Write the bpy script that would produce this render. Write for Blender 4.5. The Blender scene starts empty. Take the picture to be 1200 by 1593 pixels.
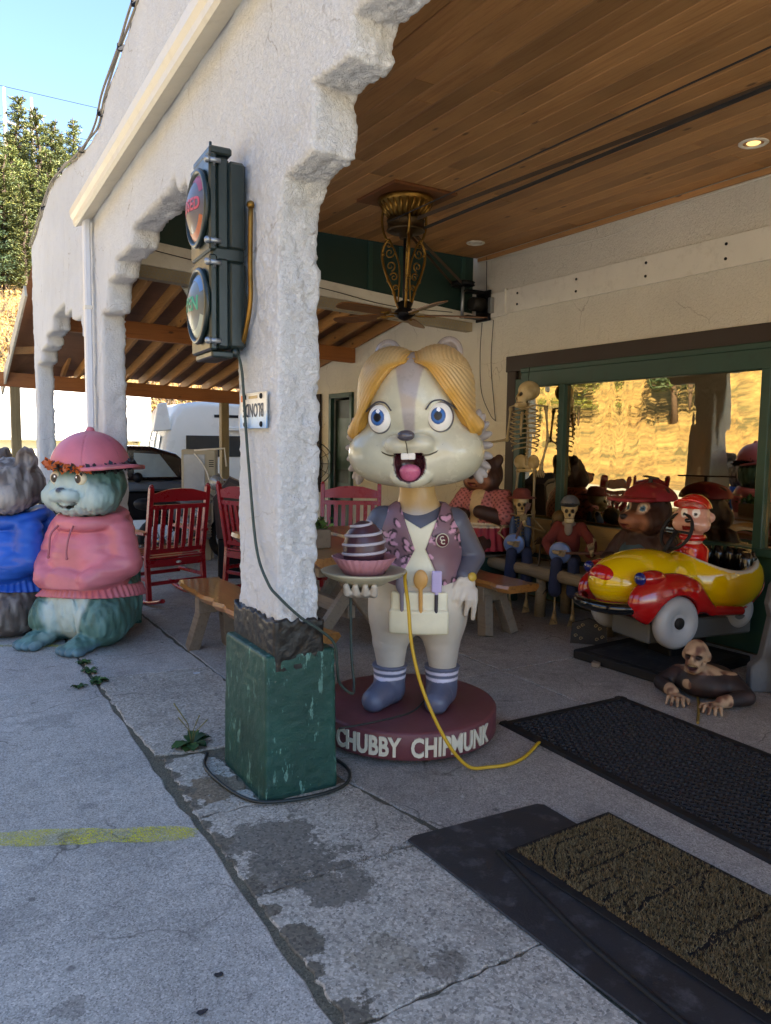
import bpy, bmesh, math, random
import numpy as np
from mathutils import Vector, Matrix, Euler, noise as mnoise
random.seed(7); rng = np.random.default_rng(7)
R = math.radians
sc = bpy.context.scene
COL = sc.collection

# ---------------------------------------------------------------- camera
YAW, PITCH, ROLL = R(31.4), R(5.3), R(.8)
_f = Vector((math.sin(YAW)*math.cos(PITCH), math.cos(YAW)*math.cos(PITCH), -math.sin(PITCH)))
_r = Vector((math.cos(YAW), -math.sin(YAW), 0)); _u = _r.cross(_f)
_R = _r*math.cos(ROLL)+_u*math.sin(ROLL); _U = -_r*math.sin(ROLL)+_u*math.cos(ROLL)
cam = bpy.data.cameras.new('camera'); cam_o = bpy.data.objects.new('camera', cam); COL.objects.link(cam_o)
m = Matrix((_R, _U, -_f)).transposed().to_4x4(); m.translation = (0, 0, 1.55); cam_o.matrix_world = m
cam.sensor_fit = 'VERTICAL'; cam.sensor_height = 36; cam.lens = 36*1190/1593
cam.clip_start = .05; cam.clip_end = 2000
sc.camera = cam_o
# ---------------------------------------------------------------- sky, sun, exposure
SUN_AZ, SUN_EL = R(132), R(38)            # azimuth clockwise from +Y
w = bpy.data.worlds.new('World'); sc.world = w; w.use_nodes = True
nt = w.node_tree; nt.nodes.clear()
sky = nt.nodes.new('ShaderNodeTexSky'); sky.sky_type = 'NISHITA'; sky.sun_disc = False
sky.sun_elevation = SUN_EL; sky.sun_rotation = SUN_AZ; sky.altitude = 1400; sky.air_density = 1.0; sky.dust_density = .0; sky.ozone_density = 2
bg = nt.nodes.new('ShaderNodeBackground'); bg.inputs[1].default_value = .068
wo = nt.nodes.new('ShaderNodeOutputWorld')
nt.links.new(sky.outputs[0], bg.inputs[0]); nt.links.new(bg.outputs[0], wo.inputs[0])
sun = bpy.data.lights.new('sun', 'SUN'); sun.energy = 5.0; sun.angle = R(.5); sun.color = (1, .94, .85)
sun_o = bpy.data.objects.new('sun', sun); COL.objects.link(sun_o)
sd = Vector((math.sin(SUN_AZ)*math.cos(SUN_EL), math.cos(SUN_AZ)*math.cos(SUN_EL), math.sin(SUN_EL)))
sun_o.rotation_euler = sd.to_track_quat('Z', 'Y').to_euler(); sun_o.location = (20, -20, 30)
sc.view_settings.view_transform = 'Standard'; sc.view_settings.look = 'None'
sc.view_settings.exposure = 3.03; sc.view_settings.gamma = 1; sc.view_settings.use_curve_mapping = False
sc.cycles.use_denoising = True
sc.cycles.max_bounces = 7; sc.cycles.diffuse_bounces = 4; sc.cycles.glossy_bounces = 4; sc.cycles.transparent_max_bounces = 12
sc.cycles.caustics_reflective = False; sc.cycles.caustics_refractive = False
sc.cycles.sample_clamp_indirect = 6

# ---------------------------------------------------------------- materials
def lin(c):
    if isinstance(c, str):
        c = tuple(int(c[i:i+2], 16)/255 for i in (0, 2, 4))
        return tuple(x/12.92 if x <= .04045 else ((x+.055)/1.055)**2.4 for x in c)
    return c
MATS = {}
def newmat(name):
    m = bpy.data.materials.new(name); m.use_nodes = True
    n = m.node_tree.nodes; n.clear()
    out = n.new('ShaderNodeOutputMaterial'); b = n.new('ShaderNodeBsdfPrincipled')
    m.node_tree.links.new(b.outputs[0], out.inputs[0])
    return m, m.node_tree, b
def N(nt, t, **kw):
    n = nt.nodes.new('ShaderNode'+t)
    for k, v in kw.items():
        if k.startswith('_'): setattr(n, k[1:], v)
        elif k.startswith('i') and k[1:].isdigit(): n.inputs[int(k[1:])].default_value = v
        else: n.inputs[k].default_value = v
    return n
def coords(nt, scale=(1, 1, 1), space='Object', rot=(0, 0, 0)):
    tc = N(nt, 'TexCoord'); mp = N(nt, 'Mapping'); mp.inputs['Scale'].default_value = scale; mp.inputs['Rotation'].default_value = rot
    if space == 'World':
        g = N(nt, 'NewGeometry'); nt.links.new(g.outputs['Position'], mp.inputs[0])
    else: nt.links.new(tc.outputs[space], mp.inputs[0])
    return mp.outputs[0]
def noise(nt, vec, scale, detail=4, rough=.55, dist=0):
    n = N(nt, 'TexNoise', Scale=scale, Detail=detail, Roughness=rough, Distortion=dist); nt.links.new(vec, n.inputs['Vector']); return n.outputs['Fac']
def ramp(nt, fac, stops, interp='LINEAR'):
    r = N(nt, 'ValToRGB'); r.color_ramp.interpolation = interp
    e = r.color_ramp.elements
    while len(e) < len(stops): e.new(.5)
    for k, (p, c) in enumerate(stops):
        e[k].position = p; c = lin(c) if not isinstance(c, (int, float)) else (c, c, c); e[k].color = (*c[:3], 1)
    nt.links.new(fac, r.inputs[0]); return r.outputs[0]
def mix(nt, fac, a, b, mode='MIX'):
    n = N(nt, 'Mix', _data_type='RGBA', _blend_type=mode)
    for s, v in ((n.inputs[0], fac), (n.inputs[6], a), (n.inputs[7], b)):
        if isinstance(v, (int, float)): s.default_value = v
        elif isinstance(v, (tuple, str)): s.default_value = (*lin(v)[:3], 1)
        else: nt.links.new(v, s)
    return n.outputs[2]
def bumpn(nt, b, h, strength, dist=.01, prev=None):
    n = N(nt, 'Bump', Strength=strength, Distance=dist); nt.links.new(h, n.inputs['Height'])
    if prev: nt.links.new(prev, n.inputs['Normal'])
    nt.links.new(n.outputs[0], b.inputs['Normal']); return n.outputs[0]
def math2(nt, op, a, b):
    n = N(nt, 'Math', _operation=op)
    for s, v in ((n.inputs[0], a), (n.inputs[1], b)):
        if isinstance(v, (int, float)): s.default_value = v
        else: nt.links.new(v, s)
    return n.outputs[0]
def M(name, col, rough=.5, var=.18, scale=6, bump=.15, bscale=90, metal=0, spec=.5, coat=0, dirt=0, dirtcol='3a3026', space='Object', objvar=0, attr=None):
    """general painted / worn surface: base colour with soft mottling, fine relief, optional dirt blotches"""
    if name in MATS: return MATS[name]
    m, nt, b = newmat(name); v = coords(nt, space=space)
    n1 = noise(nt, v, scale, 6, .6)
    if attr:
        a = N(nt, 'Attribute'); a.attribute_name = attr; base = mix(nt, 1., a.outputs['Color'], (1.4, 1.4, 1.4), 'MULTIPLY')
    else: base = lin(col)
    shade = ramp(nt, n1, [(.25, 1-var), (.75, 1+var*.35)])
    c = mix(nt, 1.0, base, shade, 'MULTIPLY')
    if objvar:
        oi = N(nt, 'ObjectInfo'); c = mix(nt, 1.0, c, ramp(nt, oi.outputs['Random'], [(0, 1-objvar), (1, 1+objvar*.3)]), 'MULTIPLY')
    if dirt:
        n3 = noise(nt, v, scale*2.3, 8, .7); f = ramp(nt, n3, [(.52, 0.0), (.72, float(dirt))]); c = mix(nt, f, c, dirtcol)
    nt.links.new(c, b.inputs['Base Color'])
    n2 = noise(nt, v, bscale, 3)
    rr = ramp(nt, n1, [(.3, max(.02, rough-.08)), (.7, min(1., rough+.1))]); nt.links.new(rr, b.inputs['Roughness'])
    if bump: bumpn(nt, b, n2, bump, .004)
    b.inputs['Metallic'].default_value = metal; b.inputs['Specular IOR Level'].default_value = spec
    b.inputs['Coat Weight'].default_value = coat; b.inputs['Coat Roughness'].default_value = .08
    MATS[name] = m; return m
def wood(name, c1, c2, axis=1, rough=.6, gscale=1., space='Object', coat=0, objvar=.2, knots=True, grey=0):
    """grain stretched along one axis, knots, board to board variation"""
    if name in MATS: return MATS[name]
    m, nt, b = newmat(name)
    s = [9*gscale]*3; s[axis] = .55*gscale
    oi = N(nt, 'ObjectInfo'); tc = N(nt, 'TexCoord'); ad = N(nt, 'VectorMath', _operation='ADD'); sc_ = N(nt, 'VectorMath', _operation='SCALE')
    cb = N(nt, 'CombineXYZ')
    for i in range(3): nt.links.new(oi.outputs['Random'], cb.inputs[i])
    nt.links.new(cb.outputs[0], sc_.inputs[0]); sc_.inputs['Scale'].default_value = 40
    nt.links.new(tc.outputs['Object'], ad.inputs[0]); nt.links.new(sc_.outputs[0], ad.inputs[1])
    mp = N(nt, 'Mapping'); mp.inputs['Scale'].default_value = s; nt.links.new(ad.outputs[0], mp.inputs[0])
    g = noise(nt, mp.outputs[0], 2.2, 9, .68, 1.2)
    c = ramp(nt, g, [(.3, c1), (.52, c2), (.75, c1)])
    big = noise(nt, ad.outputs[0], 1.1, 3); c = mix(nt, 1., c, ramp(nt, big, [(.3, .72), (.7, 1.12)]), 'MULTIPLY')
    if grey: c = mix(nt, ramp(nt, noise(nt, ad.outputs[0], 3.5, 5), [(.35, 0.), (.7, float(grey))]), c, '8a857c')
    if objvar: c = mix(nt, 1., c, ramp(nt, oi.outputs['Random'], [(0, 1-objvar), (.5, 1.0), (1, 1-objvar*.5)]), 'MULTIPLY')
    if knots:
        vo = N(nt, 'TexVoronoi', Scale=1.0); mp2 = N(nt, 'Mapping'); s2 = [5.5]*3; s2[axis] = 2.6; mp2.inputs['Scale'].default_value = s2
        nt.links.new(ad.outputs[0], mp2.inputs[0]); nt.links.new(mp2.outputs[0], vo.inputs['Vector'])
        k = ramp(nt, vo.outputs['Distance'], [(.05, .85), (.11, 0.)]); c = mix(nt, k, c, tuple(x*.25 for x in lin(c1)))
    nt.links.new(c, b.inputs['Base Color']); b.inputs['Roughness'].default_value = rough
    b.inputs['Coat Weight'].default_value = coat; b.inputs['Coat Roughness'].default_value = .12
    bumpn(nt, b, g, .25, .004); MATS[name] = m; return m

# ---------------------------------------------------------------- mesh helpers
class MB:
    def __init__(s): s.v = []; s.f = []; s.sm = []; s.mi = []; s.cur = 0
    def add(s, vs, fs, smooth=False):
        o = len(s.v); s.v += [tuple(v) for v in vs]
        for f in fs: s.f.append(tuple(i+o for i in f)); s.sm.append(smooth); s.mi.append(s.cur)
        return s
    def box(s, c, d, rot=None, taper=1.):
        x, y, z = (k/2 for k in d); t = taper
        vs = [Vector(p) for p in ((-x,-y,-z),(x,-y,-z),(x,y,-z),(-x,y,-z),(-x*t,-y*t,z),(x*t,-y*t,z),(x*t,y*t,z),(-x*t,y*t,z))]
        if rot is not None:
            e = rot if isinstance(rot, Matrix) else Euler(rot).to_matrix()
            vs = [e @ v for v in vs]
        c = Vector(c)
        return s.add([v+c for v in vs], [(0,3,2,1),(4,5,6,7),(0,1,5,4),(1,2,6,5),(2,3,7,6),(3,0,4,7)])
    def cbox(s, c, d, ch=.004, rot=None):
        """box with chamfered edges: 24 verts"""
        h = [k/2 for k in d]; ch = min(ch, min(h)*.45); bm = bmesh.new(); bmesh.ops.create_cube(bm, size=1)
        for v in bm.verts: v.co = Vector((v.co.x*d[0], v.co.y*d[1], v.co.z*d[2]))
        bmesh.ops.bevel(bm, geom=bm.edges[:], offset=ch, segments=1, affect='EDGES')
        e = Matrix.Identity(3) if rot is None else (rot if isinstance(rot, Matrix) else Euler(rot).to_matrix())
        bm.verts.index_update(); s.add([e @ v.co+Vector(c) for v in bm.verts], [[v.index for v in f.verts] for f in bm.faces]); bm.free(); return s
    def beam(s, a, b, w, h, up=(0, 0, 1), ch=.003):
        a = Vector(a); b = Vector(b); d = (b-a); L = d.length; y = d.normalized(); x = y.cross(Vector(up)).normalized(); z = x.cross(y)
        return s.cbox((a+b)/2, (w, L, h), ch, Matrix((x, y, z)).transposed())
    def tube(s, pts, r, n=8, cap=True, smooth=True, closed=False):
        pts = [Vector(p) for p in pts]; k = len(pts); rr = r if isinstance(r, (list, tuple)) else [r]*k
        ref = None; rings = []
        for i, p in enumerate(pts):
            if closed: t = (pts[(i+1) % k]-pts[i-1]).normalized()
            else: t = (pts[min(i+1, k-1)]-pts[max(i-1, 0)]).normalized()
            if ref is None:
                ref = t.orthogonal().normalized()
            ref = (ref-t*ref.dot(t)).normalized(); bb = t.cross(ref)
            rings.append([p+(ref*math.cos(2*math.pi*j/n)+bb*math.sin(2*math.pi*j/n))*rr[i] for j in range(n)])
        vs = [v for q in rings for v in q]; fs = []
        for i in range(k if closed else k-1):
            i2 = (i+1) % k
            for j in range(n): fs.append((i*n+j, i*n+(j+1) % n, i2*n+(j+1) % n, i2*n+j))
        s.add(vs, fs, smooth)
        if cap and not closed:
            o = len(s.v)-len(vs); s.f += [tuple(o+j for j in range(n))[::-1], tuple(o+(k-1)*n+j for j in range(n))]; s.sm += [False]*2; s.mi += [s.cur]*2
        return s
    def lathe(s, prof, n=24, c=(0, 0, 0), rot=None, smooth=True, sx=1, sy=1, mod=None):
        """prof: list of (r, z)"""
        vs = []; fs = []; k = len(prof); e = Euler(rot).to_matrix() if rot is not None and not isinstance(rot, Matrix) else (rot or Matrix.Identity(3)); c = Vector(c)
        for (r, z) in prof:
            for j in range(n):
                a = 2*math.pi*j/n; q = r*(mod(a, z) if mod else 1); vs.append(e @ Vector((q*math.cos(a)*sx, q*math.sin(a)*sy, z))+c)
        for i in range(k-1):
            for j in range(n): fs.append((i*n+j, i*n+(j+1) % n, (i+1)*n+(j+1) % n, (i+1)*n+j))
        s.add(vs, fs, smooth); o = len(s.v)-len(vs)
        if prof[0][0] > 1e-4: s.f.append(tuple(o+j for j in range(n))[::-1]); s.sm.append(False); s.mi.append(s.cur)
        if prof[-1][0] > 1e-4: s.f.append(tuple(o+(k-1)*n+j for j in range(n))); s.sm.append(False); s.mi.append(s.cur)
        return s
    def ball(s, c, r, n=12, m=8, rot=None):
        r = (r, r, r) if isinstance(r, (int, float)) else r
        prof = [(math.sin(math.pi*i/m), -math.cos(math.pi*i/m)) for i in range(m+1)]
        e = Matrix.Identity(3) if rot is None else Euler(rot).to_matrix()
        vs = []; fs = []; c = Vector(c)
        for (q, z) in prof[1:-1]:
            for j in range(n):
                a = 2*math.pi*j/n; vs.append(e @ Vector((q*math.cos(a)*r[0], q*math.sin(a)*r[1], z*r[2]))+c)
        b0 = len(vs); vs.append(e @ Vector((0, 0, -r[2]))+c); vs.append(e @ Vector((0, 0, r[2]))+c)
        for i in range(m-2):
            for j in range(n): fs.append((i*n+j, i*n+(j+1) % n, (i+1)*n+(j+1) % n, (i+1)*n+j))
        for j in range(n): fs.append((b0, (j+1) % n, j)); fs.append((b0+1, (m-2)*n+j, (m-2)*n+(j+1) % n))
        return s.add(vs, fs, True)
    def prism(s, poly, fn, d0, d1, ch=0.):
        """poly: 2D points (counter-clockwise), fn(u, v, d) -> 3D; between depth d0 and d1"""
        n = len(poly); vs = [fn(u, v, d0) for u, v in poly]+[fn(u, v, d1) for u, v in poly]
        return s.add(vs, [tuple(range(n))[::-1], tuple(range(n, 2*n))]+[(i, (i+1) % n, n+(i+1) % n, n+i) for i in range(n)])
    def build(s, name, mat, parent=None, loc=None, rot=None, fix=True, auto=None):
        me = bpy.data.meshes.new(name); me.from_pydata(s.v, [], s.f)
        mats = mat if isinstance(mat, (list, tuple)) else [mat]
        for q in mats: me.materials.append(q)
        me.polygons.foreach_set('use_smooth', s.sm); me.polygons.foreach_set('material_index', s.mi)
        if fix:
            bm = bmesh.new(); bm.from_mesh(me); bmesh.ops.recalc_face_normals(bm, faces=bm.faces[:]); bm.to_mesh(me); bm.free()
        me.update(); return link(name, me, parent, loc, rot)
def link(name, me, parent=None, loc=None, rot=None):
    o = bpy.data.objects.new(name, me); COL.objects.link(o)
    if parent is not None: o.parent = parent
    if loc is not None: o.location = loc
    if rot is not None: o.rotation_euler = rot
    return o
def thing(name, label, cat, loc=(0, 0, 0), rz=0, group=None):
    o = bpy.data.objects.new(name, None); COL.objects.link(o); o.empty_display_size = .1
    o.location = loc; o.rotation_euler = (0, 0, rz); return tag(o, label, cat, group)
def tag(o, label=None, cat=None, group=None, kind=None):
    if label: o['label'] = label
    if cat: o['category'] = cat
    if group: o['group'] = group
    if kind: o['kind'] = kind
    return o
def copy_tree(o, parent=None):
    c = o.copy(); COL.objects.link(c); c.parent = parent
    for ch in [x for x in bpy.data.objects if x.parent == o]: copy_tree(ch, c)
    return c
def bez(pts, n=8):
    """Catmull-Rom through points"""
    P = [Vector(p) for p in pts]; P = [P[0]*2-P[1]]+P+[P[-1]*2-P[-2]]; out = []
    for i in range(1, len(P)-2):
        for k in range(n):
            t = k/n; a, b, c, d = P[i-1:i+3]
            out.append(.5*((2*b)+(c-a)*t+(2*a-5*b+4*c-d)*t*t+(3*b-a-3*c+d)*t**3))
    return out+[P[-2]]
def text_mesh(txt, size, depth, fn=None, offset=0., sx=1., spacing=1., align='CENTER'):
    """returns (verts, faces) of solid lettering in the xy plane, extruded along z; fn maps a point to its place"""
    cu = bpy.data.curves.new('t', 'FONT'); cu.body = txt; cu.size = size; cu.extrude = depth/2; cu.offset = offset; cu.align_x = align; cu.align_y = 'CENTER'
    cu.resolution_u = 3; cu.space_character = spacing
    o = bpy.data.objects.new('t', cu); COL.objects.link(o); bpy.context.view_layer.update()
    me = bpy.data.meshes.new_from_object(o.evaluated_get(bpy.context.evaluated_depsgraph_get()))
    vs = [Vector((v.co.x*sx, v.co.y, v.co.z)) for v in me.vertices]; fs = [tuple(p.vertices) for p in me.polygons]
    bpy.data.objects.remove(o); bpy.data.curves.remove(cu); bpy.data.meshes.remove(me)
    if fn: vs = [fn(v) for v in vs]
    return vs, fs

# ---------------------------------------------------------------- implicit surfaces (for modelled figures and rough stucco)
def vnoise(P, s, seed=0):
    r = np.random.default_rng(seed); T = r.random((32, 32, 32)).astype(np.float32)
    q = P*s; i = np.floor(q).astype(int); f = q-i; f = f*f*(3-2*f); out = 0
    for dx in (0, 1):
        for dy in (0, 1):
            for dz in (0, 1):
                wgt = (f[:, 0] if dx else 1-f[:, 0])*(f[:, 1] if dy else 1-f[:, 1])*(f[:, 2] if dz else 1-f[:, 2])
                out = out+wgt*T[(i[:, 0]+dx) % 32, (i[:, 1]+dy) % 32, (i[:, 2]+dz) % 32]
    return out-.5
def rotm(rot): return np.array(Euler(rot).to_matrix())
def ell(c, r, rot=None):
    c = np.array(c, float); r = np.array(r if not isinstance(r, (int, float)) else (r, r, r), float); Rm = None if rot is None else rotm([R(a) for a in rot])
    def f(P):
        p = P-c
        if Rm is not None: p = p @ Rm
        k0 = np.linalg.norm(p/r, axis=1); k1 = np.linalg.norm(p/(r*r), axis=1); return k0*(k0-1)/np.maximum(k1, 1e-9)
    return f
def cap(a, b, ra, rb=None):
    a = np.array(a, float); b = np.array(b, float); rb = ra if rb is None else rb; d = b-a; L = max(d @ d, 1e-9)
    def f(P):
        t = np.clip(((P-a) @ d)/L, 0, 1); return np.linalg.norm(P-a-t[:, None]*d, axis=1)-(ra+(rb-ra)*t)
    return f
def chain(pts, rs): 
    fs = [cap(pts[i], pts[i+1], rs[i], rs[i+1]) for i in range(len(pts)-1)]
    return lambda P: np.minimum.reduce([g(P) for g in fs])
def rbox(c, h, r=.02, rot=None):
    c = np.array(c, float); h = np.array(h, float)-r; Rm = None if rot is None else rotm([R(a) for a in rot])
    def f(P):
        p = P-c
        if Rm is not None: p = p @ Rm
        q = np.abs(p)-h; return np.linalg.norm(np.maximum(q, 0), axis=1)+np.minimum(q.max(1), 0)-r
    return f
def U(k, *fs):
    def f(P):
        d = fs[0](P)
        for g in fs[1:]:
            e = g(P)
            if k <= 0: d = np.minimum(d, e)
            else:
                h = np.clip(.5+.5*(e-d)/k, 0, 1); d = e*(1-h)+d*h-k*h*(1-h)
        return d
    return f
def SUB(k, a, b):
    def f(P):
        d = a(P); e = -b(P); h = np.clip(.5-.5*(e-d)/k, 0, 1) if k > 0 else None
        return np.maximum(d, e) if h is None else d*h+e*(1-h)+k*h*(1-h)
    return f
def INT(a, b): return lambda P: np.maximum(a(P), b(P))
def surf(f, lo, hi, h, relax=2):
    """surface nets; returns verts (n,3), quads"""
    lo = np.array(lo, float); hi = np.array(hi, float); n = np.maximum(np.ceil((hi-lo)/h).astype(int)+1, 3)
    ax = [lo[i]+h*np.arange(n[i]) for i in range(3)]
    k = 4; nc = np.ceil((n-1)/k).astype(int)+1
    X, Y, Z = np.meshgrid(*[lo[i]+h*k*np.arange(nc[i]) for i in range(3)], indexing='ij')
    Gc = f(np.stack([X.ravel(), Y.ravel(), Z.ravel()], 1)).reshape(X.shape).astype(np.float32)
    cc = [np.minimum((np.arange(n[i])+k//2)//k, nc[i]-1) for i in range(3)]
    G = Gc[np.ix_(*cc)].copy(); near = np.argwhere(np.abs(G) < k*h*1.5+.02)
    for i in range(0, len(near), 400000):
        q = near[i:i+400000]; G[tuple(q.T)] = f(lo+h*q)
    S = G < 0; cn = n-1
    idx = -np.ones(cn, int)
    cs = sum(S[dx:dx+cn[0], dy:dy+cn[1], dz:dz+cn[2]].astype(np.int8) for dx in (0, 1) for dy in (0, 1) for dz in (0, 1))
    act = np.argwhere((cs > 0) & (cs < 8)); idx[tuple(act.T)] = np.arange(len(act))
    acc = np.zeros((len(act), 3)); cnt = np.zeros(len(act))
    C8 = [(0,0,0),(1,0,0),(0,1,0),(1,1,0),(0,0,1),(1,0,1),(0,1,1),(1,1,1)]
    for a, b in ((0,1),(2,3),(4,5),(6,7),(0,2),(1,3),(4,6),(5,7),(0,4),(1,5),(2,6),(3,7)):
        A = act+C8[a]; B = act+C8[b]; ga = G[tuple(A.T)]; gb = G[tuple(B.T)]; mk = (ga < 0) != (gb < 0)
        t = np.where(mk, ga/np.where(mk, ga-gb, 1), 0)
        acc += np.where(mk[:, None], A+(B-A)*t[:, None], 0); cnt += mk
    V = lo+h*acc/cnt[:, None]
    Q = []
    for axn in range(3):
        s0 = [slice(None)]*3; s1 = [slice(None)]*3; s0[axn] = slice(0, -1); s1[axn] = slice(1, None)
        ch = S[tuple(s0)] != S[tuple(s1)]; e = np.argwhere(ch); o1, o2 = [(1, 2), (2, 0), (0, 1)][axn]
        ok = (e[:, o1] > 0) & (e[:, o2] > 0) & (e[:, o1] < cn[o1]) & (e[:, o2] < cn[o2]); e = e[ok]
        d1 = np.zeros(3, int); d1[o1] = 1; d2 = np.zeros(3, int); d2[o2] = 1
        q = np.stack([idx[tuple((e-d1-d2).T)], idx[tuple((e-d2).T)], idx[tuple(e.T)], idx[tuple((e-d1).T)]], 1)
        fl = S[tuple(e.T)]; q[~fl] = q[~fl][:, ::-1]; Q.append(q)
    Q = np.concatenate(Q)
    for _ in range(relax):
        V = V-grad(f, V, h)*np.clip(f(V), -h, h)[:, None]
    return V, Q
def grad(f, V, h):
    e = h*.5; g = np.stack([f(V+np.eye(3)[i]*e)-f(V-np.eye(3)[i]*e) for i in range(3)], 1)/(2*e)
    return g/np.maximum(np.linalg.norm(g, axis=1), 1e-6)[:, None]
def blob(name, f, lo, hi, h, mat, parent=None, col=None, loc=None, rot=None, smooth=True):
    V, Q = surf(f, lo, hi, h)
    me = bpy.data.meshes.new(name); me.vertices.add(len(V)); me.vertices.foreach_set('co', V.astype(np.float32).ravel())
    me.loops.add(Q.size); me.loops.foreach_set('vertex_index', Q.astype(np.int32).ravel())
    me.polygons.add(len(Q)); me.polygons.foreach_set('loop_start', np.arange(0, Q.size, 4, dtype=np.int32)); me.polygons.foreach_set('loop_total', np.full(len(Q), 4, np.int32))
    me.update(calc_edges=True); me.polygons.foreach_set('use_smooth', np.full(len(Q), smooth))
    if col is not None:
        c = col(V, grad(f, V, h)); a = me.color_attributes.new('Col', 'FLOAT_COLOR', 'POINT')
        a.data.foreach_set('color', np.concatenate([c, np.ones((len(c), 1))], 1).astype(np.float32).ravel())
    me.materials.append(mat); me.validate(); return link(name, me, parent, loc, rot)
def L3(c): return np.array(lin(c)[:3])
def lay(C, mask, c):
    m = np.clip(mask, 0, 1)[:, None]; return C*(1-m)+L3(c)*m
def sstep(a, b, x): t = np.clip((x-a)/(b-a), 0, 1); return t*t*(3-2*t)

# ================================================================ materials of the setting
def crack(nt, v, scale, width, amt):
    """hairline cracks: warped cell borders, broken up by noise"""
    w_ = N(nt, 'TexNoise', Scale=scale*3, Detail=5); nt.links.new(v, w_.inputs['Vector']); ad = N(nt, 'VectorMath', _operation='ADD'); sc_ = N(nt, 'VectorMath', _operation='SCALE'); sc_.inputs['Scale'].default_value = .35/scale
    nt.links.new(w_.outputs['Color'], sc_.inputs[0]); nt.links.new(v, ad.inputs[0]); nt.links.new(sc_.outputs[0], ad.inputs[1])
    vo = N(nt, 'TexVoronoi', _feature='DISTANCE_TO_EDGE', Scale=scale); nt.links.new(ad.outputs[0], vo.inputs['Vector'])
    return math2(nt, 'MULTIPLY', ramp(nt, vo.outputs['Distance'], [(0., float(amt)), (width, 0.)]), ramp(nt, noise(nt, v, scale*1.7, 3), [(.48, 0.), (.6, 1.)]))
def mat_concrete(name, base, spot, stain='4a4238', rough=.9, fine=1., stainamt=.35, patches=()):
    if name in MATS: return MATS[name]
    m, nt, b = newmat(name); v = coords(nt, space='World')
    big = noise(nt, v, 1.3, 6, .65); mid = noise(nt, v, 14, 5, .7); fin = noise(nt, v, 260*fine, 3, .75)
    vo = N(nt, 'TexVoronoi', Scale=190*fine); nt.links.new(v, vo.inputs['Vector'])
    vc = ramp(nt, vo.outputs['Color'], [(.1, .45), (.4, .9), (.65, 1.05), (.9, 1.5)])
    c = mix(nt, 1., base, ramp(nt, big, [(.28, .68), (.5, .95), (.72, 1.14)]), 'MULTIPLY')
    c = mix(nt, .9, c, mix(nt, 1., c, vc, 'MULTIPLY'))
    c = mix(nt, 1., c, ramp(nt, mid, [(.3, .82), (.7, 1.1)]), 'MULTIPLY')
    c = mix(nt, ramp(nt, fin, [(.56, 0.), (.66, .75)]), c, spot)
    v5 = N(nt, 'TexVoronoi', Scale=6.5); nt.links.new(v, v5.inputs['Vector']); v6 = N(nt, 'TexVoronoi', Scale=4.1); nt.links.new(v, v6.inputs['Vector'])
    c = mix(nt, ramp(nt, v5.outputs['Distance'], [(.05, .55), (.075, 0.)]), c, spot); c = mix(nt, ramp(nt, v6.outputs['Distance'], [(.04, .6), (.07, 0.)]), c, '4a4743')
    c = mix(nt, ramp(nt, noise(nt, v, 3.1, 8, .7), [(.55, 0.), (.75, stainamt)]), c, stain)
    c = mix(nt, crack(nt, v, 1.1, .006, .8), c, '4a453d')
    for (bx, by, br, bc, ba) in patches:          # old mortar repairs and stains with ragged edges
        g = N(nt, 'NewGeometry'); dn = N(nt, 'VectorMath', _operation='DISTANCE'); nt.links.new(g.outputs['Position'], dn.inputs[0]); dn.inputs[1].default_value = (bx, by, 0)
        nd = math2(nt, 'ADD', dn.outputs['Value'], math2(nt, 'MULTIPLY', math2(nt, 'SUBTRACT', noise(nt, v, 4.2, 9, .72), .5), br*5.5))
        c = mix(nt, ramp(nt, math2(nt, 'DIVIDE', nd, br*2), [(.47, float(ba)), (.53, 0.)]), c, mix(nt, .8, bc, mix(nt, 1., bc, vc, 'MULTIPLY')))
    nt.links.new(c, b.inputs['Base Color']); b.inputs['Roughness'].default_value = rough
    h = mix(nt, .5, fin, mid); bumpn(nt, b, h, .7, .006); MATS[name] = m; return m
mc_side = mat_concrete('sidewalk concrete', 'b2ada4', 'd6d2ca', stainamt=.25, patches=((.55, 3.3, .05, '6d6a66', .4), (.2, 2.6, .09, '7d7a75', .35), (.55, 4.4, .12, '75716a', .35), (.3, 2.1, .05, '6b655c', .45), (.05, 3.9, .14, '77746e', .3)))
mc_strip = mat_concrete('old aggregate concrete', 'aea698', 'e0d9cc', fine=.55, stainamt=.55, patches=((1.13, 2.55, .2, '6d675c', .9), (1.2, 2.27, .14, '6d675c', .9), (1.02, 2.42, .12, '6d675c', .8), (1.07, 3.2, .12, '6b5536', .75), (1.15, 1.85, .1, '7d7158', .4), (1.3, 1.72, .07, '5d5346', .6))+tuple((.925+.012*math.sin(7*k), 1.72+.17*k, .055+.02*math.sin(3*k+1), '655e51', .95) for k in range(12)))
mc_porch = mat_concrete('porch concrete', 'a29c93', 'c0bbb2', stain='3d3834', stainamt=.5)
mc_patch = mat_concrete('mortar patch', '5d5850', '8a857c', fine=.8, stainamt=.3)
mc_soil = mat_concrete('dirt in joints', '67604f', '8f8776', rough=1.)
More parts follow.
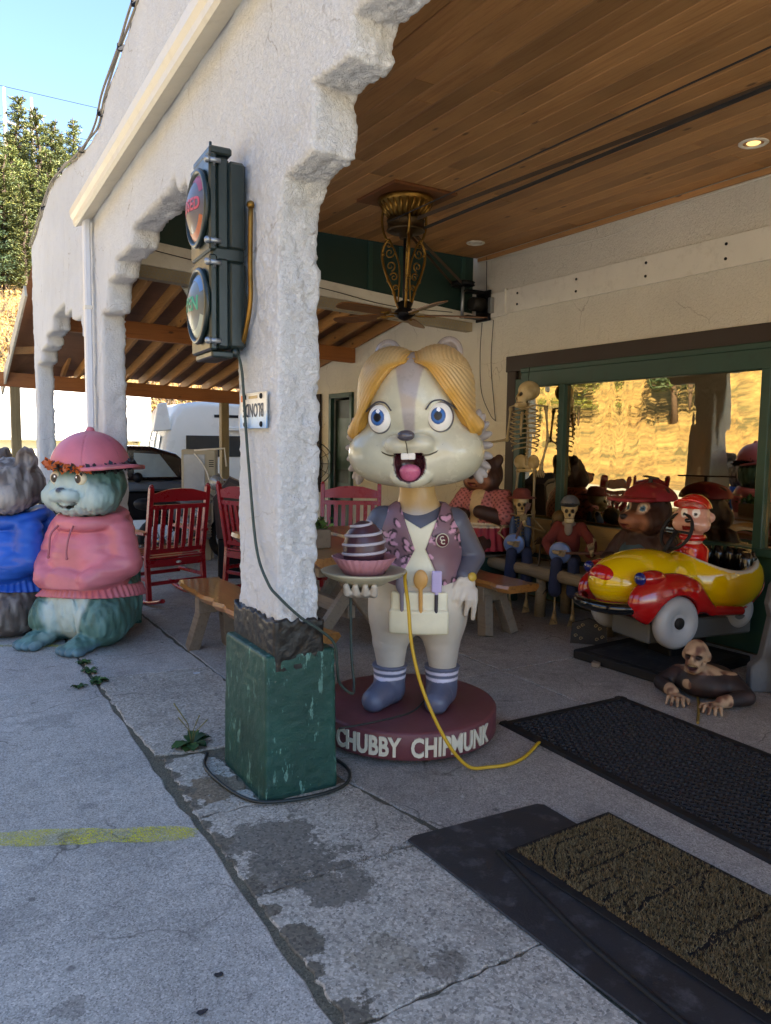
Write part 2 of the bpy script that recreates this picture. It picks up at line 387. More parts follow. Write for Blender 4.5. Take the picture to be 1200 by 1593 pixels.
def mat_stucco(name, base, dirt='8a6f4a', amt=.5, bs=1., warm=0.):
    if name in MATS: return MATS[name]
    m, nt, b = newmat(name); v = coords(nt, space='World')
    a = noise(nt, v, 9*bs, 7, .62, .6); f = noise(nt, v, 55*bs, 5, .7, 1.); g = noise(nt, v, 1.2, 5)
    vs = coords(nt, (7, 7, 1.2), 'World'); streak = noise(nt, vs, 3.2, 6, .7)
    c = mix(nt, 1., base, ramp(nt, g, [(.3, .9), (.7, 1.04)]), 'MULTIPLY')
    c = mix(nt, ramp(nt, streak, [(.58, 0.), (.8, amt*.5)]), c, dirt)
    c = mix(nt, ramp(nt, f, [(.16, amt), (.34, 0.)]), c, '6b5236'); c = mix(nt, crack(nt, v, 1.6, .007, .55), c, '8a7a62')
    nt.links.new(c, b.inputs['Base Color']); b.inputs['Roughness'].default_value = .85
    h = mix(nt, .6, a, f); bumpn(nt, b, h, 1., .03); MATS[name] = m; return m
ms_white = mat_stucco('white stucco', 'e4e4e3', amt=.5)
ms_cream = mat_stucco('cream stucco', 'e8e2d3', '6b5233', amt=.5, bs=.8)
m_white = M('white painted board', 'e6e1d4', .5, .08, 4, .1, 40, dirt=.25, dirtcol='8d7d62')
m_green = M('dark green paint', '1d4a3a', .45, .2, 5, .3, 50, dirt=.25, dirtcol='0c1a14')
m_gdark = M('bottle green trim', '22443a', .5, .2, 5, .2, 60, dirt=.3, dirtcol='171d19')
m_brownt = M('dark brown trim', '3a2e27', .7, .25, 5, .25, 60)
m_black = M('black rubber', '17181a', .65, .25, 8, .3, 140, spec=.35, dirt=.2, dirtcol='3d3c3a')
m_iron = M('black iron', '15151a', .5, .2, 8, .15, 90, metal=.6)
m_brass = M('aged brass', '8d6a30', .38, .35, 14, .2, 80, metal=.9, dirt=.35, dirtcol='2a1f10')
m_steel = M('galvanised steel', '9a9d9f', .4, .15, 10, .1, 60, metal=.85)
w_ceil = wood('pine ceiling', 'ad7747', 'cb985f', 1, .55, objvar=.32)
w_raft = wood('new lumber', 'a0672f', 'c08a4a', 1, .65, objvar=.18)
w_ply = wood('plywood deck', '6d4a30', '825b3c', 0, .75, .5, objvar=.05)
w_post = wood('treated post', '7c6a45', '96825a', 2, .75, objvar=.1)
w_slab = wood('varnished slab', '6e4220', 'a0692f', 1, .3, coat=.5, objvar=.1)
w_grey = wood('weathered lumber', '6b5c4c', '8d7d69', 1, .8, objvar=.15, grey=.6)

# ================================================================ ground, road, far hills
def hill(x, y):
    s = lambda a: max(0., a)
    h = .42*s(y-33)-.12*s(y-110) if x < 40 else .42*s(y-33)
    if x > 5: h = max(h, min(.55*s(y-23)*min(1, (x-5)/4), 3.2))
    hx = .52*s(-x-21); h = max(h, hx)
    return min(h, 60)+ (mnoise.noise((x*.07, y*.07, 0))*1.6+mnoise.noise((x*.2, y*.2, 3))*.5)*min(1, h/4)
mb = MB()
xs = [-160+4*i for i in range(35)]+[-20+2*i for i in range(31)]+[42+6*i for i in range(14)]
ys = [-80+5*i for i in range(20)]+[20+2.2*i for i in range(58)]+[150+8*i for i in range(8)]
for y in ys:
    for x in xs: mb.v.append((x, y, hill(x, y)-.16))
nx = len(xs)
mb.f = [(j*nx+i, j*nx+i+1, (j+1)*nx+i+1, (j+1)*nx+i) for j in range(len(ys)-1) for i in range(nx-1)]; mb.sm = [True]*len(mb.f); mb.mi = [0]*len(mb.f)
m_hill, nt, b = newmat('dry grass hillside'); v = coords(nt, space='World')
n1 = noise(nt, v, .13, 7, .65); n2 = noise(nt, v, 1.4, 6, .7)
c = ramp(nt, n1, [(.34, '5d4428'), (.44, '806534'), (.58, '8d7442'), (.7, '4d4c28')])
c = mix(nt, 1., c, ramp(nt, n2, [(.34, .42), (.66, 1.35)]), 'MULTIPLY'); c = mix(nt, ramp(nt, noise(nt, v, .55, 6, .7), [(.52, 0.), (.62, .8)]), c, '3a3a1c'); nt.links.new(c, b.inputs['Base Color']); b.inputs['Roughness'].default_value = 1
bumpn(nt, b, n2, 1., .3)
tag(mb.build('ground', m_hill, fix=False), kind='structure')
m_asph = M('asphalt', '8b8983', .9, .2, 2, .6, 160, space='World')
mb = MB(); mb.add([(-13, -80, -.13), (-3.6, -80, -.13), (-3.6, 60, -.13), (-13, 60, -.13)], [(0, 1, 2, 3)]); tag(mb.build('road', m_asph, fix=False), kind='structure')
mb = MB(); mb.add([(-3.6, 13, -.11), (30, 13, -.11), (30, 23, -.11), (-3.6, 23, -.11)], [(0, 1, 2, 3)]); tag(mb.build('parking_lot', m_asph, fix=False), kind='structure')

# ---------------------------------------------------------------- sidewalk slabs and porch floor
def slab(poly, mat, parent, jag=.006, z=0., ch=.008, name='slab', seed=0, thick=.07, step=.09):
    rr = random.Random(seed); pts = []
    n = len(poly)
    for i in range(n):
        a = Vector(poly[i]); b2 = Vector(poly[(i+1) % n]); L = (b2-a).length; k = max(1, int(L/step)) if L < 6 else max(1, int(L/.25)); nn = Vector((-(b2-a).y, (b2-a).x)).normalized()
        for j in range(k):
            t = j/k; amp = jag*(1 if j else .4)
            pts.append(a.lerp(b2, t)+nn*rr.uniform(-amp, amp)*1.4)
    k = len(pts); ctr = sum(pts, Vector((0, 0)))/k
    ins = []
    for i in range(k):
        t = (pts[(i+1) % k]-pts[i-1]).normalized(); nn = Vector((-t.y, t.x)); ins.append(pts[i]+nn*ch)
    mb = MB(); mb.add([(p.x, p.y, z) for p in ins]+[(p.x, p.y, z-ch*.9) for p in pts]+[(p.x, p.y, z-thick) for p in pts],
           [tuple(range(k))]+[(k+i, k+(i+1) % k, (i+1) % k, i) for i in range(k)]+[(2*k+i, 2*k+(i+1) % k, k+(i+1) % k, k+i) for i in range(k)])
    return mb.build(name, mat, parent, fix=False)
mb = MB(); mb.add([(-3.55, -6, -.007), (5.3, -6, -.007), (5.3, 13, -.007), (-3.55, 13, -.007)], [(0, 1, 2, 3)])
soil = tag(mb.build('soil_bed', mc_soil, fix=False), kind='structure')
sw = bpy.data.objects.new('sidewalk', None); COL.objects.link(sw); tag(sw, kind='structure')
E_ = .905
yj = [-5.9, -2.2, 1.15, 4.92, 8.1, 12.9]
edges = {0: [], 1: [], 2: [(.89, 1.2), (.895, 1.69), (.9, 2.36), (.905, 2.8), (.893, 3.19), (.9, 3.62), (.905, 4.3), (.905, 4.9)], 3: [], 4: []}
for i in range(5):
    y0, y1 = yj[i]+.008, yj[i+1]-.008
    right = [(E_, y0), (E_, y1)] if not edges[i] else [(E_, y0)]+edges[i][1:-1]+[(E_, y1)]
    slab([(-3.4, y0)]+right+[(-3.4, y1)], mc_side, sw, .007, seed=i, name='slab')
kerb = MB(); kerb.cbox((-3.5, 3.5, -.07), (.16, 19, .2), .02); kerb.build('kerb', mc_side, sw)
pv = bpy.data.objects.new('porch_floor', None); COL.objects.link(pv); tag(pv, kind='structure')
# broken strip between the sidewalk and the porch floor
slab([(.925, -5), (1.62, -5), (1.6, 1.648), (1.04, 1.642), (.925, 1.64)], mc_strip, pv, .005, z=.002, ch=.004, seed=11, step=.03)
slab([(.925, 1.652), (1.6, 1.658), (1.7, 2.335), (1.36, 2.338), (.925, 2.32)], mc_strip, pv, .006, z=.003, ch=.004, seed=12, step=.03)
slab([(.925, 2.33), (1.4, 2.347), (1.72, 2.344), (1.61, 2.95), (1.15, 2.955), (.925, 2.95)], mc_strip, pv, .007, z=.001, ch=.004, seed=13, step=.03)
slab([(.93, 2.965), (1.2, 2.965), (1.2, 3.45), (1.14, 3.6), (.96, 3.6)], mc_strip, pv, .01, z=.0, ch=.005, seed=14, step=.03)
slab([(.935, 3.67), (1.1, 3.63), (1.62, 3.56), (1.635, 4.965), (.925, 5.06), (.92, 4.3)], mc_strip, pv, .007, z=.003, ch=.004, seed=15, step=.04)
slab([(.92, 5.08), (1.63, 4.98), (1.62, 6.6), (.92, 6.6)], mc_side, pv, .008, z=.0, seed=16)
slab([(.92, 6.63), (1.62, 6.63), (1.64, 12.9), (.92, 12.9)], mc_side, pv, .008, z=.0, seed=17)
px = [1.64, 3.35, 5.28]; py = [-5.0, .6, 3.93, 6.9, 9.9, 12.9]
for i in range(5):
    for j in range(2):
        x0 = px[j]+.006; y0 = py[i]+.006; x1 = px[j+1]-.006; y1 = py[i+1]-.006
        if j == 0 and i == 1: poly = [(x0-.02, y0), (x1, y0), (x1, y1), (x0, y1), (x0-.03, 2.98), (x0+.1, 2.36), (x0+.02, 1.66)]
        else: poly = [(x0, y0), (x1, y0), (x1, y1), (x0, y1)]
        slab(poly, mc_porch, pv, .004, z=.0, ch=.005, seed=30+i*2+j)
# faint sprayed yellow lines on the sidewalk
m_yel, nt, b = newmat('sprayed yellow paint'); v = coords(nt, space='World')
b.inputs['Base Color'].default_value = (*lin('d8cf3a'), 1); b.inputs['Roughness'].default_value = .8
a1 = noise(nt, v, 170, 3, .8); a2 = noise(nt, v, 7, 3)
al = math2(nt, 'MULTIPLY', ramp(nt, a1, [(.42, 0.), (.58, 1.)]), ramp(nt, a2, [(.3, .25), (.6, .95)])); nt.links.new(al, b.inputs['Alpha'])
def paint_line(p, q, wd, nseg=24, seed=0):
    rr = random.Random(seed); mb = MB(); p = Vector(p); q = Vector(q); d = (q-p).normalized(); n = Vector((-d.y, d.x)); vs = []
    for i in range(nseg+1):
        c = p.lerp(q, i/nseg); e = wd*(.5+rr.uniform(-.12, .12)); s = .6 if i in (0, nseg) else 1
        vs += [(c.x+n.x*e*s, c.y+n.y*e*s, .004), (c.x-n.x*e*s, c.y-n.y*e*s, .004)]
    mb.add(vs, [(2*i, 2*i+1, 2*i+3, 2*i+2) for i in range(nseg)]); o = mb.build('paint_line', m_yel, sw, fix=False); return o
paint_line((-.9, 3.722), (.885, 2.837), .105); paint_line((.3, 6.29), (.9, 5.97), .05)

# ================================================================ the stucco building with its porch
B = thing('porch_building', 'white stucco shopfront with stepped arches and a deep open porch', 'building')
FX0, FX1 = 1.28, 1.47
arch = [(10.6, 0), (10.6, 3.4), (10.56, 3.86), (9.95, 3.95), (9.35, 4.05), (8.7, 4.14), (8.0, 4.08), (7.37, 3.98), (6.79, 3.93), (6.4, 3.93), (6.15, 4.06), (5.62, 4.16), (5.16, 4.28), (4.2, 4.42), (3, 4.52), (1, 4.56), (-4.2, 4.56), (-4.2, 0),
        (-3.75, 0), (-3.75, 2.6), (-3.4, 2.62), (-3.4, 3.0), (-1.2, 3.0), (-1.2, 2.6), (-.85, 2.6), (-.8, 0), (-.3, 0), (-.28, 2.59), (0, 2.6), (0, 2.84), (.3, 2.83), (.3, 2.98), (.6, 2.97), (.62, 3.09), (2.0, 3.1), (2.02, 2.99), (2.14, 2.97), (2.36, 2.965), (2.38, 2.83), (2.645, 2.85), (2.65, 2.615), (2.9, 2.59), (2.955, 2.5), (2.97, 0),
        (3.42, 0), (3.43, 2.55), (3.66, 2.56), (3.66, 2.72), (3.95, 2.73), (3.96, 2.85), (4.2, 2.86), (4.22, 2.93), (4.37, 2.91), (4.42, 3.02), (4.5, 2.965), (5.44, 2.955), (5.46, 2.845), (5.94, 2.84), (5.96, 2.73), (6.23, 2.725), (6.25, 2.515), (6.47, 2.52), (6.48, 0),
        (6.95, 0), (6.96, 2.4), (7.3, 2.42), (7.32, 2.6), (7.8, 2.64), (7.81, 2.74), (8.2, 2.73), (8.21, 2.85), (9.0, 2.83), (9.05, 2.69), (9.51, 2.685), (9.53, 2.57), (9.96, 2.56), (9.98, 2.43), (10.33, 2.416), (10.35, 0)]
APT = np.array(arch)
def poly_sdf(Q):
    d = np.full(len(Q), 1e9); s = np.ones(len(Q)); n = len(APT); j = n-1
    for i in range(n):
        e = APT[j]-APT[i]; w_ = Q-APT[i]; t = np.clip((w_ @ e)/(e @ e), 0, 1); b_ = w_-e*t[:, None]; d = np.minimum(d, (b_*b_).sum(1))
        c1 = Q[:, 1] >= APT[i, 1]; c2 = Q[:, 1] < APT[j, 1]; c3 = e[0]*w_[:, 1] > e[1]*w_[:, 0]
        s = np.where((c1 & c2 & c3) | (~c1 & ~c2 & ~c3), -s, s); j = i
    return s*np.sqrt(d)
def facade_f(P):
    d2 = poly_sdf(P[:, 1:]); dx = np.abs(P[:, 0]-(FX0+FX1)/2)-(FX1-FX0)/2; r = .02
    q = np.stack([d2+r, dx+r], 1); d = np.linalg.norm(np.maximum(q, 0), axis=1)+np.minimum(q.max(1), 0)-r
    near = np.clip(1-np.abs(d)/.05, 0, 1)
    inn = np.clip((P[:, 0]-FX0-.03)/.08, 0, 1)      # the reveals are rougher than the street face
    return d+near*(vnoise(P, 7, 1)*.014+vnoise(P*np.array([1, 1, .7]), 26, 2)*(.012+.010*inn)+vnoise(P, 58, 3)*(.010+.012*inn))
blob('facade_wall', facade_f, (1.21, 1.95, .02), (1.54, 3.66, 3.25), .0125, ms_white, B)
for (y0, y1, z0, z1) in ((3.63, 10.72, .02, 4.4), (-4.3, 1.98, .02, 4.65), (1.94, 3.67, 3.2, 4.65)):
    blob('facade_wall', facade_f, (1.2, y0, z0), (1.55, y1, z1), .03, ms_white, B)
# column plinths: green block below a band of black tar
m_tar = M('black tar', '141110', .42, .4, 9, .6, 70, dirt=.5, dirtcol='5a4226', space='World')
m_gblock, nt, b = newmat('chipped green masonry paint'); v = coords(nt, space='World'); v2 = coords(nt, (10, 10, 3.2), 'World')
c = mix(nt, ramp(nt, noise(nt, v, 4, 5), [(.3, 0.), (.7, 1.)]), '11382f', '1a4a3e'); c = mix(nt, ramp(nt, noise(nt, v2, 2.6, 7, .7), [(.58, 0.), (.63, .7)]), c, '6f9a8c')
c = mix(nt, ramp(nt, noise(nt, v, 17, 8, .75), [(.66, 0.), (.7, .8)]), c, '8f8878'); c = mix(nt, ramp(nt, noise(nt, v, 6, 8, .7), [(.55, 0.), (.75, .5)]), c, '10201b')
nt.links.new(c, b.inputs['Base Color']); b.inputs['Roughness'].default_value = .5; bumpn(nt, b, mix(nt, .6, noise(nt, v, 28, 6, .6), noise(nt, v, 110, 3)), .45, .008)
def plinth(yc, h=.011, hh=.225):
    def f(P):
        q = P.copy(); k = 1+.05*np.clip((.62-P[:, 2])/.62, 0, 1); q[:, 0] = 1.39+(P[:, 0]-1.39)/k; q[:, 1] = yc+(P[:, 1]-yc)/k
        d = rbox((1.385, yc, .29), (.165, hh+.02, .345), .01)(q)
        return d+vnoise(P, 5, 5)*.006+vnoise(P, 45, 6)*.004
    blob('column_base', f, (1.12, yc-hh-.15, -.05), (1.66, yc+hh+.15, .72), h, m_gblock, B)
    def g(P):
        d = rbox((1.375, yc, .68), (.119, hh+.02, .17), .01)(P)
        top = .78+vnoise(P*np.array([1, 1, .2]), 9, 8)*.04+vnoise(P*np.array([1, 1, .3]), 38, 12)*.035
        return np.maximum(d+vnoise(P, 40, 10)*.005, P[:, 2]-top)
    blob('tar_band', g, (1.22, yc-hh-.1, .56), (1.55, yc+hh+.1, .86), h*.8, m_tar, B)
plinth(3.195); plinth(6.71, .03); plinth(10.47, .03, .13)
XB = 5.3
# back wall around the shop window and the door
def wall_piece(y0, y1, z0, z1, x0=XB, x1=XB+.16, mat=None, nm='back_wall'):
    mb = MB(); mb.box(((x0+x1)/2, (y0+y1)/2, (z0+z1)/2), (x1-x0, y1-y0, z1-z0)); mb.build(nm, mat or ms_cream, B)
WY0, WY1, WZ0, WZ1 = -.2, 6.12, .74, 2.34
wall_piece(-4.2, 11.6, WZ1, 3.6); wall_piece(WY1, 9.6, 0, WZ1); wall_piece(10.28, 11.6, 0, WZ1); wall_piece(-4.2, WY0, 0, WZ1)
wall_piece(WY0, WY1, 0, WZ0, XB+.02, XB+.16, m_gdark); wall_piece(9.6, 10.28, 2.2, WZ1)
# shop interior, the building behind, and an unseen block added for shade
m_int = M('shop interior wall', '6b4a2a', .8, .3, 1.5, 0)
mb = MB(); mb.box((10.2, 3.7, 2.3), (.2, 15.8, 4.6)); mb.box((7.75, 11.5, 2.3), (4.6, .2, 4.6)); mb.box((7.75, -4.1, 2.3), (4.6, .2, 4.6)); mb.build('outer_wall', ms_cream, B)
mb = MB(); mb.box((7.8, 3.7, .01), (4.6, 15.4, .02)); mb.box((9.2, 3.7, 1.6), (.1, 15, 3.2)); mb.build('interior', m_int, B)
m_roof = M('roof felt', '5c564e', .9, .2, 3, .3, 60)
mb = MB(); mb.box((3.38, 1.35, 3.66), (3.8, 11.0, .16)); mb.box((7.85, 3.7, 4.5), (4.9, 15.8, .2)); mb.box((10.6, 9.2, 3.75), (7.2, 4.7, 7.5)); mb.box((5.42, 3.7, 4.0), (.2, 15.8, .8)); mb.build('roof', m_roof, B)  # tallest box is an unseen rear block, added to shade the camper van
# ceiling boards
y_lo, y_hi, pw = -4.1, 6.84, .1355
k = 0; x = FX1+.005; rr = random.Random(5)
while x < XB-.02:
    y = y_lo; x2 = min(x+pw, XB-.002)
    while y < y_hi-.01:
        L = rr.choice((1.8, 2.4, 3.0, 3.6))*rr.uniform(.85, 1.1); y2 = min(y+L, y_hi)
        if y_hi-y2 < .5: y2 = y_hi
        if k or True:
            mb = MB(); mb.cbox((0, 0, 0), (x2-x-.004, y2-y-.003, .018), .007); mb.build('ceiling_board', w_ceil, B, ((x+x2)/2, (y+y2)/2, 3.559+rr.uniform(-.0015, .0015)), fix=False)
        y = y2; k += 1
    x = x2
mb = MB(); mb.cbox((XB-.012, 1.3, 3.52), (.02, 11, .045), .004); mb.build('ceiling_trim', w_ceil, B)
# white fascia on the back wall, end block, bolts
mb = MB(); mb.cbox((XB-.012, 1.2, 3.01), (.024, 10.2, .24), .004); mb.build('fascia_board', m_white, B)
mb = MB(); mb.cbox((XB-.014, 6.52, 3.0), (.028, .4, .25), .004); mb.build('fascia_board', m_white, B)
mb = MB(); mb.cbox((XB-.02, 6.31, 3.01), (.04, .03, .27), .004); mb.build('fascia_board', m_white, B)
for y in (6.12, 5.3, 4.5, 3.75):
    for z in (2.96, 3.07):
        mb = MB(); mb.lathe([(.012, 0), (.012, .006), (.008, .01)], 8, (XB-.024, y, z), (0, -math.pi/2, 0)); mb.build('bolt', m_iron, B)
mb = MB(); mb.tube(bez([(XB-.02, 6.8, 3.5), (XB-.02, 5.9, 3.44), (XB-.02, 5.0, 3.38), (XB-.02, 4.55, 3.42), (XB-.02, 4.1, 3.47), (XB-.02, 2.5, 3.49)]), .006, 6); mb.build('wall_cable', m_white, B)
# cross beam and green gable at the far end of the porch
ftop = lambda x: 3.27-.081*(x-1.47); fbot = lambda x: 2.945-.045*(x-1.47)
mb = MB(); mb.add([(x, y, z) for y in (6.87, 7.02) for x, z in ((1.47, 3.05), (5.3, 2.87), (5.3, ftop(5.3)), (1.47, ftop(1.47)))], [(0, 1, 2, 3), (4, 7, 6, 5), (0, 4, 5, 1), (3, 2, 6, 7), (0, 3, 7, 4), (1, 5, 6, 2)]); mb.build('cross_beam', m_white, B)
mb = MB(); mb.add([(x, y, z) for y in (6.89, 7.0) for x, z in ((1.47, fbot(1.47)), (5.3, fbot(5.3)), (5.3, 2.868), (1.47, 3.048))], [(0, 1, 2, 3), (4, 7, 6, 5), (0, 4, 5, 1), (3, 2, 6, 7), (0, 3, 7, 4), (1, 5, 6, 2)]); mb.build('lower_beam', M('greyed beam', 'a89a80', .8, .25, 4, .3, 40), B)
mb = MB(); mb.add([(1.46, 6.9, ftop(1.46)), (5.3, 6.9, ftop(5.3)), (5.3, 6.9, 3.6), (1.46, 6.9, 3.6)], [(0, 1, 2, 3)]); mb.add([(1.46, 6.98, ftop(1.46)), (5.3, 6.98, ftop(5.3)), (5.3, 6.98, 3.6), (1.46, 6.98, 3.6)], [(0, 3, 2, 1)]); mb.build('gable_panel', M('gable green', '16342b', .6, .2, 3, .1), B)
for x in (3.98, 4.35, 5.15):
    mb = MB(); mb.cbox((x, 6.885, (ftop(x)+3.55)/2), (.05, .022, 3.55-ftop(x)), .003); mb.build('gable_batten', m_gdark, B)
# chicken wire stapled over the lower beam
mb = MB(); s = .022
for r_ in range(7):
    for c_ in range(105):
        x = 1.6+c_*s*1.732+(s*.866 if r_ % 2 else 0); z = fbot(x)+.006+r_*s*1.5
        if z > 3.04-.047*(x-1.47) or x > 5.2: continue
        p = [(x+s*.95*math.sin(math.pi/3*q), 6.883, z+s*.95*math.cos(math.pi/3*q)) for q in range(6)]
        for q in range(3): mb.tube([p[q], p[q+1]], .0016, 3, cap=False)
tag(mb.build('chicken_wire', m_steel, B, fix=False), kind='stuff')
# gutter (falls towards the far end) and its downpipe
gp = [(1.277, 3.452), (1.17, 3.405), (1.152, 3.42), (1.148, 3.455), (1.128, 3.48), (1.124, 3.53), (1.135, 3.545), (1.277, 3.56)]
mb = MB(); gf = lambda u, v, d: (u, d, v-.04*(d-3.3)); mb.prism(gp, gf, -4.2, 6.86); mb.build('gutter', M('gutter enamel', 'ddd4bf', .4, .08, 5, .08, 40, dirt=.2, dirtcol='9a8a6a', space='World'), B)
mb = MB(); mb.cbox((1.225, 6.72, 1.66), (.055, .085, 3.3), .012); mb.build('downpipe', M('downpipe enamel', 'd9dbe0', .4, .1, 3, .1, 40), B)
for z in (2.6, 1.2):
    mb = MB(); mb.cbox((1.225, 6.72, z), (.062, .094, .03), .003); mb.build('pipe_strap', m_white, B)
# loose cables along the parapet edge
pp = [(y, z) for y, z in arch if z > 3.8 and y > 2.9]
rr = random.Random(12)
for q in range(3):
    mb = MB(); mb.tube(bez([(1.255+.02*q, y, z+.015+rr.uniform(-.03, .025)) for y, z in pp], 6), .009, 6); mb.build('parapet_cable', M('weathered cable', '8d8577', .7, .3), B, fix=False)
for y in (9.4, 8.2, 7.1, 6.3, 5.6, 5.2, 4.6):
    z = float(np.interp(y, [p[0] for p in pp[::-1]], [p[1] for p in pp[::-1]])); mb = MB(); mb.cbox((1.27, y, z+.01), (.05, .02, .05), .004); mb.build('cable_clip', m_iron, B)
# shop window
wn = MB(); t = .13
for (yc, zc, dy, dz) in ((2.96, WZ1+.02, 6.6, .16),): wn.cbox((XB-.01, yc, zc), (.05, dy, dz), .005)
wn.cbox((XB-.01, WY1+.05, 1.5), (.05, .13, 1.56), .005)
W = wn.build('window', m_brownt, B); W['label'] = 'wide shop window with brown surround and green sashes'
fr = MB(); fr.cbox((XB+.0, 2.9, WZ1-.14), (.07, 6.24, .18), .006); fr.cbox((XB-.005, 2.9, WZ0+.03), (.1, 6.24, .06), .006); fr.cbox((XB+.005, WY1-.06, 1.5), (.07, .1, 1.4), .006); fr.build('window_frame', m_gdark, W)
fr = MB(); fr.cbox((XB-.02, 2.9, WZ1-.06), (.05, 6.24, .05), .006); fr.build('window_head', m_gdark, W)
for y in (5.44, 3.365, 1.3):
    fr = MB(); fr.cbox((XB+.005, y, 1.48), (.07, .075, 1.4), .006); fr.build('mullion', m_gdark, W)
m_glass, nt, b = newmat('mirror film glass'); nt.nodes.remove(b); out = nt.nodes['Material Output']
v = coords(nt, (1, 1.2, .22), 'World'); wv = noise(nt, v, 2.2, 2, .4, .4)
gl = N(nt, 'BsdfGlossy', Roughness=.015); gl.inputs['Color'].default_value = (.92, .8, .52, 1); tr = N(nt, 'BsdfTransparent'); tr.inputs['Color'].default_value = (.5, .42, .3, 1)
bn = N(nt, 'Bump', Strength=.11, Distance=.05); nt.links.new(wv, bn.inputs['Height']); nt.links.new(bn.outputs[0], gl.inputs['Normal'])
ms = N(nt, 'MixShader'); ms.inputs[0].default_value = .56; nt.links.new(tr.outputs[0], ms.inputs[1]); nt.links.new(gl.outputs[0], ms.inputs[2]); nt.links.new(ms.outputs[0], out.inputs[0])
for (y0, y1) in ((5.478, 6.01), (3.403, 5.402), (1.338, 3.327), (-.2, 1.262)):
    mb = MB(); mb.box((XB+.02, (y0+y1)/2, 1.47), (.006, y1-y0, 1.46)); mb.build('pane', m_glass, W)
# door
D_ = MB()
for (yc, zc, dy, dz) in ((9.62, 1.1, .07, 2.2), (10.26, 1.1, .07, 2.2), (9.94, 2.2, .71, .07)): D_.cbox((XB-.01, yc, zc), (.06, dy, dz), .004)
Dr = D_.build('door', m_gdark, B)
mb = MB(); mb.cbox((XB+.07, 9.94, 1.08), (.04, .6, 2.12), .004); mb.build('door_leaf', M('door leaf', '12241e', .5, .2, 4, .1), Dr)
for zc in (.55, 1.5):
    mb = MB(); mb.cbox((XB+.045, 9.94, zc), (.012, .42, .75), .005); mb.build('door_panel', m_gdark, Dr)

# ================================================================ timber carport beyond the porch
cp = thing('carport', 'open timber carport with bare rafters past the stucco arches', 'carport', (0, 0, 0))
hz = lambda x: 2.36-.035*(x-1.3)          # header centre height
mb = MB(); mb.beam((.95, 12.5, hz(.95)), (9.5, 12.5, hz(9.5)), .09, .21, ch=.004); mb.build('header', wood('header lumber', '8a4f22', 'a8682f', 0, .6), cp)
for x in (1.24, 4.42, 7.6):
    mb = MB(); mb.cbox((x, 12.5, (hz(x)-.1)/2-.08), (.13, .13, hz(x)-.1+.16), .006); mb.build('post', w_post, cp)
slope = .172
for i, x in enumerate([2.12, 2.46, 2.8, 3.1, 3.44, 3.79, 4.15, 4.5, 4.87, 5.25]):
    za = hz(x)+.1+.07
    mb = MB(); mb.beam((x, 12.75, za-.25*slope), (x, 7.05, za+slope*5.45), .05, .14, ch=.004); mb.build('rafter', w_raft, cp, fix=False)
mb = MB(); vs = [(1.5, 12.85), (5.5, 12.85), (5.5, 7.05), (1.5, 7.05)]
zz = lambda x, y: hz(x)+.1+.145+(12.5-y)*slope
mb.add([(x, y, zz(x, y)) for x, y in vs]+[(x, y, zz(x, y)+.03) for x, y in vs], [(0, 3, 2, 1), (4, 5, 6, 7), (0, 1, 5, 4), (1, 2, 6, 5), (2, 3, 7, 6), (3, 0, 4, 7)]); mb.build('roof_deck', w_ply, cp)
mb = MB(); mb.beam((1.5, 9.6, 2.86), (5.3, 9.6, 2.74), .09, .2, ch=.004); mb.build('purlin', wood('header lumber', '8a4f22', 'a8682f', 0, .6), cp)
# steep barge board and its rafters on the street side
mb = MB(); mb.beam((1.09, 12.75, 2.22), (1.22, 10.72, 3.36), .03, .16, ch=.004); mb.build('barge_board', M('weathered white trim', 'cfc8b4', .7, .25, 8, .3, 40, dirt=.4, dirtcol='7a6a50'), cp)
mb = MB(); mb.beam((1.5, 12.7, 2.5), (1.5, 10.9, 3.45), .05, .14, ch=.004); mb.build('rafter', w_raft, cp)
mb = MB(); mb.beam((1.92, 12.7, 2.48), (1.92, 9.6, 3.6), .05, .14, ch=.004); mb.build('rafter', w_raft, cp)
mb = MB(); mb.add([(1.12, 12.8, 2.32), (2.2, 12.8, 2.5), (2.2, 10.0, 3.75), (1.3, 10.4, 3.75)], [(0, 1, 2, 3)]); mb.add([(1.12, 12.8, 2.35), (2.2, 12.8, 2.53), (2.2, 10.0, 3.78), (1.3, 10.4, 3.78)], [(0, 3, 2, 1)]); mb.build('overhang_deck', w_ply, cp)
mb = MB(); mb.beam((1.12, 11.9, 2.72), (1.9, 11.9, 2.8), .05, .1, ch=.003); mb.build('outrigger', w_raft, cp)
# steel bracket plate hanging below the near end
mb = MB(); mb.add([(2.02, 7.06, 3.05), (2.5, 7.06, 3.02), (2.32, 7.1, 2.62), (2.3, 7.06, 2.6)], [(0, 1, 2), (0, 2, 3)]); mb.build('bracket_plate', m_steel, cp)

# ================================================================ far low white building, trees, poles
wb = thing('white_building', 'long low sunlit white building with a ledge beyond the carport', 'building', (0, 0, 0))
m_wb = M('bright white render', 'e9e6dc', .8, .05, 2, .1); m_wb2 = M('pale cream render', 'e6dcae', .8, .06, 2, .1)
mb = MB(); mb.box((-1.5, 27, 2.2), (15.3, 6, 1.5)); mb.build('upper_wall', m_wb, wb)
mb = MB(); mb.box((-1.5, 27.02, .7), (15.2, 5.9, 1.5)); mb.build('lower_wall', m_wb2, wb)
mb = MB(); mb.box((-1.5, 27, 1.47), (15.5, 6.3, .07)); mb.build('ledge', M('grey ledge', '8e8c80', .7), wb)
for x in (-6, -3, 1.9):
    f = MB(); f.box((x, 24.03, .55), (.9, .06, .7)); f = f.build('window', m_white, wb); g = MB(); g.box((x, 23.99, .55), (.76, .02, .56)); g.build('pane', M('dark pane', '141a1c', .1, .1), f)
m_bark = M('pine bark', '4b3a2c', .9, .3, 8, .6, 30)
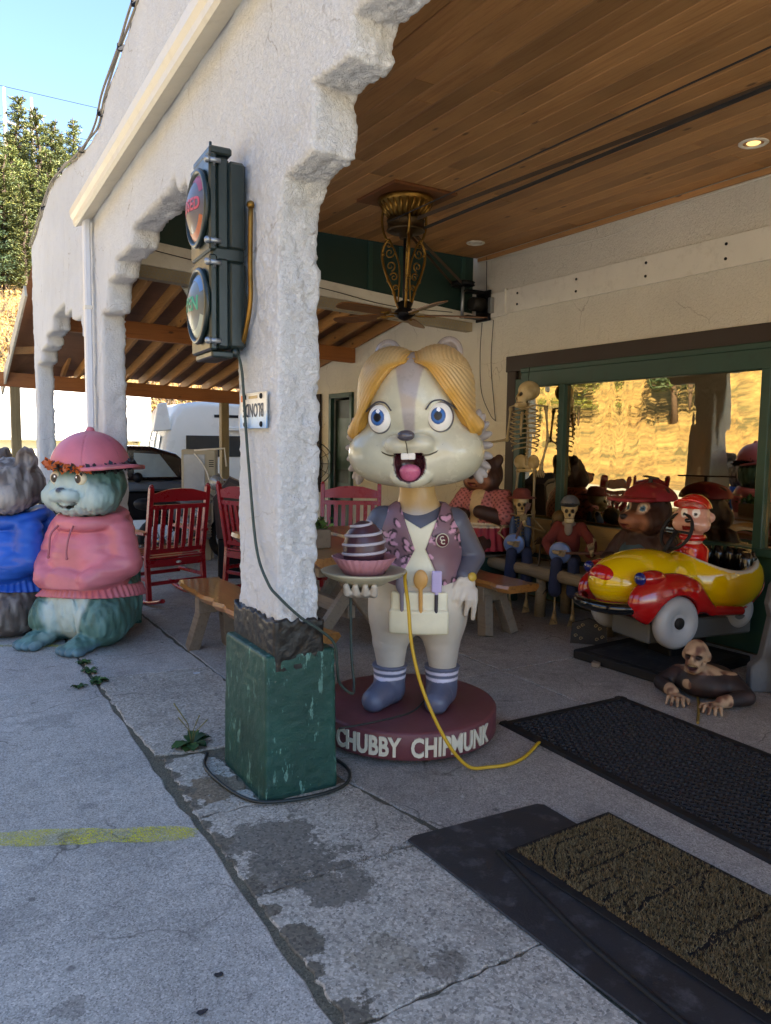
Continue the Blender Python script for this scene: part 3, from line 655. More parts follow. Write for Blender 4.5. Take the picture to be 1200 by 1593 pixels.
def leafmat(name, c1, c2, c3):
    m, nt, b = newmat(name); g = N(nt, 'NewGeometry'); oi = N(nt, 'ObjectInfo')
    c = ramp(nt, g.outputs['Random Per Island'], [(0, c1), (.55, c2), (1, c3)])
    c = mix(nt, 1., c, ramp(nt, oi.outputs['Random'], [(0, .75), (1, 1.2)]), 'MULTIPLY')
    nt.links.new(c, b.inputs['Base Color']); b.inputs['Roughness'].default_value = .7; b.inputs['Subsurface Weight'].default_value = 0
    MATS[name] = m; return m
m_need = leafmat('pine needles', '2f3d1a', '55602a', '857f36'); m_need2 = leafmat('fir needles', '1c2e1a', '31452a', '4f5c2c'); m_brush = leafmat('dry brush', '6e4d24', '9a7434', 'b8924a')
def pine(name, h, seed, mat, spread=.26, n=8000):
    rr = random.Random(seed); tr = MB(); pts = [(rr.uniform(-.05, .05)*i, rr.uniform(-.05, .05)*i, h*i/8) for i in range(9)]; tr.tube(pts, [h*.018*(1-.9*i/8)+.02 for i in range(9)], 7)
    cr = MB()
    tips = []
    nb = int(h*5.2)
    for i in range(nb):
        t = .12+.86*(i/nb)**.9; a = i*2.4+rr.uniform(-.5, .5); L = h*spread*(1-t)**.75*rr.uniform(.55, 1.15)+.25; z = h*t
        d = Vector((math.cos(a), math.sin(a), rr.uniform(-.05, .28))); b0 = Vector((0, 0, z)); b1 = b0+d*L; tr.tube([b0, b0.lerp(b1, .5)+Vector((0, 0, .06*L)), b1], [.04+.004*h, .03, .01], 4, cap=False)
        for q in range(int(18+L*24)):
            s = rr.uniform(.25, 1.05); tips.append((b0.lerp(b1, s)+Vector((rr.gauss(0, .17*L*.6+.08), rr.gauss(0, .17*L*.6+.08), rr.gauss(.05, .12*L*.5+.06))), d))
    rr.shuffle(tips); tips = tips[:n]
    for p, d in tips:
        s = rr.uniform(.16, .36)*(h/13)**.5
        for q in range(3):
            u = (d+Vector((rr.gauss(0, .6), rr.gauss(0, .6), rr.gauss(.25, .5)))).normalized(); v_ = u.orthogonal().normalized(); v_ = (Matrix.Rotation(rr.uniform(0, 6.28), 3, u) @ v_)
            cr.add([p-u*s*.2, p+u*s*.35+v_*s*.13, p+u*s, p+u*s*.35-v_*s*.13], [(0, 1, 2, 3)])
    return tr, cr
PM = []
for i, (h, mt, sp) in enumerate(((13, m_need, .2), (11, m_need, .24), (14, m_need2, .17), (8, m_need2, .26))):
    tr, cr = pine('pine', h, 40+i, mt, sp)
    t_o = tr.build('trunk', m_bark); c_o = cr.build('crown', mt, fix=False); PM.append((t_o.data, c_o.data)); bpy.data.objects.remove(t_o); bpy.data.objects.remove(c_o)
rr = random.Random(11); nt_ = 0
looks = ['broad yellow-green pine', 'bushy green pine', 'tall narrow dark fir', 'short dark fir']
def put_pine(x, y, k, s, label, group):
    e = thing('pine_tree', label, 'tree', (x, y, hill(x, y)-.4), rr.uniform(0, 6.28), group); e.scale = (s, s, s*rr.uniform(.9, 1.1))
    for nm, me in zip(('trunk', 'crown'), PM[k]): link(nm, me, e)
# wood on the slope up the valley, seen past the end of the facade
spots = []
for i in range(46):
    y = rr.uniform(60, 92); ang = rr.uniform(R(2.2), R(11.5)); x = y*math.tan(ang); spots.append((x, y))
spots.sort(key=lambda p: p[1])
for x, y in spots: put_pine(x, y, rr.choice((0, 0, 1, 1, 2)), rr.uniform(.62, .95), 'pine in the wood on the hillside past the far end of the facade', 'pines on the hillside')
# scattered pines on the hill across the street (mirrored in the window)
for i in range(60):
    x = -rr.uniform(26, 80); y = rr.uniform(8, 90); put_pine(x, y, rr.choice((0, 1, 2, 3)), rr.uniform(.7, 1.1), 'scattered pine on the golden hill across the street', 'pines across the street')
# dry brush behind the parked van
bm_ = MB(); r2 = random.Random(3); st = MB()
for i in range(900):
    y = r2.uniform(23.5, 34); x = r2.uniform(5.2, 17)
    if i > 520: y = r2.uniform(38, 58); x = y*math.tan(R(r2.uniform(2, 11)))
    z = hill(x, y)-.2; hgt = r2.uniform(.6, 1.9)
    for q in range(3):
        a = r2.uniform(0, 6.28); d = Vector((math.cos(a)*.4, math.sin(a)*.4, 1)).normalized(); p1 = Vector((x, y, z))+d*hgt
        st.tube([(x, y, z), p1], [.02, .006], 3, cap=False)
        for k in range(5):
            p = Vector((x, y, z)).lerp(p1, r2.uniform(.3, 1))+Vector((r2.gauss(0, .2), r2.gauss(0, .2), r2.gauss(0, .12))); u = Vector((r2.gauss(0, 1), r2.gauss(0, 1), r2.gauss(0, 1))).normalized(); v_ = u.orthogonal().normalized(); s = r2.uniform(.06, .16)
            bm_.add([p-u*s, p+v_*s*.5, p+u*s, p-v_*s*.5], [(0, 1, 2, 3)])
br = bm_.build('dry_brush', m_brush, fix=False); tag(br, 'tangle of dry golden brush on the bank behind the van', 'brush', kind='stuff')
s_o = st.build('twigs', M('grey twigs', '7d6a55', .9), br, fix=False); s_o['kind'] = 'stuff'
# power poles on the ridge
def power_pole(x, y, h, label):
    z = hill(x, y); e = thing('utility_pole', label, 'utility pole', (x, y, z)); mb = MB(); mb.tube([(0, 0, -.5), (0, 0, h)], [.24, .16], 8); mb.build('pole', M('pale pole wood', 'a89f90', .8), e)
    mb = MB(); mb.beam((-.2, 0, h*.72), (2.6, 0, h*.66), .2, .2); mb.build('crossarm', M('pale pole wood', 'a89f90', .8), e)
    mb = MB(); mb.tube([(0, 0, h*.9), (2.3, 0, h*.68)], .03, 5); mb.tube(bez([(2.4, 0, h*.66), (2.0, 0, h*.58), (1.2, 0, h*.6), (.1, 0, h*.64)]), .04, 5); mb.build('guy_wire', m_steel, e)
    return e
power_pole(100*math.tan(R(5.55)), 100, 12.5, 'taller utility pole on the wooded ridge, nearer the photo edge')
power_pole(104*math.tan(R(7.15)), 104, 11, 'shorter utility pole on the wooded ridge, nearer the building')
for z, dz in ((41.5, 0), (37.5, -1), (36, -1.3)):
    mb = MB(); mb.tube([(-40+8*i, 102, z+dz*0+.004*(i-12)**2) for i in range(22)], .035, 4); tag(mb.build('power_line', m_iron, fix=False), {41.5: 'topmost thin power line crossing the sky over the ridge', 37.5: 'middle thin power line behind the ridge poles', 36: 'lowest thin power line behind the ridge trees'}[z], 'power line')

# ================================================================ fixtures on the porch
# ---- salvaged traffic light reading CLOSED / OPEN
T = thing('traffic_light', 'dark green two-lens traffic light on the white column, reading closed and open', 'traffic light', (1.27, 3.40, 1.93), R(-3))
m_tl = M('traffic light enamel', '12201c', .35, .2, 6, .12, 60, spec=.6, dirt=.12, dirtcol='3a4642')
def lensmat(name, top, bot):
    m, nt, b = newmat(name); tc = N(nt, 'TexCoord'); sp = N(nt, 'SeparateXYZ'); nt.links.new(tc.outputs['Object'], sp.inputs[0])
    n1 = noise(nt, tc.outputs['Object'], 9, 4); c = mix(nt, n1, top, bot); nt.links.new(c, b.inputs['Base Color']); b.inputs['Roughness'].default_value = .4; b.inputs['Coat Weight'].default_value = .2
    return m
lm = [lensmat('smoky lens', '45434e', '5d5864'), lensmat('grey green lens', '4e5358', '646a64')]
for k, (zc, txt, tcol, rc) in enumerate(((.625, 'CLOSED', 'b8485a', ('94445e', 'b05a30')), (.205, 'OPEN', '3c9a7a', ('5478a8', 'a8ae9c')))):
    mb = MB(); mb.cbox((-.155, 0, zc), (.034, .31, .405), .012); d = mb.build('lens_door', m_tl, T)
    mb = MB(); mb.cbox((-.11, 0, zc), (.058, .29, .385), .012); mb.build('housing', m_tl, T)
    mb = MB(); mb.cbox((-.045, 0, zc-.003), (.08, .286, .375), .014); mb.build('rear_housing', m_tl, T)
    prof = [(.163, 0), (.168, .012), (.160, .022), (.150, .024), (.149, .012)]
    mb = MB(); mb.lathe(prof, 40, (-.172, 0, zc), (0, -math.pi/2, 0)); mb.build('lens_ring', m_tl, d)
    dome = lambda r: .052*(1-(r/.15)**2)
    mb = MB(); mb.lathe([(.150*i/12, dome(.150*i/12)) for i in range(12, -1, -1)], 40, (-.174, 0, zc), (0, -math.pi/2, 0)); mb.build('lens', lm[k], T)
    def onlens(v, z0=zc):
        r = min(.148, math.hypot(v.x, v.y)); return Vector((-.1745-dome(r)-.0012-v.z, -v.x, z0+v.y))
    vs, fs = text_mesh(txt, .085 if k else .072, .0012, onlens, .0022, .82 if k else .8, 1.02)
    mb = MB(); mb.add(vs, fs); mb.build('lettering', M('lens letters '+txt, tcol, .4, .1), T, fix=False)
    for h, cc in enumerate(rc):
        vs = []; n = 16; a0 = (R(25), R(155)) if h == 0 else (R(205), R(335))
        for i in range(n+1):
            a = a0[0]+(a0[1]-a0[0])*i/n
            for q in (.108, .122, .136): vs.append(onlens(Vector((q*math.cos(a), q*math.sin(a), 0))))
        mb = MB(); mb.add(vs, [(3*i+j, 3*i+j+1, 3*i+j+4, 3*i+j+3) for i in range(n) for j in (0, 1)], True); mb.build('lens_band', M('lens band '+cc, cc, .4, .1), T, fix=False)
    for z in (zc+.165, zc-.165):
        mb = MB(); mb.tube([(-.178, -.163, z), (-.125, -.163, z)], .011, 8); mb.ball((-.182, -.163, z), .016, 8, 6); mb.tube([(-.15, -.15, z-.02), (-.15, -.168, z+.01)], .006, 6); mb.build('door_clamp', m_steel, T)
mb = MB(); mb.cbox((-.085, 0, .415), (.15, .27, .06), .008); mb.build('coupling', m_tl, T)
mb = MB(); mb.cbox((-.115, 0, .845), (.1, .27, .035), .012); mb.tube([(-.15, -.1, .85), (-.15, -.1, .885)], .006, 6); mb.build('top_cap', m_tl, T)
mb = MB(); mb.cbox((-.11, 0, -.012), (.1, .27, .03), .01); mb.ball((-.05, -.12, -.0), .022, 8, 6); mb.build('bottom_cap', m_tl, T)
for z in (.15, .7):
    mb = MB(); mb.cbox((-.006, 0, z), (.03, .06, .09), .004); mb.build('wall_bracket', m_steel, T)
rod = MB(); rod.tube(bez([(1.255, 3.2, 2.54), (1.25, 3.195, 2.3), (1.25, 3.195, 2.14), (1.245, 3.25, 2.0), (1.245, 3.3, 1.95)], 5), .011, 8); rod.ball((1.255, 3.2, 2.55), .018, 8, 6)
tag(rod.build('conduit', m_brass), 'thin brass conduit beside the traffic light on the column', 'conduit')
# ---- licence plate, fixed upside down
P_ = thing('licence_plate', 'upside-down licence plate screwed to the white column, letters BLONDE', 'licence plate', (1.262, 3.19, 1.675))
m_pl, nt, b = newmat('licence plate enamel'); tc = N(nt, 'TexCoord'); sp = N(nt, 'SeparateXYZ'); nt.links.new(tc.outputs['Object'], sp.inputs[0])
z01 = N(nt, 'MapRange', i1=-.08, i2=.08); nt.links.new(sp.outputs[2], z01.inputs[0]); c = ramp(nt, z01.outputs[0], [(.0, '6f9fd0'), (.3, 'b8cfe2'), (.5, 'e9e4d6'), (1, 'e2d8c4')]); c = mix(nt, ramp(nt, noise(nt, tc.outputs['Object'], 40, 5), [(.55, 0.), (.75, .4)]), c, '8d7d62')
nt.links.new(c, b.inputs['Base Color']); b.inputs['Roughness'].default_value = .4
mb = MB(); mb.cbox((0, 0, 0), (.004, .305, .155), .0015); mb.build('plate', m_pl, P_)
mb = MB()
for (c0, d0) in (((-.003, 0, .0745), (.003, .3, .005)), ((-.003, 0, -.0745), (.003, .3, .005)), ((-.003, .15, 0), (.003, .005, .15)), ((-.003, -.15, 0), (.003, .005, .15))): mb.cbox(c0, d0, .001)
mb.build('rim', m_pl, P_)
vs, fs = text_mesh('BLONDE', .082, .0015, lambda v: Vector((-.0035-v.z, v.x, -v.y+.004)), .0012, .72, 1.08); mb = MB(); mb.add(vs, fs); mb.build('lettering', M('plate ink', '3d4350', .5), P_, fix=False)
mb = MB(); mb.cbox((-.003, .127, .055), (.002, .034, .028), .0005); mb.build('sticker', M('orange sticker', 'e0763a', .5), P_)
mb = MB(); mb.cbox((-.003, 0, .058), (.002, .1, .012), .0005); mb.build('caption_strip', M('plate caption', 'c9a86a', .5, .5, 60), P_)
for y in (-.095, .095):
    for z in (.06, -.06):
        mb = MB(); mb.lathe([(.012, 0), (.012, .004), (.007, .008), (0, .009)], 10, (-.002, y, z), (0, -math.pi/2, 0)); mb.build('bolt', m_iron, P_)
# ---- cables
m_cab = M('black cable', '1b2322', .5, .2, 10, .1); m_gcab = M('faded green cable', '37453f', .6, .3, 12, .1); m_ycab = M('yellow extension cord', 'c9a227', .45, .15, 12, .05)
def cable(name, pts, r, mat, label, n=10, cat='cable'):
    mb = MB(); mb.tube(bez(pts, n), r, 7); return tag(mb.build(name, mat, fix=False), label, cat)
cable('power_cable', [(1.22, 3.28, 1.94), (1.245, 3.285, 1.85), (1.25, 3.265, 1.67), (1.25, 3.22, 1.44), (1.25, 3.13, 1.08), (1.245, 2.99, .945), (1.27, 2.925, .89), (1.36, 2.91, .8), (1.45, 2.905, .735), (1.53, 2.92, .66), (1.56, 2.95, .55), (1.60, 3.0, .45), (1.68, 3.03, .38), (1.73, 3.1, .40), (1.735, 3.14, .55), (1.74, 3.16, .85), (1.76, 3.2, 1.0)], .0065, m_gcab, 'dark cable drooping down the white column below the traffic light')
cable('ground_cable', [(1.16, 3.55, .01), (1.10, 3.40, .01), (1.11, 3.15, .012), (1.16, 2.97, .014), (1.25, 2.90, .016), (1.4, 2.87, .016), (1.55, 2.89, .014), (1.64, 2.97, .012), (1.68, 3.1, .01), (1.66, 3.3, .012)], .008, m_cab, 'grey cable curled on the ground round the green column base')
# ---- ceiling lamps
def can_light(x, y, lit, label):
    e = thing('recessed_light', label, 'ceiling light', (x, y, 3.55), 0, 'recessed porch lights')
    mb = MB(); mb.lathe([(.062, .02), (.066, -.006), (.085, -.010), (.094, -.004), (.095, .002)], 28); mb.build('trim_ring', m_white, e, fix=False)
    if lit:
        mb = MB(); mb.lathe([(.058, .02), (.06, .035), (.0, .045)], 24); mb.build('reflector', m_brass, e)
        m, nt, b = newmat('lit bulb'); b.inputs['Emission Color'].default_value = (1, .62, .2, 1); b.inputs['Emission Strength'].default_value = .2; b.inputs['Base Color'].default_value = (1, .8, .5, 1)
        mb = MB(); mb.lathe([(.04, .008), (.048, .001), (.036, -.008), (.0, -.012)], 20); mb.build('bulb', m, e)
    else:
        mb = MB(); mb.lathe([(.064, .004), (.05, -.004), (0, -.007)], 24); mb.build('cover', m_white, e)
can_light(4.80, 3.25, True, 'lit round ceiling light above the shop window')
can_light(4.87, 6.31, False, 'unlit white round ceiling light near the belt motor')
can_light(1.99, 6.45, True, 'lit ceiling light seen past the traffic light')
# ---- belt driven ceiling fan
FXY = (3.49, 5.46)
Fn = thing('ceiling_fan', 'ornate brass belt-driven ceiling fan with wooden paddles', 'ceiling fan', (FXY[0], FXY[1], 3.55))
mb = MB(); mb.cbox((0, 0, -.012), (.6, .6, .025), .006); mb.build('mount_plate', wood('mount plate', '6a3d20', '7d4c28', 1, .6), Fn)
mb = MB(); mb.lathe([(.225, -.025), (.235, -.045), (.215, -.075), (.19, -.10), (.155, -.16), (.13, -.19)], 32); mb.build('canopy', m_brass, Fn)
mb = MB()
for i in range(24):
    a = 2*math.pi*i/24; mb.tube([(.215*math.cos(a), .215*math.sin(a), -.06), (.17*math.cos(a), .17*math.sin(a), -.13), (.13*math.cos(a), .13*math.sin(a), -.19)], [.012, .016, .008], 6)
mb.build('canopy_ribs', m_brass, Fn)
mb = MB(); mb.lathe([(.145, -.19), (.16, -.2), (.15, -.215), (.15, -.265), (.16, -.28), (.14, -.29), (.06, -.3), (.05, -.34)], 32); mb.build('drum', M('drum bronze', '4a3a24', .45, .3, 9, .1, metal=.7), Fn)
mb = MB(); mb.tube([(0, 0, -.3), (0, 0, -.96)], .018, 10); mb.build('down_rod', m_iron, Fn)
def spiral(c, r, turns, a0, up, rad, n=20, sgn=1):
    return [tuple(Vector(c)+rad*(r*(1-.85*i/n)*math.cos(a0+sgn*turns*2*math.pi*i/n))+Vector((0, 0, 1))*(r*(1-.85*i/n)*math.sin(a0+sgn*turns*2*math.pi*i/n))) for i in range(n+1)]
for k in range(3):
    a = R(-115+120*k); rad = Vector((math.cos(a), math.sin(a), 0)); P3 = lambda r_, z: tuple(rad*r_+Vector((0, 0, z)))
    mb = MB(); mb.tube(bez([P3(.2, -.05), P3(.215, -.17), P3(.2, -.27), P3(.17, -.34)], 5), .011, 7)
    mb.tube(bez([P3(.15, -.33), P3(.2, -.4), P3(.205, -.5), P3(.16, -.64), P3(.105, -.75), P3(.075, -.85), P3(.05, -.9)], 6), .012, 8)
    mb.tube(bez([P3(.15, -.33), P3(.1, -.42), P3(.055, -.55), P3(.05, -.7), P3(.06, -.85)], 6), .008, 7)
    for (c, r, t_, a0, sg) in ((P3(.14, -.44), .055, 1.4, 1.6, 1), (P3(.13, -.55), .045, 1.3, 4.5, -1), (P3(.1, -.64), .038, 1.3, .5, 1), (P3(.085, -.73), .03, 1.3, 3.6, -1), (P3(.15, -.38), .03, 1.2, 0, 1)): mb.tube(spiral(c, r, t_, a0, 0, rad, 16, sg), [.008-.004*i/16 for i in range(17)], 6)
    for (r_, z) in ((.2, -.45), (.15, -.67), (.1, -.77)): mb.ball(P3(r_, z), .016, 8, 6)
    mb.build('scroll_bracket', m_brass, Fn)
mb = MB(); mb.lathe([(.03, -.84), (.07, -.86), (.05, -.9), (.085, -.93), (.09, -.955), (.05, -.985), (.02, -1.0), (0, -1.005)], 24); mb.build('hub', m_iron, Fn)
w_blade = wood('fan paddle', '5e3a1e', '7d5229', 0, .45, objvar=.1)
for k in range(5):
    a = R(-26+72*k); M_ = Matrix.Rotation(a, 4, 'Z') @ Matrix.Rotation(R(12), 4, 'X')
    n = 10; prof = [(.17, .03), (.2, .058), (.3, .066), (.6, .07), (.66, .06), (.69, .04), (.7, .0)]
    poly = [(r_, -w_) for r_, w_ in prof]+[(r_, w_) for r_, w_ in prof[::-1][1:]]
    mb = MB(); mb.prism(poly, lambda u, v, d: tuple(M_ @ Vector((u, v, d))+Vector((0, 0, -.955))), -.004, .004); bl = mb.build('paddle', w_blade, Fn)
    mb = MB(); mb.tube([tuple(M_ @ Vector(p)+Vector((0, 0, -.955))) for p in ((.06, 0, 0), (.12, .02, -.01), (.2, .0, -.008), (.26, 0, -.008))], .008, 6)
    mb.tube([tuple(M_ @ Vector((.2+.03*math.cos(t), .03*math.sin(t), -.008))+Vector((0, 0, -.955))) for t in np.linspace(0, 6.28, 13)], .005, 5); mb.build('paddle_iron', m_brass, bl)
m_belt = M('drive belt', '4b3b2c', .7, .2, 6, .1); m_belt2 = M('dark drive belt', '2a2a2e', .6, .2, 6, .1)
mb = MB(); mb.beam((3.645, 5.46, 3.31), (3.66, -4, 3.33), .045, .006, ch=.001); tag(mb.build('drive_belt', m_belt2), 'dark drive belt running under the ceiling towards the viewer from the fan', 'belt')
mb = MB(); mb.beam((3.34, 5.46, 3.33), (3.33, -4, 3.35), .012, .006, ch=.001); tag(mb.build('drive_belt', m_belt2), 'thin return belt parallel to the dark drive belt', 'belt')
mb = MB(); mb.beam((3.36, 5.36, 3.33), (4.95, 6.62, 3.21), .006, .035, ch=.001); mb.beam((3.55, 5.58, 3.33), (4.98, 6.8, 3.21), .006, .03, ch=.001); tag(mb.build('drive_belt', m_belt), 'brown belt slanting from the fan drum to the wall motor', 'belt')
mb = MB(); mb.beam((3.5, 5.31, 3.34), (4.05, 2.6, 3.52), .006, .03, ch=.001); tag(mb.build('drive_belt', m_belt), 'brown belt slanting up from the fan drum to the ceiling', 'belt')
Mo = thing('belt_motor', 'black iron belt motor with pulley bracketed to the back wall', 'motor', (5.28, 6.66, 2.86))
mb = MB(); mb.lathe([(.02, .33), (.1, .335), (.13, .345), (.115, .36), (.13, .375), (.1, .385), (.03, .39)], 26, (-.28, .02, 0)); mb.build('pulley', m_iron, Mo)
mb = MB(); mb.tube([(-.28, .02, .0), (-.28, .02, .4)], .018, 8); mb.build('shaft', m_steel, Mo)
mb = MB(); mb.cbox((-.14, 0, .29), (.28, .14, .018), .003); mb.cbox((-.14, 0, .02), (.28, .14, .018), .003); mb.cbox((-.012, 0, .15), (.022, .24, .32), .003); mb.build('bracket', m_iron, Mo)
mb = MB(); mb.lathe([(.06, -.09), (.075, -.07), (.075, .07), (.06, .09)], 16, (-.11, -.02, .16), (0, R(90), 0)); mb.build('motor_body', M('motor casing', '2a2723', .5, .3, 10, .2, metal=.5), Mo)
mb = MB(); mb.cbox((-.03, -.15, .14), (.05, .05, .16), .004); mb.build('switch_box', m_steel, Mo)
for q, (dy, z1, zw) in enumerate(((.05, .65, 1.15), (.0, .62, .95), (-.16, .7, 1.05))):
    pass
cable('hanging_wire', [(5.27, 6.68, 2.84), (5.27, 6.7, 2.5), (5.27, 6.66, 2.1), (5.27, 6.5, 1.85), (5.28, 6.42, 1.78)], .004, m_iron, 'thin dark wire hanging from the belt motor, on its far side', cat='wire')
cable('hanging_wire', [(5.28, 6.5, 2.85), (5.28, 6.52, 2.4), (5.28, 6.46, 2.0), (5.28, 6.42, 1.78)], .004, m_iron, 'thin dark wire hanging from the belt motor, nearer the window', cat='wire')
cable('hanging_wire', [(5.28, 6.64, 3.53), (5.28, 6.63, 3.2), (5.28, 6.62, 2.95)], .004, m_iron, 'short wire from the ceiling down to the belt motor', cat='wire')
cable('beam_wire', [(1.5, 6.86, 3.2), (2.4, 6.86, 3.1), (3.4, 6.86, 3.03), (4.2, 6.86, 2.94), (5.0, 6.86, 2.95)], .004, m_iron, 'thin black wire stapled along the white cross beam', cat='wire')

# ================================================================ mats
rot = R(-1.2)
Hm = thing('honeycomb_mat', 'large black rubber honeycomb drainage mat on the porch floor', 'mat', (3.13, 1.72, 0), rot)
Lx, Ly = .475, 1.44
mb = MB(); mb.cbox((0, 0, .003), (2*Lx-.06, 2*Ly-.06, .005), .001); mb.build('mat_bed', M('mat bed', '0c0c0d', .7, .2), Hm)
mb = MB()
pr = [(0, 0), (.055, 0), (.052, .012), (.012, .012)]
for s_ in (-1, 1):
    mb.prism([(0, 0.001), (.012, .013), (.052, .014), (.056, .001)], lambda u, v, d: (s_*(Lx-u), d, v), -Ly+(.0), Ly)
    mb.prism([(0, 0.001), (.012, .0125), (.052, .0135), (.056, .001)], lambda u, v, d: (d, s_*(Ly-u), v), -Lx, Lx)
mb.build('mat_border', m_black, Hm)
mb = MB(); r1, r2_ = .0215, .0150; n = 8
yy = -Ly+.06; row = 0
while yy < Ly-.05:
    xx = -Lx+.06+(.022 if row % 2 else 0)
    while xx < Lx-.055:
        vs = []
        for (r_, z_) in ((r1, .005), (r1*.93, .0135), (r2_, .0135), (r2_*.95, .005)): vs += [(xx+r_*math.cos(2*math.pi*j/n), yy+r_*math.sin(2*math.pi*j/n), z_) for j in range(n)]
        mb.add(vs, [(q*n+j, q*n+(j+1) % n, (q+1)*n+(j+1) % n, (q+1)*n+j) for q in range(3) for j in range(n)]); xx += .044
    yy += .038; row += 1
tag(mb.build('honeycomb_rings', M('ring rubber', '2b2c30', .5, .3, 12, .2, 140, spec=.5), Hm, fix=False), kind='stuff')
Rm = thing('rubber_mat', 'flat black rubber mat partly under the coir doormat', 'mat', (1.9, 1.5, 0))
po = [(-.27, -1.2), (.34, -1.2), (.335, .82), (.31, .845), (-.3, .885), (-.335, .87), (-.33, .8)]
mb = MB(); mb.prism(po, lambda u, v, d: (u, v, d), .003, .0125); ob = mb.build('mat_sheet', M('scuffed rubber', '26282c', .6, .3, 5, .3, 130, dirt=.5, dirtcol='6a6a6c', space='World'), Rm); bv = ob.modifiers.new('b', 'BEVEL'); bv.width = .004; bv.limit_method = 'ANGLE'
mb = MB(); mb.tube(bez([(-.09, .62, .013), (-.15, .3, .014), (-.2, -.1, .014), (-.24, -1.1, .014)], 8), .012, 6); mb.build('mat_ridge', m_black, Rm)
Dm = thing('doormat', 'worn brown coir doormat with black hatched pattern', 'doormat', (1.93, 1.06, .0128), R(2.5))
DX, DY0, DY1 = .52, -.9, 1.02
mb = MB(); mb.cbox((.235, (DY0+DY1)/2, .004), (DX+.06, DY1-DY0+.05, .008), .003); mb.build('backing', m_black, Dm)
def pat(x, y):
    u = x/DX; v = (y-DY0)/(DY1-DY0)
    if u < .04 or u > .96 or v > .985: return True
    cx, cy = int(u*3), int(v*8); fu = u*3-cx; fv = v*8-cy; k = (cx*7+cy*13) % 4
    if abs(fv-.02) < .05: return False
    if k == 0: return (fu*5 % 1) > .24
    if k == 1: return ((fu+fv*.8)*4 % 1) > .22
    if k == 2: return (fv*5 % 1) > .26
    return ((fu*.6-fv)*4.5 % 1) > .2
mb = MB(); rr = random.Random(2); cnt = 0
while cnt < 62000:
    x = rr.uniform(-.02, DX-.02)+.0; y = rr.uniform(DY0+.2, DY1); cnt += 1
    on = pat(x+.02, y+mnoise.noise((x*9, y*9, 0))*.03)
    if not on and rr.random() > .14: continue
    h = rr.uniform(.006, .014)*(1 if on else .5); a = rr.uniform(0, 6.28); tx, ty = rr.gauss(0, .005), rr.gauss(0, .005); w_ = .0026
    mb.add([(x-w_*math.cos(a), y-w_*math.sin(a), .007), (x+w_*math.cos(a), y+w_*math.sin(a), .007), (x+tx, y+ty, .008+h)], [(0, 1, 2)])
tag(mb.build('coir_pile', leafmat('coir fibre', '4a3d24', '6e5c3a', '8a7752'), Dm, fix=False), kind='stuff')
cable('extension_cord', [(1.96, 3.02, .93), (1.925, 2.97, .9), (1.89, 2.885, .8), (1.895, 2.86, .63), (1.925, 2.825, .45), (1.98, 2.78, .28), (2.06, 2.75, .13), (2.16, 2.745, .03), (2.26, 2.735, .012), (2.36, 2.715, .01), (2.46, 2.73, .01), (2.57, 2.78, .01), (2.66, 2.83, .014), (2.7, 2.85, .004)], .0085, m_ycab, 'yellow extension cord looping from the statue plate down to the floor', cat='cord')
cable('extension_cord', [(3.66, 2.62, .008), (3.8, 2.72, .008), (3.95, 2.83, .008), (4.1, 2.95, .008)], .0085, M('dusty yellow cord', '8a7030', .6), 'dusty yellow cord on the floor by the crawling torso', cat='cord')

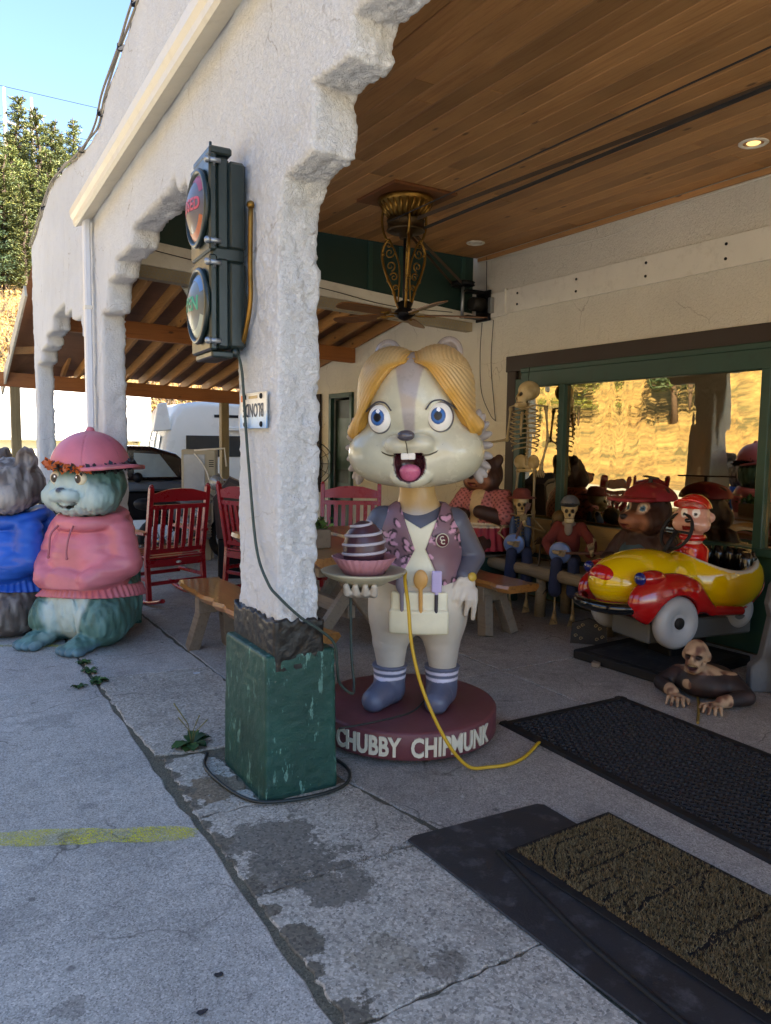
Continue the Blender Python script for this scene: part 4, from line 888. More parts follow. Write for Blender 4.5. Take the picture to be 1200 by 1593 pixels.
# ================================================================ furniture
m_red = M('red gloss paint', '9e1620', .3, .12, 5, .06, 40, coat=.3)
def rocking_chair(loc, rz, label):
    C = thing('rocking_chair', label, 'rocking chair', loc, rz, 'red rocking chairs')
    W = .29
    for s in (-1, 1):
        mb = MB(); mb.beam((s*W, -.235, .05), (s*W, -.20, .46), .042, .045); mb.beam((s*W, -.20, .45), (s*W, -.31, 1.10), .042, .045); mb.ball((s*W, -.312, 1.11), (.021, .022, .02), 8, 6); mb.build('back_post', m_red, C)
        mb = MB(); mb.beam((s*W, .24, .05), (s*W, .24, .66), .042, .042); mb.build('front_leg', m_red, C)
        mb = MB(); mb.tube(bez([(s*W, -.5, .09), (s*W, -.25, .035), (s*W, .0, .022), (s*W, .25, .035), (s*W, .45, .08)], 5), .021, 6); mb.build('rocker', m_red, C)
        po = [(-.24, -.04), (.22, -.055), (.31, -.045), (.335, 0), (.31, .045), (.22, .055), (-.24, .035)]
        mb = MB(); mb.prism([(v+s*(W+.01), u) for u, v in po][::-1], lambda u, v, d: (u, v, d), .66, .685); mb.build('armrest', m_red, C)
    crest = [(-.27, 0), (.27, 0), (.27, .075), (.12, .115), (0, .122), (-.12, .115), (-.27, .075)]
    bk = lambda u, v, d: (u, -.20-.11*(v-.45)/.65+d, v)
    mb = MB(); mb.prism([(u, v+.965) for u, v in crest], bk, -.014, .014); mb.build('crest_rail', m_red, C)
    for z in (.915, .50):
        mb = MB(); mb.prism([(-.27, z-.02), (.27, z-.02), (.27, z+.022), (-.27, z+.022)], bk, -.014, .014); mb.build('back_rail', m_red, C)
    for i in range(7):
        x = -.225+.075*i; mb = MB(); mb.prism([(x-.02, .515), (x+.02, .515), (x+.02, .9), (x-.02, .9)], bk, -.008, .008); mb.build('back_slat', m_red, C)
    for i in range(6):
        y = -.19+.085*i; mb = MB(); mb.cbox((0, y, .435+.006*i), (.56, .075, .018), .004); mb.build('seat_slat', m_red, C)
    for y in (-.215, .235):
        mb = MB(); mb.cbox((0, y, .385), (.56, .02, .07), .003); mb.build('seat_rail', m_red, C)
    mb = MB(); mb.lathe([(.028, 0), (.028, .003), (0, .003)], 18, (.02, -.2265, .385), (R(90), 0, 0), sx=1, sy=.5); mb.build('maker_plate', m_white, C)
    for (a, b2) in (((-W, -.22, .2), (W, -.22, .2)), ((-W, .24, .22), (W, .24, .22)), ((-W, -.22, .24), (-W, .24, .24)), ((W, -.22, .24), (W, .24, .24))):
        mb = MB(); mb.beam(a, b2, .028, .034); mb.build('stretcher', m_red, C)
    return C
rocking_chair((2.0, 7.36, 0), R(13), 'red rocking chair with its slatted back showing, beside the pink statue')
rocking_chair((2.95, 7.25, 0), R(-70), 'red rocking chair mostly hidden behind the white column')
rocking_chair((3.62, 6.62, 0), R(148), 'red rocking chair behind the big-headed statue')
def slab_mb(x0, x1, y0, y1, z, th, seed=0, live=.02):
    rr = random.Random(seed); n = 18; L = []; Rr = []
    for i in range(n+1):
        y = y0+(y1-y0)*i/n; L.append((x0+rr.uniform(-live, live), y)); Rr.append((x1+rr.uniform(-live, live), y))
    po = Rr+L[::-1]; k = len(po); mb = MB(); cx = (x0+x1)/2
    mb.add([(x, y, z) for x, y in po]+[(x+(.012 if x > cx else -.012), y, z-th*.4) for x, y in po]+[(cx+(x-cx)*.88, y, z-th) for x, y in po], [tuple(range(k)), tuple(range(2*k, 3*k))[::-1]]+[(q*k+i, (q+1)*k+i, (q+1)*k+(i+1) % k, q*k+(i+1) % k) for q in (0, 1) for i in range(k)])
    return mb
w_edge = wood('bark edged slab', '75502c', 'b07c40', 1, .28, coat=.6, objvar=.1, knots=True)
def bench(x0, x1, y0, y1, z, label, seed, mat=w_edge):
    e = thing('slab_bench', label, 'bench', ((x0+x1)/2, (y0+y1)/2, 0)); hx = (x1-x0)/2; hy = (y1-y0)/2
    slab_mb(-hx, hx, -hy, hy, z, .06, seed).build('seat', mat, e)
    for s in (-1, 1):
        mb = MB(); mb.cbox((0, s*hy*.62, z-.12), (hx*1.7, .09, .12), .004); mb.build('cross_block', w_grey, e)
        for q in (-1, 1):
            mb = MB(); mb.beam((q*hx*.5, s*hy*.62, z-.15), (q*hx*.9, s*hy*.72, .0), .08, .1, up=(0, 1, 0)); mb.build('leg', w_grey, e)
    return e
bench(1.66, 1.98, 3.75, 5.75, .47, 'varnished live-edge bench behind the white column', 1)
bench(3.82, 4.12, 4.45, 6.35, .45, 'varnished live-edge bench in front of the banjo skeletons', 2)
def table(x0, x1, y0, y1, z, label, seed):
    e = thing('slab_table', label, 'table', ((x0+x1)/2, (y0+y1)/2, 0)); hx = (x1-x0)/2; hy = (y1-y0)/2
    slab_mb(-hx, hx, -hy, hy, z, .08, seed, .015).build('tabletop', w_edge, e)
    for s in (-1, 1):
        for q in (-1, 1):
            mb = MB(); mb.beam((q*hx*.45, s*(hy-.16)+q*.03, z-.07), (-q*hx*1.05, s*(hy-.16)+q*.03, .0), .09, .055, up=(0, 1, 0)); mb.build('crossed_leg', w_grey, e)
        mb = MB(); mb.beam((-hx*.8, s*(hy-.16), z-.11), (hx*.8, s*(hy-.16), z-.11), .06, .09); mb.build('cleat', w_grey, e)
    mb = MB(); mb.beam((0, -hy+.16, .32), (0, hy-.16, .32), .06, .1); mb.build('stretcher', w_grey, e)
    return e
table(2.28, 2.98, 4.6, 6.3, .75, 'dark slab picnic table with crossed legs, left of the big-headed statue', 3)
table(3.1, 3.74, 4.85, 6.4, .74, 'slab picnic table mostly hidden behind the big-headed statue', 4)

# ================================================================ figures
def pmat(name, rough=.4, var=.1, bump=.08, bscale=120, coat=0., scale=7, dirt=0., dirtcol='3a3026'):
    return M(name, 'ffffff', rough, var, scale, bump, bscale, coat=coat, dirt=dirt, dirtcol=dirtcol, attr='Col')
pm_gloss = pmat('painted fibreglass', .24, .12, .05, 90, .35, dirt=.12, dirtcol='8a7f60')
pm_eye = pmat('clean eye gloss', .35, .03, 0., 90, .0)
pm_satin = pmat('satin painted fibreglass', .42, .14, .12, 70, .08)
pm_fur = pmat('painted sculpted fur', .55, .2, .25, 60)
pm_old = pmat('worn painted plaster', .6, .3, .35, 45, dirt=.3)
pm_bone = pmat('aged plastic bone', .55, .25, .2, 80, dirt=.35, dirtcol='5d4a30')
pm_car = pmat('ride gloss enamel', .12, .05, 0., 60, .8)
def flat(c): return lambda V, n: np.tile(L3(c), (len(V), 1))
def sub_blob(name, f, c, r, h, mat, parent, col): 
    c = np.array(c); r = np.array(r); return blob(name, f, c-r, c+r, h, mat, parent, col)

# ---------------------------------------------------------------- big-headed chipmunk statue on its round base
S = thing('chipmunk_statue', 'big-headed blond chipmunk statue holding a plate on a round maroon base', 'statue', (2.23, 3.29, 0), R(-34))
m_mar = M('maroon base paint', '6b3a40', .5, .22, 5, .2, 50, dirt=.25, dirtcol='46262a')
mb = MB(); BX = -.065; mb.lathe([(.45, .028), (.475, .03), (.48, .036), (.48, .155), (.474, .164), (.46, .168), (0, .17)], 72, (BX, .03, 0)); base = mb.build('base', m_mar, S)
vs, fs = text_mesh('CHUBBY  CHIPMUNK', .14, .008, None, .0042, 1., 1.0)
xs_ = [v.x for v in vs]; wid = max(xs_)-min(xs_); xc = (max(xs_)+min(xs_))/2; arc = .87
zs_ = [v.y for v in vs]; zc_ = (max(zs_)+min(zs_))/2; zh_ = max(zs_)-min(zs_)
def roundbase(v):
    a = (v.x-xc)/wid*arc/.48+R(8); r_ = .482+v.z+.002; return Vector((BX+r_*math.sin(a), .03-r_*math.cos(a), .097+(v.y-zc_)/zh_*.098))
mb = MB(); mb.add([roundbase(v) for v in vs], fs); mb.build('lettering', M('cream letters', 'd3cdb8', .5, .1), base, fix=False)
for a in (35, 125, 215, 305):
    c = Vector((BX+.42*math.cos(R(a)), .03+.42*math.sin(R(a)), .016)); mb = MB(); mb.lathe([(.006, -.011), (.016, -.011), (.016, .011), (.006, .011)], 14, c, (R(90), 0, R(a*2))); mb.cbox(c+Vector((0, 0, .012)), (.028, .028, .008), .002); mb.build('caster', m_steel, S)
skin, skin2 = 'a39c93', 'b7ad9c'
def body_f(P):
    leg = lambda s, xh, xk: chain([(xh, 0, .74), (xk, -.01, .5), (xk+.004, .0, .38), (xk+.004, .0, .3)], [.15, .095, .074, .06])
    f = U(.05, ell((-.01, 0, 1.0), (.2, .145, .26)), ell((-.012, .01, .78), (.245, .175, .19)), leg(-1, -.115, -.155), leg(1, .095, .12), ell((-.13, -.01, .66), (.135, .145, .17)), ell((.11, -.01, .66), (.135, .145, .17)), chain([(-.02, 0, 1.15), (-.03, 0, 1.4)], [.105, .085]))
    d = f(P)
    for xk in (-.155, .12):
        for z0 in (.515, .485):
            d = np.minimum(d, U(0, cap((xk-.045, -.095, z0+.022), (xk, -.1, z0), .006), cap((xk, -.1, z0), (xk+.045, -.095, z0+.022), .006))(P))
    hand = U(.015, ell((-.27, -.40, .845), (.06, .075, .028)), *[chain([(-.27+dx, -.45, .835), (-.275+dx*1.15, -.50, .85), (-.275+dx*1.2, -.525, .885)], [.019, .018, .014]) for dx in (-.055, -.02, .018, .052)])
    hand2 = U(.015, ell((.235, -.1, .83), (.045, .03, .05)), *[chain([(.235+dx, -.12, .80), (.225+dx*1.3, -.135, .755), (.21+dx*1.5, -.12, .715-.02*q)], [.017, .016, .011]) for q, dx in enumerate((-.045, -.015, .015, .04))], cap((.2, -.115, .85), (.165, -.125, .80), .016, .012))
    return np.minimum(d, np.minimum(hand(P), hand2(P)))
def body_c(V, n):
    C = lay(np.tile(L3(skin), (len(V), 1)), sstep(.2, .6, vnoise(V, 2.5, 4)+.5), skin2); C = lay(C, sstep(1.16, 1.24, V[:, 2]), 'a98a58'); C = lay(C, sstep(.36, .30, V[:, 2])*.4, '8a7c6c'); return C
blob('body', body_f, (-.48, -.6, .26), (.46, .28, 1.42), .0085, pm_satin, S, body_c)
def shirt_f(P):
    return U(.04, ell((-.01, 0, 1.06), (.215, .15, .19)), chain([(-.2, 0, 1.13), (-.30, -.05, .95), (-.285, -.33, .85)], [.085, .07, .05]), chain([(.165, 0, 1.13), (.272, .04, .95), (.225, -.07, .865)], [.082, .066, .05]))(P)
blob('shirt', shirt_f, (-.45, -.45, .78), (.45, .22, 1.3), .0085, pm_satin, S, flat('4b4c58'))
wof = lambda z: np.interp(z, [.6, .8, 1.01, 1.2, 1.3], [.17, .13, .03, .1, .13])
xo = -.005
shell = lambda k: U(.05, ell((-.01, 0, 1.05), (.215+k, .15+k, .205+k)), ell((-.012, .005, .86), (.215+k, .16+k, .16+k)))
def vest_f(P):
    d = np.maximum(shell(.018)(P), -shell(.002)(P)); z = P[:, 2]
    d = np.maximum(d, .775-z); d = np.maximum(d, z-1.235)
    openf = np.minimum(wof(z)-np.abs(P[:, 0]-xo), -P[:, 1]+.02); d = np.maximum(d, openf)
    for s in (-1, 1): d = np.maximum(d, -ell((s*.25-.01, 0, 1.09), (.075, .1, .12))(P))
    return d-.003
spots_ = [(rng.uniform(-.25, .25), rng.uniform(.79, 1.22), rng.uniform(0, 3.1)) for _ in range(85)]
def vest_c(V, n):
    C = lay(np.tile(L3('70525a'), (len(V), 1)), sstep(-.2, .3, vnoise(V, 4, 3)), '7d626a')
    for (x, z, a) in spots_:
        u = (V[:, 0]-x)*math.cos(a)+(V[:, 2]-z)*math.sin(a); w_ = -(V[:, 0]-x)*math.sin(a)+(V[:, 2]-z)*math.cos(a)
        r_ = np.sqrt((u/.026)**2+(w_/.014)**2); C = lay(C, (1-sstep(1.0, 1.25, r_))*((u+w_) > -.004), '2a2026'); C = lay(C, 1-sstep(.75, .95, np.sqrt(((u+.003)/.024)**2+((w_+.003)/.012)**2)), 'b98a9c')
    return C
blob('vest', vest_f, (-.3, -.24, .74), (.28, .24, 1.28), .0065, pm_satin, S, vest_c)
def apron_f(P):
    z = P[:, 2]; d = np.maximum(shell(.012)(P), -shell(.0)(P)); ww = wof(z)-.001; ww = np.where(z < .8, .15, ww)
    d = np.maximum(d, np.abs(P[:, 0]-xo)-ww); d = np.maximum(d, P[:, 1]); d = np.maximum(d, z-(1.115+.55*np.abs(P[:, 0]-xo))); d = np.maximum(d, .72-z)
    q = P.copy(); q[:, 1] = q[:, 1]-.9*(q[:, 0]-xo)**2
    sk = rbox((xo, -.187, .69), (.143, .012, .108), .012)(q); pk = rbox((xo, -.2, .645), (.15, .014, .062), .012)(q)
    return U(.01, lambda A: d, lambda A: sk, lambda A: pk)(P)
blob('apron', apron_f, (-.22, -.28, .55), (.21, .05, 1.22), .0055, pm_satin, S, lambda V, n: lay(np.tile(L3('cfc9ae'), (len(V), 1)), sstep(.64, .58, V[:, 2])*.5, 'a89f7e'))
for nm, x, cc, kind in (('ladle', -.095, '6d6672', 0), ('wooden_spoon', .0, 'b98a48', 1), ('spatula', .08, 'a99cc0', 2)):
    yb = -.205+.9*x*x
    if kind == 2: f = U(.004, rbox((x, yb-.002, .855), (.026, .008, .055), .008), cap((x, yb, .8), (x, yb, .70), .009))
    else: f = U(.008, ell((x, yb-.002, .865 if kind else .84), (.036 if kind else .03, .013, .05)), cap((x, yb, .82), (x+.004, yb, .69), .011, .009))
    sub_blob(nm, f, (x, yb, .79), (.06, .04, .16), .004, pm_satin, S, lambda V, n, cc=cc, kind=kind: lay(np.tile(L3(cc), (len(V), 1)), (V[:, 2] < .79)*(1. if kind == 2 else 0.), '26222c'))
def boot(x, tx):
    def f(P):
        d = U(.03, cap((x, .003, .37), (x, .01, .23), .09, .08), chain([(x, .02, .235), (x+tx*.5, -.08, .232), (x+tx, -.155, .222)], [.072, .072, .062]))(P)
        d = U(.0, lambda A: d, lambda A: np.maximum(np.abs(np.hypot(A[:, 0]-x, A[:, 1]-.004)-.088)-.006, np.abs(A[:, 2]-.366)-.008))(P)
        d = np.maximum(d, .169-P[:, 2]); d = np.maximum(d, P[:, 2]-.372); return d
    def c(V, n):
        C = np.tile(L3('4f5468'), (len(V), 1)); z = V[:, 2]; t = (np.abs(z-.345) < .0085) | (np.abs(z-.312) < .0085); C = lay(C, t.astype(float), 'b9b6c4'); return lay(C, (z < .185).astype(float), '3c4152')
    blob('boot', f, (x-.2, -.25, .16), (x+.2, .14, .385), .0055, pm_satin, S, c)
boot(-.155, -.075); boot(.122, -.03)
mb = MB(); mb.lathe([(.03, 0), (.034, .004), (.03, .009), (.0, .011)], 24, (.105, -.165, 1.06), (R(84), 0, R(20))); bd = mb.build('badge', M('badge maroon', '5d1f30', .4), S)
mb = MB(); mb.tube([(.105+.033*math.cos(t)*.94, -.172+.033*math.cos(t)*.3, 1.06+.033*math.sin(t)) for t in np.linspace(0, 6.28, 25)[:-1]], .003, 6, closed=True); mb.build('badge_rim', M('cream letters', 'd3cdb8', .5, .1), bd)
for q, (dx, dz) in enumerate(((-.003, .009), (.003, -.009))):
    vs, fs = text_mesh('C', .032, .003, lambda v: Vector((.105+dx+v.x*.94, -.1785+(dx+v.x)*.32-v.z, 1.06+dz+v.y)), .0012); mb = MB(); mb.add(vs, fs); mb.build('badge_letter', M('cream letters', 'd3cdb8', .5, .1), bd, fix=False)
mb = MB(); mb.lathe([(.022, -.008), (.024, 0), (.022, .008), (0, .009)], 18, (.262, -.115, .868), (R(80), 0, R(30))); mb.build('bangle', M('yellow paint', 'c9a845', .4), S)
# plate with a chocolate in a paper cup
PX, PY = -.27, -.40
mb = MB(); mb.lathe([(.05, .865), (.09, .872), (.12, .89), (.18, .915), (.2, .932), (.203, .94), (.195, .943), (.15, .93), (.08, .922), (0, .92)], 48, (PX, PY, 0)); mb.build('plate', M('plate paint', 'b4ad93', .4, .15, 6, .05), S)
mb = MB(); mb.lathe([(.095, .925), (.115, .955), (.15, 1.005), (.148, 1.008), (.1, .985), (0, .98)], 96, (PX, PY, 0), mod=lambda a, z: 1+(.03*math.cos(a*28) if z > .93 else .01)); mb.build('paper_cup', M('pink paper cup', 'b77e86', .5, .15), S)
mb = MB(); mb.lathe([(.0, .975), (.095, .98), (.1, 1.03), (.097, 1.075), (.082, 1.12), (.055, 1.155), (.025, 1.172), (0, 1.175)], 40, (PX, PY, 0)); ch = mb.build('chocolate', M('chocolate paint', '4c2f38', .35, .12, 6, .05), S)
pts = []
for i in range(150):
    t = i/149; z = 1.0+.172*t; r_ = float(np.interp(z, [.98, 1.03, 1.075, 1.12, 1.155, 1.172], [.096, .101, .098, .083, .057, .02])); a = t*6.28*4.0+.6; pts.append((PX+r_*math.cos(a), PY+r_*math.sin(a), z))
mb = MB(); mb.tube(pts, .0075, 7); mb.build('icing_line', M('icing paint', 'c3bcc4', .4), ch)
# head
HT = Matrix.Translation((-.035, -.01, 1.615)) @ Matrix.Rotation(R(-9), 4, 'Z') @ Matrix.Rotation(R(-2), 4, 'Y')
def place(o): o.matrix_local = HT; return o
crn = ell((0, .0, .12), (.262, .24, .27)); 
def face_solid(P):
    f = U(.07, crn, ell((-.165, -.035, -.125), (.185, .19, .155)), ell((.165, -.035, -.125), (.185, .19, .155)), ell((0, -.07, -.175), (.19, .17, .125)))
    f2 = U(.03, f, ell((-.05, -.225, -.08), (.075, .06, .052)), ell((.05, -.225, -.08), (.075, .06, .052)))
    lip = U(.025, f2, ell((0, -.2, -.245), (.1, .06, .05)))
    return lip(P)
mouth = ell((.0, -.27, -.175), (.08, .1, .088))
def head_f(P):
    m_ = np.maximum(mouth(P), P[:, 2]+.128)
    for s in (-1, 1): m_ = np.minimum(m_, ell((s*.15, -.33, .05), (.068, .105, .08))(P)+.004)
    return SUB(.008, face_solid, lambda A: m_)(P)
def head_c(V, n):
    x, y, z = V[:, 0], V[:, 1], V[:, 2]; C = np.tile(L3('9d948f'), (len(V), 1))
    ws = np.interp(z, [-.1, 0, .12, .26, .36], [.02, .026, .036, .062, .09])
    cream = sstep(-.006, .006, np.abs(x)-ws)*sstep(.30, .285, z+.35*np.maximum(0, np.abs(x)-.13))*sstep(.1, .0, y)
    cheek = sstep(.0, -.03, z)*sstep(.1, -.02, y); C = lay(C, np.maximum(cream, cheek*sstep(.0, .012, np.abs(x)-.02*(z > -.09))), 'bdb9a2')
    C = lay(C, sstep(-.02, -.2, z)*sstep(.2, .36, np.abs(x))*.35, '9f9a78')
    mz = (1-sstep(.9, 1.05, np.minimum(np.sqrt(((x+.05)/.09)**2+((z+.085)/.052)**2), np.sqrt(((x-.05)/.09)**2+((z+.085)/.052)**2))))*(y < -.2); C = lay(C, mz, 'bdb9a3')
    ins = (mouth(V) < .006)*(z < -.122)*(y > -.262); C = lay(C, ins.astype(float), '3d1620')
    edge = (np.abs(np.sqrt((x/.08)**2+((z+.175)/.088)**2)-1.0) < .05)*(z < -.125)*(y < -.2); C = lay(C, edge.astype(float)*.8, '3a2a2c'); return C
hd = place(blob('head', head_f, (-.42, -.34, -.36), (.42, .28, .45), .0068, pm_gloss, S, head_c))
def add_head(name, f, c, r, h, col, mat=pm_gloss):
    o = sub_blob(name, f, c, r, h, mat, hd, col); return o
add_head('tongue', U(.02, ell((0, -.185, -.23), (.058, .065, .045)), ell((0, -.225, -.205), (.05, .04, .03))), (0, -.2, -.22), (.09, .1, .08), .005, flat('b8607c'))
add_head('teeth', U(.004, rbox((-.017, -.262, -.137), (.018, .012, .017), .007), rbox((.017, -.262, -.137), (.018, .012, .017), .007)), (0, -.258, -.142), (.06, .04, .05), .0035, flat('d8d4cc'))
mb = MB()
for s in (-1, 1): mb.tube(bez([(s*.066, -.246, -.132), (s*.1, -.233, -.13), (s*.14, -.222, -.112), (s*.168, -.212, -.075)], 5), [.005]*10+[.004]*5+[.002], 6)
mb.tube([(0, -.335, -.06), (0, -.3, -.085), (0, -.288, -.11), (0, -.28, -.122)], .003, 6)
mb.build('smile_line', M('smile crease', '5a523c', .5), hd)
add_head('nose', ell((0, -.318, -.038), (.043, .03, .027)), (0, -.318, -.038), (.06, .05, .05), .0045, flat('4d4a52'))
for s in (-1, 1):
    def eye_c(V, n, s=s):
        C = np.tile(L3('dedad2'), (len(V), 1)); gx = s*.15-.006; d = np.sqrt(((V[:, 0]-gx)/.9)**2+(V[:, 2]-.055)**2); rim = np.sqrt(((V[:, 0]-s*.15)/.061)**2+((V[:, 2]-.05)/.071)**2)
        C = lay(C, sstep(.94, .99, rim), '4a4852'); C = lay(C, (1-sstep(.039, .041, d)), '1a3c70'); C = lay(C, (1-sstep(.033, .039, d)), '2b5c9c'); C = lay(C, (1-sstep(.021, .023, d)), '0e0f14')
        C = lay(C, 1-sstep(.009, .0105, np.hypot(V[:, 0]-gx-.003, V[:, 2]-.085)), 'f4f4f4'); return C  # white dot is a highlight painted into the eye colour
    add_head('eye', ell((s*.15, -.183, .05), (.066, .05, .076), (0, 0, s*22)), (s*.15, -.183, .05), (.09, .09, .095), .0035, eye_c, pm_eye)
    mb = MB(); mb.tube(bez([(s*.085, -.236, .085), (s*.115, -.232, .122), (s*.16, -.212, .13), (s*.205, -.178, .105), (s*.23, -.16, .085)], 5), [.004]*20+[.002], 6); mb.build('eyelid_line', M('dark outline', '4a4852', .5), hd)
    ear = SUB(.01, ell((s*.16, .1, .39), (.075, .035, .085)), ell((s*.16, .065, .39), (.05, .03, .06)))
    add_head('ear', ear, (s*.16, .1, .39), (.1, .06, .11), .005, flat('8d8480'))
    pet = [ell((s*(.295+.045*math.cos(t)), .035+.01*(i % 2), -.1+.15*math.sin(t)), (.05, .018, .022), (0, -s*math.degrees(t)*.9, 0)) for i, t in enumerate(np.linspace(-1.25, 1.35, 9))]
    add_head('cheek_ruff', U(.008, *pet), (s*.36, .04, -.1), (.13, .06, .22), .005, flat('8f8680'), pm_satin)
wo = lambda z: np.interp(z, [-.12, -.04, .03, .125, .235, .285, .31, .33, .4], [.30, .29, .265, .205, .132, .092, .05, -.02, -.05])
def hair_f(P):
    x, y, z = np.abs(P[:, 0]), P[:, 1], P[:, 2]; fr = x-wo(z); g = np.abs(fr)
    bump_ = .0016*np.sin(fr*2*np.pi/.019+1.5*np.sin(z*9)+5*vnoise(P, 6, 4))*(y < .14)
    vol = U(.05, ell((-.115, .015, .2), (.185, .26, .225)), ell((.115, .015, .2), (.185, .26, .225)), ell((-.215, .0, .03), (.09, .19, .17)), ell((.215, .0, .03), (.09, .19, .17)))(P)
    vol = U(.03, lambda A: vol, ell((.262, -.04, -.01), (.045, .09, .075)), ell((-.262, -.04, -.03), (.035, .09, .085)))(P)
    d = vol+bump_; d = np.maximum(d, -(crn(P)-.0))
    front = np.minimum(-fr, -(y-.02)); d = np.maximum(d, front)
    curl = U(.02, chain([(.235, -.12, .1), (.275, -.09, .045), (.315, -.06, .01), (.325, -.03, -.03)], [.035, .044, .038, .012]), chain([(-.24, -.12, .09), (-.28, -.09, .03), (-.315, -.06, -.01), (-.315, -.02, -.05)], [.033, .042, .036, .012]))(P)
    d = U(.02, lambda A: d, lambda A: curl)(P)
    return np.maximum(d, -.05-z)
def hair_c(V, n):
    x, y, z = np.abs(V[:, 0]), V[:, 1], V[:, 2]; fr = x-wo(z); C = np.tile(L3('b59a6c'), (len(V), 1)); C = lay(C, sstep(.11, .02, fr)*sstep(.1, -.05, y), 'b88a3a'); C = lay(C, sstep(.1, -.12, z)*.9, 'b0873c'); C = lay(C, .28*sstep(.5, 1., np.sin(fr*2*np.pi/.019+1.5*np.sin(z*9)+5*vnoise(V, 6, 4)))*(y < .12), '84622a'); return lay(C, sstep(.0, .2, y)*.4, 'a8875c')
o = sub_blob('hair', hair_f, (0, .0, .13), (.36, .31, .34), .0055, pm_satin, hd, hair_c)
cable('statue_wire', [(1.66, 3.12, .185), (1.85, 3.1, .19), (2.05, 3.1, .2), (2.2, 3.2, .2), (2.28, 3.3, .18)], .005, m_cab, 'thin dark wire lying across the maroon statue base', cat='wire')

